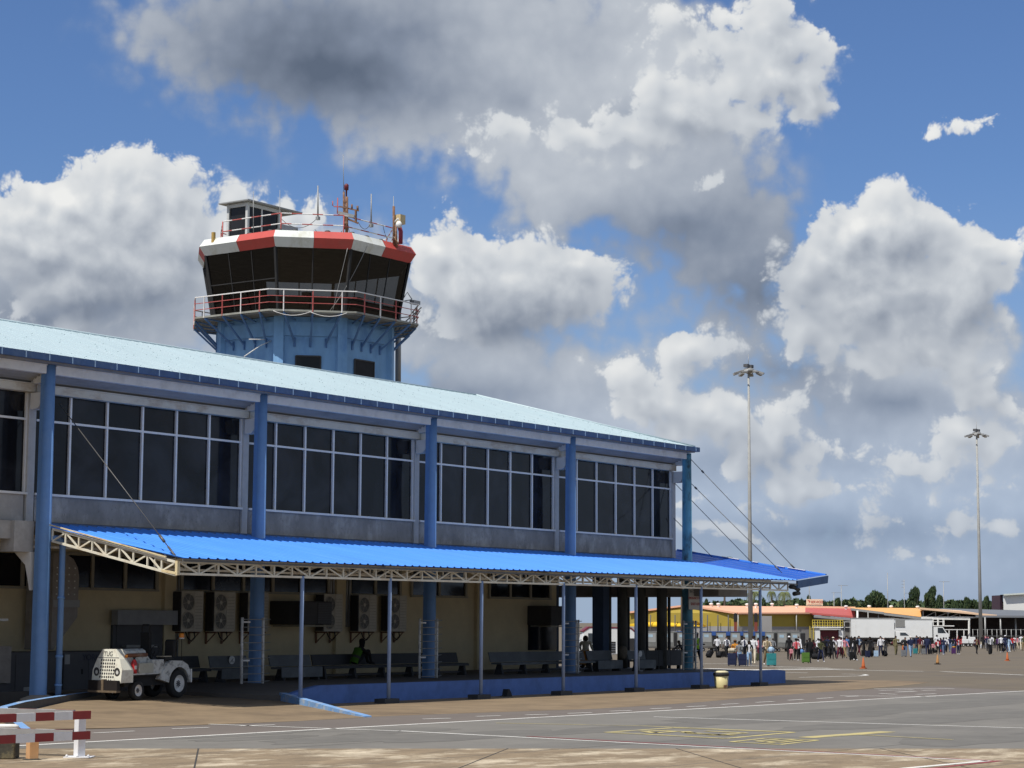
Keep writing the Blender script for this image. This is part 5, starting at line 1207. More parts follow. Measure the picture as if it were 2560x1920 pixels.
# air handling cabinets and ducts left
AH = thing('air_handler', 'row of dark grey air handling cabinets standing behind the white tug', 'air handler', (40.2,46.3,.33))
mb = MB(); mb.box(0,5.4,0,1.6,-.15,1.12); at(AH, mb, 'casing', m_cab, bevel=.02)
for k, x in enumerate((.75,1.75,2.55,3.6,4.6)): mb = MB(); mb.box(x-.42,x+.42,-.02,-.001,-.08,1.05); d_ = at(AH, mb, 'access_door', m_cab); mb = MB(); mb.box(x+.33,x+.37,-.05,-.021,.45,.6); at(d_, mb, 'handle', m_black)
for x, z, w, h in ((1.28,.65,.14,.5),(1.28,.2,.12,.45),(2.3,.75,.2,.36),(3.9,.35,.25,.22),(.75,-.05,.22,.2)): mb = MB(); mb.box(x-w/2,x+w/2,-.03,-.021,z,z+h*.8); at(AH, mb, 'label_plate', m_steel)
text('lettering', 'YORK', .26, mat('letter_blue_dark', (.03,.035,.06), .6), AH, (3.25,-.024,.86), (math.pi/2,0,0))
DU = thing('sheet_metal_duct', 'grey sheet metal duct curving down beside the first blue column', 'duct', (42.7,47.1,1.5))
mb = MB(); poly = [(-.1,0,0),(.0,0,0),(.12,0,.14),(.92,0,.98),(.95,0,2.2),(.88,0,2.5),(.7,0,2.75),(.4,0,2.9),(-.1,0,2.9)]; mb.prism(poly, (0,1.2,0)); at(DU, mb, 'casing', m_duct, bevel=.015)
mb = MB(); mb.box(-.1,.965,-.03,-.001,1.28,1.5); at(DU, mb, 'seam_band', m_steel)
mb = MB()
for j in range(5):
    for k in range(4): mb.box(.02+.24*k,.06+.24*k,-.012,-.001,1.65+.2*j,1.69+.2*j)
o = at(DU, mb, 'rivets', m_pipew); o['kind'] = 'stuff'
o = thing('tapered_hood', 'dark tapered metal hood at the left edge behind the blue column', 'duct', (38.6,46.0,.33))
mb = MB(); mb.prism([(0,0,.75),(.6,0,.25),(1.5,0,.25),(1.5,0,1.3),(0,0,1.35)], (0,1.4,0)); at(o, mb, 'hood', m_duct); mb = MB(); mb.box(-1,1.55,.1,1.4,-.2,.22); at(o, mb, 'base', m_cab)
mb = MB(); mb.bar((-.9,.1,2.06),(1.4,.1,2.06),.07); at(o, mb, 'wall_rail', m_pipew)
# pipe guards round the columns
def guard(cx, lb, k):
    o = thing('column_guard', lb, 'pipe guard', (cx, 42.6, .5), 0, 'pipe guards round the columns')
    for (x, y) in ((-1.12,0),(-.26,-.08),(.03,.22)):
        mb = MB(); mb.tube([(x,y,0),(x+.02*(k-1),y,2.0)], .042, 8); at(o, mb, 'upright', m_pipew)
    for i in range(9):
        z = .06+.235*i; mb = MB(); mb.tube([(-1.14,-.03,z),(-.26,-.11,z),(.25,.1,z+.01)], .014, 5); at(o, mb, 'rod', m_steel)
    mb = MB(); mb.bar((-1.1,0,1.86),(-.8,0,1.86),.05); mb.bar((-1.1,0,.7),(-.8,0,.7),.05); at(o, mb, 'stub', m_pipew)
for k, (i, lb) in enumerate(((2,'pipe guard round the column right of the white tug'),(3,'pipe guard round the column right of the seated woman'),(4,'pipe guard round the column at the end of the beige wall'),(5,'pipe guard under the white notice on the last column'))): guard(CX[i]-(.0 if i < 5 else .0)+(.02 if i != 2 else -.2+.2)-(8.745-8.745), lb, k)
# benches
def bench(x0, x1, y, lb, solid=False, m=m_bench, back=True, zs=.36):
    o = thing('bench', lb, 'bench', (x0, y, .5), 0, 'grey waiting benches'); L = x1-x0
    mb = MB(); mb.box(0,L,0,.45,zs,zs+.07); at(o, mb, 'seat', m, bevel=.01)
    mb = MB(); mb.box(0,L,-.02,-.001,zs-(.26 if solid else .02),zs+.05); at(o, mb, 'front_board', m)
    if back: mb = MB(); mb.hexa([(0,.46,zs+.08),(L,.46,zs+.08),(L,.50,zs+.08),(0,.50,zs+.08),(0,.56,zs+.44),(L,.56,zs+.44),(L,.60,zs+.44),(0,.60,zs+.44)]); at(o, mb, 'backrest', m)
    n = max(2, round(L/1.4))
    for k in range(n):
        x = .15+(L-.3)*k/(n-1); mb = MB(); mb.prism([(x,.03,0),(x,.42,0),(x,.38,.12),(x,.30,zs-.001),(x,.12,zs-.001),(x,.07,.12)], (.09,0,0)); at(o, mb, 'leg', m_benchd)
    mb = MB(); mb.bar((.1,.24,.12),(L-.1,.24,.12),.05); at(o, mb, 'stretcher', m_benchd)
    return o
b1 = bench(44.9, 46.7, 44.4, 'dark bench directly behind the rear wheel of the tug', m=m_benchd)
b1 = bench(46.75, 48.45, 44.0, 'grey bench with a round white sticker on its backrest', True)
mb = MB(); mb.lathe((.95,.47,.67), [(.13,-.012),(.13,0)], 20, axis='y'); s_ = at(b1, mb, 'round_sticker', m_paper)
mb = MB(); mb.bar((.88,.455,.60),(1.0,.455,.72),.02,.004); mb.bar((.95,.455,.66),(1.02,.455,.60),.02,.004); at(s_, mb, 'symbol', m_dark)
bench(49.4, 51.4, 43.9, 'pale fronted grey bench left of the second canopy post', True)
B3 = bench(51.6, 59.6, 44.0, 'longest dark bench on which the woman in the green vest sits', m=m_benchd)
bench(60.9, 67.2, 43.5, 'long grey bench in front of the dark serving hatch')
bench(67.4, 69.2, 43.5, 'short grey bench beside the column at the end of the wall', True)
bench(69.6, 70.9, 43.0, 'short grey bench with a stick leaning by it', True)
o = thing('dark_screen', 'long low black screen along the right end of the platform', 'screen', (70.9,44.0,.5)); 
for k in range(4): mb = MB(); mb.box(.95*k,.95*k+.93,0,.06,.14,.78); at(o, mb, 'panel', m_benchd)
for k in range(3): mb = MB(); mb.box(.1+1.7*k,.2+1.7*k,-.04,.1,0,.14); at(o, mb, 'foot', m_black)
o = thing('stick_stand', 'thin white stick stand with a clock shaped disc beside the short bench', 'stand', (69.45,42.9,.5)); mb = MB(); mb.tube([(0,0,0),(0,0,.72)], .025, 6); at(o, mb, 'stick', m_pipew); mb = MB(); mb.lathe((.12,0,.68),[(.12,-.01),(.12,.01)],16,axis='y'); at(o, mb, 'disc', m_paper); mb = MB(); mb.box(-.12,.12,-.12,.12,-.0,.03); at(o, mb, 'foot', m_steel)
o = thing('wooden_mallet', 'brown cloth bundle hung over the short bench backrest', 'bundle', (69.3,43.55,1.3)); o.name = 'cloth_bundle'
mb = MB(); mb.lathe((0,0,0), [(.05,-.35),(.16,-.25),(.2,0),(.14,.14),(.03,.2)], 10); at(o, mb, 'cloth', mat('cloth_brown', (.13,.11,.08), .95, var=.3, scale=6))
# pedal bin and wheel chock in front of the platform
o = thing('pedal_bin', 'cream pedal bin with black rim standing before the blue platform edge', 'bin', (66.75,37.65,.004), R_(-20))
mb = MB(); mb.lathe((0,0,0), [(.23,0),(.235,.05),(.27,.46)], 20); at(o, mb, 'body', mat('bin_cream', (.62,.54,.27), .55, var=.06, stain=(.42,.33,.14), sscale=3, samt=.5))
mb = MB(); mb.lathe((0,0,.46), [(.285,0),(.30,.02),(.30,.10),(.28,.11)], 20); at(o, mb, 'rim', m_black)
mb = MB(); mb.lathe((0,0,.57), [(.27,0),(.26,.05),(.16,.08)], 20); at(o, mb, 'lid', mat('lid_cream', (.66,.60,.38), .5))
mb = MB(); mb.box(-.09,.05,-.285,-.24,.04,.13); at(o, mb, 'pedal', m_rust)
o = thing('wheel_chock', 'small black rubber wheel chock lying before the platform edge', 'chock', (54.3,38.55,.004)); mb = MB(); mb.prism([(0,0,0),(.32,0,0),(.26,0,.12),(.16,0,.24),(.08,0,.24)], (0,.2,0)); at(o, mb, 'wedge', m_black); mb = MB(); mb.tube([(.0,.1,.03),(-.25,.08,.02)], .015, 6); at(o, mb, 'rope', m_black)

# ================================================================== tow tractor on the ramp
TG = thing('tow_tractor', 'battered white baggage tow tractor parked on the ramp under the canopy', 'tow tractor', (40.12,42.1,.172)); TG.rotation_euler = (0, R_(-1.1), 0); TG.scale = (.87, .90, 1)
m_tg = mat('tractor_white', (.80,.78,.66), .55, var=.05, scale=4, stain=(.36,.26,.17), sscale=3.6, samt=.5, bump=.03)
m_tg2 = mat('tractor_white_scuffed', (.62,.62,.58), .65, var=.08, scale=4, stain=(.12,.11,.10), sscale=4.5, samt=.9)
def slant(z): return .15*max(0, z-.5)
poly = [(-.64,.50),(.64,.50),(.64,.85),(.50,1.15),(.29,1.42),(-.29,1.42),(-.50,1.15),(-.64,.85)]
mb = MB(); fr_ = [Vector((slant(z), y, z)) for y, z in poly]; bk_ = [Vector((.36+slant(z)*.3+(0.18 if abs(y) > .6 else 0), y*1.0, z)) for y, z in poly]
mb.face(fr_); mb.face(bk_[::-1])
for j in range(8): mb.face([fr_[j], bk_[j], bk_[(j+1)%8], fr_[(j+1)%8]])
nose = at(TG, mb, 'nose', m_tg, bevel=.02)
mb = MB()
def fp(y, z, d=.006): return Vector((slant(z)-d, y, z))
def dot(y, z, r):
    n = 8; mb.face([fp(y+r*math.cos(2*math.pi*k/n), z+r*math.sin(2*math.pi*k/n)) for k in range(n)])
for i in range(6):
    for j in range(7): dot(-.285+.095*j, .66+.092*i, .032)
for i in range(5): dot(-.2+.09*i, .575, .022)
at(nose, mb, 'grille_holes', m_dark, fix=False)
text('lettering', 'TUG', .19, m_dark, nose, (slant(1.27)-.01, .02, 1.23), (math.pi/2, 0, -math.pi/2)).rotation_euler = (math.pi/2-R_(8.5), 0, -math.pi/2)
mb = MB(); mb.hexa([fp(-.47,1.175,.004),fp(.47,1.175,.004),fp(.47,1.175,-.004),fp(-.47,1.175,-.004),fp(-.44,1.20,.004),fp(.44,1.20,.004),fp(.44,1.20,-.004),fp(-.44,1.20,-.004)]); at(nose, mb, 'grime_band', mat('grime', (.24,.23,.21), .7, var=.3, scale=8))
for y in (-.45, .45):
    mb = MB(); mb.lathe((slant(.80), y, .80), [(.12,-.02),(.115,-.005),(.06,.03)], 18, axis='x'); h_ = at(TG, mb, 'headlight', m_grill); mb = MB(); mb.lathe((slant(.80)-.01, y-.01, .79), [(.055,-.012),(.05,-.002)], 14, axis='x'); at(h_, mb, 'lens', glassy('lens', (.45,.45,.42), .15))
mb = MB(); mb.box(-.14,-.02,-.63,-.06,.30,.57); mb.box(-.14,-.02,.06,.63,.30,.57); at(TG, mb, 'bumper', mat('bumper_dark', (.014,.010,.009), .7, var=.3, scale=6))
mb = MB(); mb.box(-.16,-.005,-.05,.05,.24,.60); mb.box(-.17,-.0,-.63,.63,.24,.295); at(TG, mb, 'coupling', mat('coupling_rust', (.15,.11,.07), .7, var=.3, scale=6))
# hood with rounded shoulders
mb = MB(); hp = [(-.34,.80),(-.34,1.24),(-.27,1.36),(-.14,1.41),(.14,1.41),(.27,1.36),(.34,1.24),(.34,.80)]; mb.prism([(.40,y,z) for y, z in hp], (1.05,0,0)); hd = at(TG, mb, 'hood', m_tg2, bevel=.015)
mb = MB(); mb.tube([(.55,-.36,1.24),(1.42,-.36,1.24)], .055, 10); at(hd, mb, 'exhaust_pipe', mat('exhaust_rust', (.22,.09,.045), .7, var=.35, scale=5, stain=(.4,.36,.3), sscale=3, samt=.4))
mb = MB(); mb.box(.35,1.75,-.60,.60,.66,.70); mb.box(.35,3.0,-.45,.45,.38,.655); ch = at(TG, mb, 'chassis', m_black)
mb = MB(); mb.box(.36,1.7,-.62,.62,.701,.735); at(TG, mb, 'side_step', m_tg2)
mb = MB(); mb.box(.85,1.48,-.61,-.36,.736,1.02); at(TG, mb, 'battery_box', mat('box_grey_cream', (.47,.46,.38), .65, var=.06, stain=(.3,.28,.22), sscale=3, samt=.5), bevel=.01)
mb = MB(); mb.lathe((.40,-.47,1.18), [(.02,0),(.055,.01),(.05,.07),(.02,.085)], 10); at(TG, mb, 'indicator', mat('indicator_orange', (.70,.25,.03), .4))
mb = MB(); mb.box(1.46,1.98,-.58,.58,.70,1.10); at(TG, mb, 'cowl', m_tg2, bevel=.02)
mb = MB(); mb.tube([(1.42,-.2,1.22),(1.55,-.25,1.18),(1.62,-.32,1.05)], .03, 8); at(TG, mb, 'lever', m_white)
# rear body and fenders
for s in (-1, 1):
    mb = MB(); n = 14; c = Vector((2.60,0,.40)); ar = [(c.x+.47*math.cos(math.pi*(.97-.92*k/n)), c.z+.47*math.sin(math.pi*(.97-.92*k/n))) for k in range(n+1)]
    outp = [(1.72,.55),(1.80,.68),(2.06,1.0),(2.25,1.06),(2.75,1.04),(3.0,.92),(3.12,.70),(3.12,.60)]
    y0, y1 = (-.66,-.38) if s < 0 else (.38,.66)
    poly2 = [Vector((x,y0,z)) for x, z in outp]+[Vector((x,y0,z)) for x, z in ar[::-1]]
    mb.prism(poly2, (0,y1-y0,0)); at(TG, mb, 'fender', m_tg2)
mb = MB(); mb.box(1.98,3.05,-.37,.37,.62,1.02); at(TG, mb, 'rear_deck', m_black)
mb = MB(); mb.box(3.13,3.19,-.66,.66,.42,.80); at(TG, mb, 'rear_plate', m_white)
mb = MB(); mb.box(2.05,2.42,-.56,-.2,1.06,1.16); st_ = at(TG, mb, 'seat', m_black, bevel=.03); mb = MB(); mb.box(2.0,2.35,-.55,-.22,1.161,1.19); at(st_, mb, 'folded_cloth', mat('cloth_cream', (.45,.40,.30), .9, var=.2))
mb = MB(); mb.prism([(2.40,-.58,1.12),(2.52,-.58,1.12),(2.56,-.58,1.60),(2.50,-.58,1.66),(2.42,-.58,1.60)], (0,.42,0)); at(TG, mb, 'backrest', m_black, bevel=.04)
mb = MB(); mb.box(1.95,2.05,.05,.45,1.02,1.85); mb.tube([(2.0,.08,1.85),(2.0,.08,2.02),(2.0,.12,2.06),(2.0,.38,2.06),(2.0,.42,2.02),(2.0,.42,1.85)], .03, 8); at(TG, mb, 'guard_panel', m_black, bevel=.02)
mb = MB(); mb.tube([(1.7,-.3,1.1),(1.82,-.32,1.32)], .02, 6); at(TG, mb, 'steering_column', m_black); mb = MB(); pts = [Vector((1.84+.03*math.cos(a),-.32+.17*math.sin(a),1.34+.15*math.cos(a))) for a in [2*math.pi*k/16 for k in range(17)]]; mb.tube(pts, .014, 6); at(TG, mb, 'steering_wheel', m_black)
mb = MB(); mb.tube([(2.86,-.5,1.02),(2.86,-.5,1.66)], .012, 6); at(TG, mb, 'beacon_pole', m_black)
mb = MB(); mb.lathe((2.86,-.5,1.66), [(.09,0),(.09,.03)], 14); bb = at(TG, mb, 'beacon_base', m_white); mb = MB(); mb.lathe((2.86,-.5,1.69), [(.08,0),(.085,.03),(.08,.10),(.05,.13)], 14); at(bb, mb, 'lens', mat('beacon_orange', (.75,.24,.02), .35))
def tyre(x, y, r, w, s):
    mb = MB(); mb.lathe((x,y,r), [(r*.60,-w/2),(r*.9,-w/2),(r*.985,-w*.38),(r,-w*.2),(r,w*.2),(r*.985,w*.38),(r*.9,w/2),(r*.60,w/2)], 28, axis='y', cap=False); t = at(TG, mb, 'wheel', m_black)
    mb = MB(); q = -1 if y < 0 else 1; mb.lathe((x,y,r), [(r*.10,q*w*.30),(r*.26,q*w*.30),(r*.30,q*w*.16),(r*.50,q*w*.20),(r*.55,q*w*.44),(r*.61,q*w*.47),(r*.61,q*w*.40)], 24, axis='y', cap=False); at(t, mb, 'rim', m_pipew)
    mb = MB(); 
    for k in range(8): a = 2*math.pi*k/8; p = Vector((x+r*.2*math.cos(a), y+q*w*.32, r+r*.2*math.sin(a))); mb.box(p.x-.014,p.x+.014,p.y-.012,p.y+.012,p.z-.014,p.z+.014)
    mb.lathe((x,y,r), [(r*.16,q*w*.31),(r*.14,q*w*.40)], 12, axis='y'); at(t, mb, 'hub', m_cab)
for s in (-1,1): tyre(.80, s*.52, .27, .22, s); tyre(2.60, s*.53, .40, .27, s)
FE = thing('fire_extinguisher', 'red fire extinguisher strapped on the side step of the white tow tractor', 'fire extinguisher', (40.12+.61,42.1-.45,.172+.735+.014))
mb = MB(); mb.lathe((0,0,0), [(.075,0),(.082,.02),(.082,.30),(.05,.37),(.025,.39)], 14); at(FE, mb, 'cylinder', mat('extinguisher_red', (.45,.02,.02), .4, var=.08)); mb = MB(); mb.lathe((0,0,.39), [(.03,0),(.03,.04)], 8); mb.bar((-.06,0,.44),(.05,0,.44),.025); at(FE, mb, 'valve', m_black); mb = MB(); mb.box(-.05,.03,-.088,-.078,.12,.22); at(FE, mb, 'label', m_paper)

# ================================================================== barrier in the near left corner
m_bw = mat('barrier_white', (.72,.72,.73), .6, var=.05, scale=5, stain=(.52,.51,.48), sscale=3, samt=.4); m_br = mat('barrier_red', (.24,.02,.02), .55, var=.1, scale=4)
m_bgrey = mat('barrier_back_grey', (.27,.26,.25), .8, var=.1, scale=5)
BF = thing('barrier', 'low red and white striped barrier with two rails at the near left corner', 'barrier', tuple(atZ(197,1895,.005)))
def rel(v): return Vector(v)-BF.location
e0, e1 = atD(225,1780,36.0), atD(0,1781,34.5); e0.z = e1.z = 0; dA = (e1-e0).normalized(); nA = Vector((-dA.y,dA.x,0))
if nA.dot(FH) > 0: nA = -nA
f0 = atD(186,1780,36.3); f1 = atD(0,1769,36.9); f0.z = f1.z = 0; dB = (f1-f0).normalized(); nB = Vector((-dB.y,dB.x,0))
for base, d, n, ln, off in ((e0, dA, nA, .40, 0), (f0, dB, nB, .40, .2)):
    for zt_, zb_ in ((.825,.685),(.475,.335)):
        for k in range(7):
            a, b = base+d*(ln*k+ (.0)), base+d*(ln*(k+1)-.0015); mb = MB(); t = n*.03
            mb.hexa([rel(a-t+Vector((0,0,zb_))),rel(b-t+Vector((0,0,zb_))),rel(b+t+Vector((0,0,zb_))),rel(a+t+Vector((0,0,zb_))),rel(a-t+Vector((0,0,zt_))),rel(b-t+Vector((0,0,zt_))),rel(b+t+Vector((0,0,zt_))),rel(a+t+Vector((0,0,zt_)))])
            back_ = base is f0
            mb.mi = [0,0 if not back_ else 1,0,0,0,0]
            at(BF, mb, 'rail', [m_bgrey, m_br if k%2 == 0 else m_bw] if back_ else (m_br if k%2 == 0 else m_bw))
mb = MB(); pc = rel(atD(198,1895,36.25)); pc.z = 0; u, w_ = dA*-.085, nA*-.06
mb.hexa([pc-u-w_, pc+u-w_, pc+u+w_, pc-u+w_]+[q+Vector((0,0,.80)) for q in (pc-u-w_, pc+u-w_, pc+u+w_, pc-u+w_)]); at(BF, mb, 'post', m_bw, bevel=.01)
mb = MB(); u2, w2 = RH*.24, FH*.2
mb.hexa([q+Vector((0,0,z)) for z in (.002,.018) for q in (pc-u2-w2, pc+u2-w2, pc+u2+w2, pc-u2+w2)]); bp_ = at(BF, mb, 'base_plate', m_bw)
for sx in (-1,0,1):
    mb = MB(); mb.lathe(pc+RH*(.19*sx)-FH*.15+Vector((0,0,.018)), [(.025,0),(.02,.03),(.008,.04)], 8); at(bp_, mb, 'bolt', m_bw)
mb = MB(); q = pc+d*1.8 if False else rel(e0+dA*2.45); mb.box(q.x-.06,q.x+.06,q.y-.05,q.y+.05,0,.80); at(BF, mb, 'post', m_bw)
o = thing('orange_post', 'short faded orange post set in the concrete below the barrier rail', 'post', tuple(atZ(80,1899,.005))); mb = MB(); a = math.atan2(RH.y,RH.x)+R_(35); o.rotation_euler = (0,0,a); mb.box(-.085,.085,-.085,.085,0,.42); at(o, mb, 'shaft', mat('faded_orange', (.60,.34,.16), .8, var=.12, scale=5, stain=(.45,.30,.16), sscale=3, samt=.5), bevel=.01); mb = MB(); mb.lathe((0,0,0), [(.17,0),(.12,.02)], 10); at(o, mb, 'mortar_ring', mat('mortar_dark', (.05,.045,.035), .9))
o = thing('concrete_block', 'mossy dark concrete block under the barrier at the left edge', 'block', tuple(atZ(8,1897,.005))); o.rotation_euler = (0,0,math.atan2(RH.y,RH.x)); mb = MB(); mb.box(-.5,.21,-.1,.3,0,.36); at(o, mb, 'body', mat('mossy_concrete', (.06,.055,.04), .95, var=.35, scale=6, stain=(.22,.18,.09), sscale=4, samt=.8, bump=.4), bevel=.02)
o = thing('boom_pole', 'white boom pole resting level behind the barrier at the left edge', 'pole', tuple(atD(20,1816,38.5))); mb = MB(); mb.tube([RH*-1.6,RH*.14,RH*.2], [.05,.045,.02], 10); at(o, mb, 'boom', m_white); mb = MB(); mb.box(-.95,-.8,-1,-.85,-.5,.0); at(o, mb, 'rest', m_bw)
# traffic cones
m_cone = mat('cone_orange', (.50,.12,.03), .7, var=.1, scale=5, stain=(.35,.14,.06), sscale=3, samt=.5); m_cone2 = mat('cone_faded', (.42,.21,.07), .8, var=.15, scale=5)
def cone(px, py, H, m, lb):
    p = G(px, py, .012); o = thing('traffic_cone', lb, 'traffic cone', tuple(p), 0, 'orange traffic cones on the apron')
    mb = MB(); s = H*.26; mb.box(-s,s,-s,s,0,.05); at(o, mb, 'base', m_black if m is m_cone2 else m); mb = MB(); mb.lathe((0,0,.05), [(H*.2,0),(H*.16,H*.2),(H*.05,H*.93),(H*.03,H*.95)], 14); at(o, mb, 'body', m)
cone(2158.5,1672,.58,m_cone,'bright orange cone with a pale tip nearest the canopy'); cone(2344,1661.5,.60,m_cone2,'faded brownish cone on a dark base in the middle of the apron'); cone(2518.5,1652.5,.66,m_cone,'orange cone near the right edge of the apron'); cone(2257,1627,.6,m_cone,'small far orange cone standing among the walking passengers')
# ================================================================== people
def seg_d(p, a, b):
    ab = b-a; t = max(0, min(1, (p-a).dot(ab)/max(1e-9, ab.length_squared))); return (p-(a+ab*t)).length
def body(name, J, sub=2):
    """J: dict joint -> (pos, radius); one continuous skin surface, material by nearest bone"""
    bones = [('pelvis','waist',1),('waist','chest',1),('chest','neck',1),('neck','chin',0),('chin','brow',0),('brow','crown',0)]
    for s in 'lr':
        bones += [('chest','sh'+s,1),('sh'+s,'el'+s,1),('el'+s,'wr'+s,4),('wr'+s,'ha'+s,0),('pelvis','hip'+s,2),('hip'+s,'kn'+s,2),('kn'+s,'an'+s,2),('an'+s,'to'+s,3)]
        if 'th'+s in J: bones += [('wr'+s,'th'+s,0)]
    names = list(J); me = bpy.data.meshes.new(name); bm = bmesh.new(); sk = bm.verts.layers.skin.verify(); V = {}
    for n in names:
        p, r = J[n]; v = bm.verts.new(p); v[sk].radius = r if isinstance(r, tuple) else (r, r); v[sk].use_root = (n == 'pelvis'); V[n] = v
    for a, b, _ in bones: bm.edges.new((V[a], V[b]))
    bm.to_mesh(me); bm.free(); ob = bpy.data.objects.new(name, me); COL.objects.link(ob)
    ob.modifiers.new('s', 'SKIN').use_smooth_shade = True; s2 = ob.modifiers.new('u', 'SUBSURF'); s2.levels = s2.render_levels = sub
    dg = bpy.context.evaluated_depsgraph_get(); out = bpy.data.meshes.new_from_object(ob.evaluated_get(dg)); out.name = name
    bpy.data.objects.remove(ob); bpy.data.meshes.remove(me)
    P = {n: Vector(J[n][0]) for n in names}; out.materials.clear()
    for _ in range(6): out.materials.append(None)
    for f in out.polygons:
        c = Vector(f.center); best = min(((seg_d(c, P[a], P[b])/(J[a][1] if not isinstance(J[a][1], tuple) else J[a][1][1]), m) for a, b, m in bones))
        mi = best[1]
        if mi == 1 and abs(c.x) < .045 and f.normal.y < -.45 and c.z < P['neck'].z: mi = 5
        f.material_index = mi
    return out
def pose(stride=0, arms=(0,0), bend=(0,0), lean=0, wide=1.0, knee=None, skirt=False, hunch=0):
    """normalised to height 1, facing -Y; arms: swing of left/right upper arm forwards (rad), bend: elbow flexion"""
    J = {}; L = lambda z: -lean*(z-.5)
    J['pelvis'] = ((0,0,.52), (.088*wide,.066*wide)); J['waist'] = ((0,L(.61),.61), (.080*wide,.058*wide)); J['chest'] = ((0,L(.74),.74), (.095*wide,.066*wide))
    J['neck'] = ((0,L(.835),.835), .034); J['chin'] = ((0,L(.87)-.012,.868), .040); J['brow'] = ((0,L(.93)-.006,.925), .052); J['crown'] = ((0,L(.97),.965), .040)
    for i, s in enumerate('lr'):
        x = (-1 if s == 'l' else 1); st = stride*(1 if s == 'l' else -1)
        J['hip'+s] = ((x*.052,0,.495), .060*wide**.5)
        kf = .16*math.sin(st)*1.0; J['kn'+s] = ((x*.055, -kf-.012-(.015 if st < 0 else 0), .275), .042 if not skirt else .075)
        J['an'+s] = ((x*.058, -kf*1.9+(.03 if st < 0 else 0), .045+(.03 if st < 0 else 0)), .027 if not skirt else .085)
        J['to'+s] = ((x*.066, -kf*1.9-.075+(.03 if st < 0 else 0), .018+(.005 if st < 0 else 0)), .022)
        a = arms[i]; sh = Vector((x*.112*wide**.5, L(.80), .805)); J['sh'+s] = (tuple(sh), .040)
        d = Vector((x*.16, -math.sin(a), -math.cos(a))).normalized(); el = sh+d*.165; J['el'+s] = (tuple(el), .029)
        a2 = a+bend[i]; d2 = Vector((x*(.05-.30*min(1,bend[i]/2)), -math.sin(a2), -math.cos(a2))).normalized(); wr = el+d2*.14; J['wr'+s] = (tuple(wr), .020)
        J['ha'+s] = (tuple(wr+d2*.062), .017); J['th'+s] = (tuple(wr+d2*.035+Vector((-x*.022,-.012,0))), .009)
    return J
BODY = {}
for nm_, kw in dict(
    stand=dict(), walk=dict(stride=.7, arms=(-.35,.35), bend=(.25,.35)), walk2=dict(stride=-.75, arms=(.4,-.4), bend=(.4,.2)),
    pull=dict(stride=.6, arms=(-.45,.15), bend=(.1,.3)), carry=dict(stride=-.5, arms=(.15,.3), bend=(1.5,1.3)), phone=dict(stride=.3, arms=(.1,.7), bend=(.2,1.7)),
    big=dict(stride=.4, arms=(-.1,.1), bend=(.3,.3), wide=1.28), skirt=dict(stride=.15, arms=(.1,.1), bend=(.8,.3), skirt=True), up=dict(arms=(2.3,1.9), bend=(.6,.9)), bendf=dict(lean=.75, arms=(.9,1.0), bend=(.5,.6))).items():
    BODY[nm_] = body('person_body_'+nm_, pose(**kw))
def hair_mesh(kind):
    v = []; f = []; n, m = 12, 7; R_h = (.057,.062,.062)
    for i in range(m+1):
        ph = math.pi*.62*i/m
        for j in range(n):
            t = 2*math.pi*j/n; x, y, z = math.sin(ph)*math.cos(t), math.sin(ph)*math.sin(t), math.cos(ph)
            low = 1.0 if y > -.2 else (.55 if i > 3 else 1)
            zz = z if y > -.15 else max(z, .18); k = 1.0
            if kind == 'long' and i > 4 and y > -.1: zz = z-(i-4)*.42; k = 1.12
            if kind == 'afro': k = 1.25
            if kind == 'cap' and y < -.5 and i >= 4: k = 1.5; zz = .2
            v.append((x*R_h[0]*k, y*R_h[1]*k+.002, .932+zz*R_h[2]*(1.15 if kind == 'afro' else 1)))
    for i in range(m):
        for j in range(n): a = i*n+j; b = i*n+(j+1)%n; f.append((a,b,b+n,a+n))
    me = bpy.data.meshes.new('hair'); me.from_pydata(v, [], f); me.materials.append(None)
    for p in me.polygons: p.use_smooth = True
    return me
HAIR = {k: hair_mesh(k) for k in ('short','long','afro','cap')}
CM = {}
def cloth(c, r=.85):
    k = tuple(round(q, 3) for q in c)
    if k not in CM: CM[k] = mat('cloth_%d' % len(CM), c, r, var=.10, scale=9, spec=.2)
    return CM[k]
PAL = dict(white=(.66,.66,.68), black=(.014,.014,.016), navy=(.018,.024,.06), jean=(.075,.12,.22), ljean=(.24,.36,.52), grey=(.20,.21,.22), dgrey=(.06,.06,.065), red=(.42,.03,.035), pink=(.55,.22,.25), beige=(.48,.40,.29), khaki=(.26,.20,.11), olive=(.07,.075,.035), orange=(.52,.22,.03), blue=(.10,.20,.42), lblue=(.35,.48,.62), camo=(.17,.15,.08), maroon=(.09,.015,.025), purple=(.08,.03,.12), teal=(.04,.24,.25), brown=(.10,.055,.03), yellow=(.55,.45,.05), lime=(.30,.55,.03), cream=(.58,.52,.40), skind=(.055,.030,.020), skinm=(.13,.075,.048), skinl=(.34,.20,.14), hairb=(.008,.007,.007), hairw=(.50,.49,.47), green=(.10,.20,.04))
def C(n): return cloth(PAL[n])
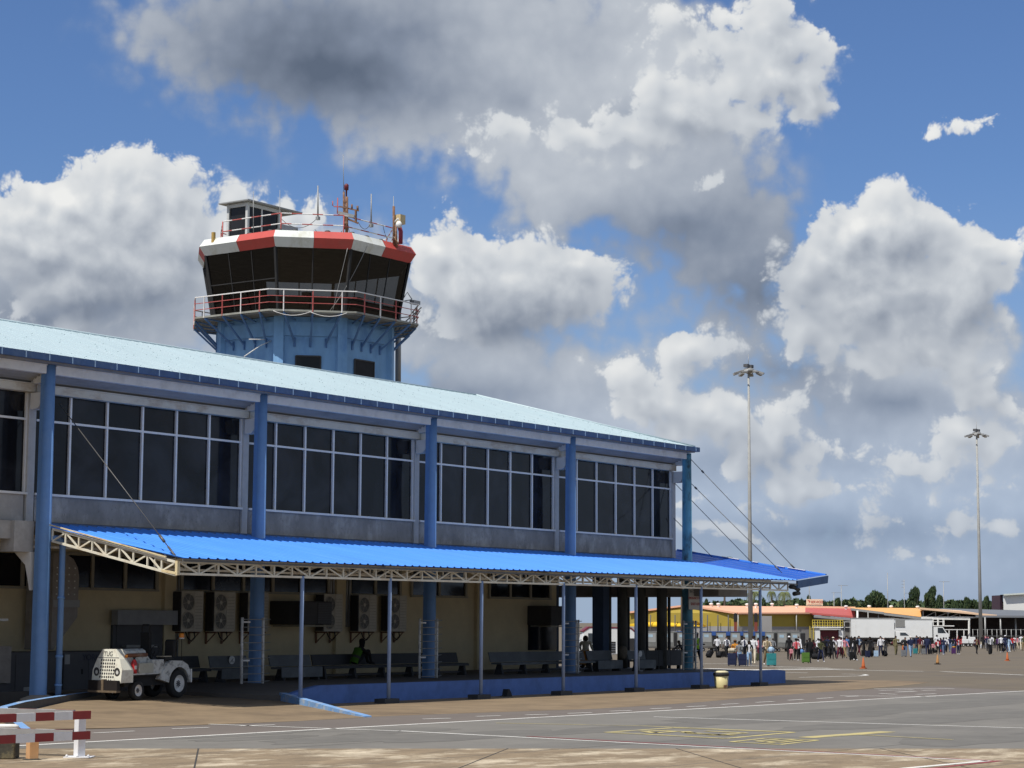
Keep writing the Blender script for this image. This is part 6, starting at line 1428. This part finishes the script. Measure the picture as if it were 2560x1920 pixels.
def person(pos, h, kind, shirt, trs, label, skin='skind', shoe='black', sleeve=None, front=None, hair='short', hc='hairb', rz=None, group='passengers walking across the apron', wx=1.0):
    me = BODY[kind]; o = bpy.data.objects.new('person', me); COL.objects.link(o); o.location = pos; o.scale = (h*wx, h*wx, h)
    o.rotation_euler = (0,0,(math.atan2(RH.y,RH.x)+random.uniform(-.5,.5)) if rz is None else rz)
    for i, n in enumerate((skin, shirt, trs, shoe, sleeve or shirt, front or shirt)):
        o.material_slots[i].link = 'OBJECT'; o.material_slots[i].material = C(n)
    tag(o, label, 'person', group)
    if hair:
        hh = bpy.data.objects.new('cap' if hair == 'cap' else 'hair', HAIR[hair]); COL.objects.link(hh); hh.parent = o
        hh.material_slots[0].link = 'OBJECT'; hh.material_slots[0].material = C(hc)
        if kind == 'bendf': hh.location = (0,-.31,0)
    return o
def pp(px, yt, yb, *a, **k):          # person whose feet stand at a photograph point
    g = G(px, yb); D = g.x*FH.x+g.y*FH.y; h = min(1.95, (yb-yt)/FPX*D*1.0); g.z += .012
    return person(g, h, *a, **k)
c4 = lambda x, t, b: (1740+x/8.508, 1540+t/8.508, 1540+b/8.508)
c5 = lambda x, t, b: (1960+x/7.373, 1500+t/7.373, 1500+b/7.373)
c6 = lambda x, t, b: (2220+x/6.506, 1500+t/6.506, 1500+b/6.506)
random.seed(12)
CREW = 'uniformed crew with white shirts and ties'
pp(*c4(455,430,888),'pull','white','black','uniformed man with tie pulling the leftmost black trolley bag',sleeve='skind',front='white',group=CREW)
pp(*c4(655,440,885),'pull','white','black','uniformed man with tie second from the left, right of the first one',skin='skinl',sleeve='skinl',front='navy',group=CREW)
pp(*c4(1025,450,895),'walk','white','black','uniformed man with tie behind the woman in grey',skin='skinm',sleeve='skinm',front='navy',group=CREW)
pp(*c4(835,515,1050),'carry','orange','maroon','woman in orange top behind the navy suitcase with a cream bag on it',hair='afro',hc='brown')
pp(*c4(925,540,1068),'carry','grey','ljean','woman in grey hooded top between the two navy suitcases',hair='long')
pp(*c4(1135,530,1070),'walk','black','ljean','woman in open black jacket, white top and wide pale jeans',front='white',hair='long',shoe='white')
pp(*c4(1225,430,1020),'carry','white','cream','tall man in white jumper and cream trousers with a white garment on his arm',shoe='cream')
pp(*c4(1330,470,905),'walk','pink','maroon','person in pink half hidden behind the last canopy post',hair='long')
pp(*c4(1515,440,1055),'carry','beige','khaki','man in beige jacket pushing the turquoise suitcase',skin='skinm',shoe='white',front='khaki')
pp(*c4(1455,470,800),'stand','brown','dgrey','person in brown behind the man in the beige jacket',hair='short')
pp(*c4(1640,480,830),'walk','grey','dgrey','person in grey right behind the man in the beige jacket')
pp(*c4(1985,430,935),'stand','black','black','man in black jacket wearing a white cap',hair='cap',hc='white')
pp(*c4(2025,665,955),'walk','pink','maroon','small child in pink top and dark red trousers',skin='skinm',hair='short')
pp(*c4(2135,485,955),'carry','pink','black','woman in pale pink cardigan over a bright red top',front='red',shoe='white',hair='afro')
pp(*c5(270,665,1000),'walk','white','khaki','bald man in white shirt behind the woman in the pink cardigan',hair=None)
pp(*c5(480,705,1168),'big','black','black','large man in black beside the green suitcase',skin='skind')
pp(*c5(545,735,1080),'carry','maroon','black','woman in dark red behind the large man in black',hair='long')
pp(*c5(680,722,1148),'carry','olive','navy','woman in olive green top with white shoes',hair='afro',shoe='white')
pp(*c5(600,750,1060),'stand','dgrey','black','person in dark grey left of the woman in olive green')
pp(*c5(755,690,1080),'walk','black','black','person in black just right of the woman in olive green',hair='short')
pp(*c5(800,672,1060),'walk2','navy','black','tall person in navy behind the white topped woman')
pp(*c5(880,700,1095),'carry','black','black','short person in black with a black bag',hair='long')
pp(*c5(910,685,1085),'carry','white','black','person in white top with a light hat',hair='cap',hc='cream',skin='skinm')
pp(*c5(1030,675,1088),'pull','white','maroon','man in long sleeved white shirt with a shoulder strap',front='white',skin='skinm')
pp(*c5(1060,690,1040),'stand','red','black','person in red behind the man in the long sleeved white shirt')
pp(*c5(1125,700,1072),'walk','pink','khaki','person in rose shirt and tan trousers',hair='short',skin='skinm')
pp(*c5(1160,660,1050),'walk2','blue','dgrey','man in blue shirt behind the person in tan trousers',skin='skinl')
pp(*c5(1225,690,1050),'up','black','dgrey','person in black with both arms raised')
pp(*c5(1312,680,1120),'pull','black','black','man in black with gold chain and white shoes pulling a black case',shoe='white',front='black')
pp(*c5(1385,635,1030),'walk','navy','maroon','tall man in blue checked shirt left of the front truck wheel',skin='skinl',front='lblue')
pp(*c5(1590,680,1062),'skirt','black','black','woman in a long black dress between two black cases',hair='long')
pp(*c5(1640,730,1040),'walk','dgrey','black','person in dark grey just behind the woman in the long black dress')
pp(*c5(1785,655,1040),'phone','white','navy','man in white shirt with bag strap before the truck cab',skin='skinl')
pp(*c5(1840,690,1010),'stand','white','cream','white haired person in pale clothes right of the man with the bag strap',hc='hairw',skin='skinl')
pp(*c5(2065,655,1018),'phone','camo','camo','person in camouflage uniform lifting a hand to the face',skin='skinm')
pp(*c6(285,610,922),'carry','black','jean','man in black shirt and jeans beside the grey green case',skin='skinl',sleeve='skinl')
pp(*c6(372,588,928),'big','navy','ljean','big white haired man in navy shirt and pale jeans',hc='hairw',skin='skinl',sleeve='skinl')
pp(*c6(470,580,872),'walk','navy','dgrey','man in navy behind the big white haired man',skin='skinl')
pp(*c6(525,595,882),'pull','maroon','khaki','woman in dark red top and tan trousers pulling the silver case',hair='long',skin='skinl')
pp(*c6(583,605,850),'stand','black','black','person in black behind the silver case')
pp(*c6(640,590,890),'big','navy','navy','broad man in dark navy right of the silver case')
pp(*c6(735,690,880),'walk','pink','black','child in pink striped top left of the red jacket',hair='long',skin='skinm')
pp(*c6(800,555,850),'walk','white','black','tall man in white vest behind the red jacket',skin='skind')
pp(*c6(815,640,885),'carry','red','black','woman in open red jacket and white top',front='white',hair='long')
pp(*c6(910,610,892),'walk','navy','jean','man in navy top and jeans with white shoes',shoe='white')
pp(*c6(1005,598,850),'walk2','navy','jean','man in navy jumper near the right truck bumper')
pp(*c6(1050,620,840),'stand','white','grey','person in whitish top right of the navy jumper',skin='skinl')
pp(*c6(1090,610,820),'stand','purple','black','person in purple left of the second red jacket')
pp(*c6(1145,612,888),'up','red','navy','man in red jacket with an arm raised to his head',front='white',shoe='white')
pp(*c6(1445,600,882),'walk','maroon','black','lone woman in dark red with a pale bag in the gap of the crowd',hair='afro',front='khaki')
pp(*c6(1550,568,800),'stand','black','black','man in black coat right of the farther flood mast')
pp(*c6(1605,560,795),'carry','pink','white','person with a pink and white towel over the shoulder',skin='skinm')
pp(*c6(1665,590,888),'skirt','grey','black','woman in grey top and long black skirt',hair='short',front='white')
pp(*c6(1740,610,790),'stand','olive','dgrey','person in dark olive right of the woman in the long black skirt')
pp(*c6(1690,580,790),'walk','white','grey','person in white behind the woman in the long black skirt')
pp(*c6(1795,600,840),'walk','purple','black','person in dark purple left of the white shirted man')
pp(*c6(1845,572,855),'pull','white','black','man in white shirt with black bag left of the cone near the right edge',shoe='white')
pp(*c6(1912,572,858),'walk2','navy','navy','person with a white cap in navy above the cone near the right edge',hair='cap',hc='white')
pp(*c6(1970,610,848),'walk','lblue','lblue','woman in pale blue outfit above the cone near the right edge',hair='long',shoe='white')
pp(*c6(2028,590,838),'carry','red','navy','woman in rusty red top at the right of the crowd',hair='long')
pp(*c6(2065,600,800),'stand','white','grey','person in white behind the woman in rusty red')
pp(*c6(2110,598,802),'walk','pink','beige','person in pale pink near the right edge',hair='short')
pp(*c6(2172,558,822),'walk','white','cream','person all in white near the right edge')
pp(*c6(2208,580,830),'stand','olive','khaki','person in olive cut by the right edge',skin='skinl')
pp(*c6(1520,660,795),'walk','cream','white','child in cream beside the farther flood mast',hair='short',skin='skinm')

for (px, yt, yb, kd, a, b, lb) in ((1996,1597,1650,'walk','white','black','tall person in white top left of the large man in black'),(2018,1600,1648,'stand','black','navy','person in black over navy directly behind the large man in black'),
  (2046,1596,1646,'walk2','white','black','person in white behind the woman in olive green'),(2071,1594,1642,'stand','white','black','person in white over black behind the light hat'),(2110,1594,1640,'walk','black','maroon','person in black left of the person in tan trousers'),
  (2133,1596,1641,'stand','white','navy','person in white between the tan trousers and the gold chain'),(2160,1597,1640,'walk','black','black','person in black close behind the blue checked shirt'),(2214,1595,1638,'stand','black','dgrey','person in black between the long black dress and the bag strap man'),
  (2296,1593,1634,'walk','black','navy','person in black over navy behind the woman in dark red'),(2305,1595,1633,'stand','white','black','person in white behind the tan trousered woman'),(2330,1594,1632,'walk2','black','black','slim person in black right of the broad navy man'),
  (2352,1595,1632,'stand','maroon','navy','person in dark red over navy behind the second man in navy top'),(2366,1594,1631,'walk','white','black','person in white over black behind the jeans and white shoes'),(2383,1594,1630,'stand','black','jean','person in black and jeans left of the whitish top'),
  (2400,1595,1629,'walk','red','black','person in red over black behind the second red jacket'),(2468,1590,1628,'walk','navy','dgrey','person in navy beside the black coat'),(2516,1590,1627,'stand','black','black','person in black behind the cone near the right edge'),(2536,1590,1626,'walk2','white','black','person in white over black near the right edge')):
    pp(px, yt, yb, kd, a, b, lb)
# luggage -----------------------------------------------------------------
def lug_mesh(kind):
    mb = MB()
    if kind == 'case':
        mb.box(-.22,.22,-.13,.13,.06,.66); mb.box(-.20,.20,-.14,-.131,.12,.32); mb.box(-.20,.20,-.14,-.131,.36,.60)
        mb.tube([(-.12,.08,.66),(-.12,.08,1.0),(.12,.08,1.0),(.12,.08,.66)], .014, 5, mi=1)
        for x in (-.17,.17):
            for y in (-.08,.08): mb.lathe((x,y,.035), [(.03,-.015),(.03,.015)], 8, mi=1, axis='x')
    if kind == 'tilt':
        R2 = Matrix.Rotation(R_(-38), 3, 'X'); mb.box(-.20,.20,-.13,.13,.04,.56); mb.box(-.17,.17,-.19,-.131,.1,.45); mb.tube([(-.12,.1,.56),(-.12,.1,1.0),(.12,.1,1.0),(.12,.1,.56)], .014, 5, mi=1)
        mb.v = [tuple(R2@Vector(q)) for q in mb.v]; z = min(q[2] for q in mb.v); mb.v = [(q[0],q[1],q[2]-z) for q in mb.v]
        for x in (-.17,.17): mb.lathe((x,.05,.045), [(.045,-.015),(.045,.015)], 8, mi=1, axis='x')
    if kind == 'bag':
        mb.lathe((0,0,0), [(.10,.0),(.20,.05),(.25,.18),(.22,.32),(.12,.40),(.05,.43)], 12); mb.tube([(-.10,0,.36),(-.09,0,.55),(.09,0,.55),(.10,0,.36)], .015, 5, mi=1)
    if kind == 'duffel':
        mb.lathe((0,0,.17), [(.05,-.33),(.15,-.30),(.17,-.15),(.17,.15),(.15,.30),(.05,.33)], 12, axis='x'); mb.tube([(-.14,0,.32),(-.08,0,.50),(.08,0,.50),(.14,0,.32)], .015, 5, mi=1)
    o = mb.build('suitcase', [None, None], fix=True); me = o.data; bpy.data.objects.remove(o)
    return me
LUG = {k: lug_mesh(k) for k in ('case','tilt','bag','duffel')}
def lug(px, py, kind, col, label, s=1.0, dz=0, rz=None, trim='black'):
    g = G(px, py, .012+dz); nm2 = {'case':'suitcase','tilt':'trolley_bag','bag':'carrier_bag','duffel':'duffel_bag'}[kind]
    o = bpy.data.objects.new(nm2, LUG[kind]); COL.objects.link(o); o.location = g; o.scale = (s,s,s); o.rotation_euler = (0,0,(math.atan2(RH.y,RH.x)+random.uniform(-.3,.3)) if rz is None else math.atan2(RH.y,RH.x)+rz)
    for i, n in enumerate((col, trim)): o.material_slots[i].link = 'OBJECT'; o.material_slots[i].material = C(n)
    return tag(o, label, {'case':'suitcase','tilt':'trolley bag','bag':'bag','duffel':'bag'}[kind], 'luggage of the walking passengers')
q4 = lambda x, y: (1740+x/8.508, 1540+y/8.508); q5 = lambda x, y: (1960+x/7.373, 1500+y/7.373); q6 = lambda x, y: (2220+x/6.506, 1500+y/6.506)
lug(*q4(255,890),'tilt','black','black trolley bag rolling at the far left of the crew',1.15,rz=-.9); lug(*q4(480,890),'tilt','black','black trolley bag between the two left crew men',1.0,rz=-.7); lug(*q4(600,885),'case','black','upright black trolley case by the second crew man',.85)
lug(*q4(770,1070),'case','navy','navy suitcase carrying a cream bag',1.12); lug(*q4(775,1062),'duffel','cream','cream bag lying on top of the left navy suitcase',.75,dz=.76); lug(*q4(990,1072),'case','navy','navy suitcase right of the woman in grey',1.05)
lug(*q4(1222,1000),'bag','brown','brown bag held low by the tall man in white',.8,dz=.1); lug(*q4(1345,965),'case','olive','olive green case behind the last canopy post',.85)
lug(*q4(1605,1072),'case','teal','turquoise suitcase pushed by the man in beige',1.12); lug(*q4(1600,1066),'bag','lblue','light blue pillow bag on top of the turquoise suitcase',.85,dz=.75)
lug(*q5(330,1050),'bag','blue','bright blue plastic bag carried by the woman in pink',1.05,dz=.25); lug(*q5(400,1168),'case','green','green suitcase with white top straps',1.05); lug(*q5(605,1135),'duffel','black','big black holdall beside the woman in olive green',1.2,dz=.15)
lug(*q5(850,1085),'duffel','black','black holdall of the short person in black',.8,dz=.35); lug(*q5(982,1030),'bag','navy','round navy bag carried in front of the white shirt',.95,dz=.1); lug(*q5(1215,1050),'bag','grey','grey bag with pale side near the raised arms',1.0,dz=.1)
lug(*q5(1265,1118),'case','black','black case pulled by the man with the gold chain',1.0); lug(*q5(1470,1040),'case','black','black case at the left of the long black dress',.9); lug(*q5(1545,1062),'case','navy','dark navy case touching the long black dress',.95); lug(*q5(1698,1052),'case','lblue','light blue suitcase right of the long black dress',.9)
lug(*q5(1880,1040),'tilt','black','black trolley bag pulled by the man with the bag strap',1.0,rz=.7); lug(*q5(1745,910),'bag','black','black shoulder bag hanging at the side of the white shirted man',.8,dz=.35)
lug(*q6(80,790),'bag','maroon','dark red bag carried by the camouflage uniform',.9,dz=.5); lug(*q6(255,925),'case','grey','grey green case at the left of the jeans wearing man',.95); lug(*q6(445,882),'case','teal','dull teal case behind the big white haired man',.9); lug(*q6(580,887),'case','grey','silver grey case between the tan trousers and the broad man',.9)
lug(*q6(690,887),'case','black','black case right of the broad navy man',.8); lug(*q6(760,860),'bag','black','black bag left of the red jacket woman',.9); lug(*q6(865,850),'bag','red','small red bag beside the red jacket woman',.7); lug(*q6(1068,882),'case','purple','dark purple case in front of the second red jacket',.95); lug(*q6(1072,876),'duffel','orange','orange cloth lying on the dark purple case',.5,dz=.62)
lug(*q6(255,826),'bag','orange','small orange bag on the grey green case',.5,dz=.4); lug(*q6(1560,885) if False else q6(1880,850),'bag','black','black bag between the white shirt and the white cap',.9,dz=.1)

# ------------------------------------------------------------------ people near the terminal
rzv = math.atan2(RH.y, RH.x)
# seated woman: knees drawn up, sideways on the long bench
Jn = {'pelvis':((-.42,0,.10),(.12,.11)),'waist':((-.36,0,.24),(.12,.10)),'chest':((-.20,0,.47),(.14,.11)),'neck':((-.05,0,.62),.055),'chin':((.03,0,.665),.065),'brow':((.05,0,.76),.088),'crown':((.03,0,.84),.07)}
for s, y in (('l',-.14),('r',.14)):
    Jn['sh'+s] = ((-.16,y*1.25,.55),.065); Jn['el'+s] = ((.08,y*1.5,.36),.045); Jn['wr'+s] = ((.28,y*.7,.46),.034); Jn['ha'+s] = ((.36,y*.2,.47),.03); Jn['th'+s] = ((.33,y*.3,.51),.015)
    Jn['hip'+s] = ((-.36,y*.7,.12),.10); Jn['kn'+s] = ((.24,y*.6,.50),.07); Jn['an'+s] = ((.40,y*.55,.10),.045); Jn['to'+s] = ((.60,y*.55,.04),.036)
ms = body('person_body_seated', Jn)
for f in ms.polygons:
    if f.material_index == 5: f.material_index = 1
sw = bpy.data.objects.new('person', ms); COL.objects.link(sw); sw.location = (53.75, 44.16, .935)
for i, n in enumerate(('skind','black','black','black','skind','black')): sw.material_slots[i].link = 'OBJECT'; sw.material_slots[i].material = C(n)
tag(sw, 'woman in a green safety vest sitting with knees drawn up on the long bench', 'person')
mb = MB(); mb.lathe((.03,0,.78), [(.02,-.30),(.085,-.16),(.10,-.04),(.105,.03),(.08,.09),(.02,.115)], 12); hh = mb.build('hair', C('hairb'), sw); hh.location = (-.035,0,0)
mv = MB()                                                           # vest: a shell a little outside the torso, cut as a band
for i in range(6):
    t0, t1 = i/6, (i+1)/6
    def ringp(t):
        c = Vector((-.43,0,.06)).lerp(Vector((-.15,0,.54)), t); w, d = .155+.02*t, .135
        return [c+Vector((-.02+d*math.cos(a)*.86, w*math.sin(a), d*math.cos(a)*-.45)) for a in [math.pi*(.35+1.3*k/10) for k in range(11)]]
    r0, r1 = ringp(t0), ringp(t1)
    for k in range(10): mv.face([r0[k], r0[k+1], r1[k+1], r1[k]], mi=1 if i in (2,) else 0, sm=True)
mv.build('vest', [cloth((.05,.13,.012)), cloth((.05,.05,.045))], sw)
def near_person(px, yt, Y, zf_, *a, **k):
    t = atY(px, yt, Y); return person(Vector((t.x, t.y, zf_)), t.z-zf_, *a, **k)
near_person(1464, 1588, 46.6, .5, 'skirt', 'cream', 'orange', 'woman in orange and cream seen from behind between the last two columns', hair='long', sleeve='cream', rz=rzv+math.pi-.4, group=None, front='orange', wx=1.3)
near_person(1712, 1600, 45.6, .5, 'bendf', 'dgrey', 'black', 'man in dark grey bending over beside the last column', skin='skinm', rz=rzv-.9, group=None)
near_person(1742, 1580, 44.6, .5, 'carry', 'grey', 'black', 'person in grey with a green safety vest behind the last column guard', skin='skinm', front='lime', rz=rzv+.5, group=None)
# lettering as real meshes
dg = bpy.context.evaluated_depsgraph_get()
for o in [q for q in bpy.data.objects if q.type == 'FONT']:
    me = bpy.data.meshes.new_from_object(o.evaluated_get(dg)); n = bpy.data.objects.new('lettering', me); COL.objects.link(n); n.parent = o.parent; n.location = o.location; n.rotation_euler = o.rotation_euler
    nm3 = o.name; bpy.data.objects.remove(o); n.name = 'lettering'
bpy.context.view_layer.update()
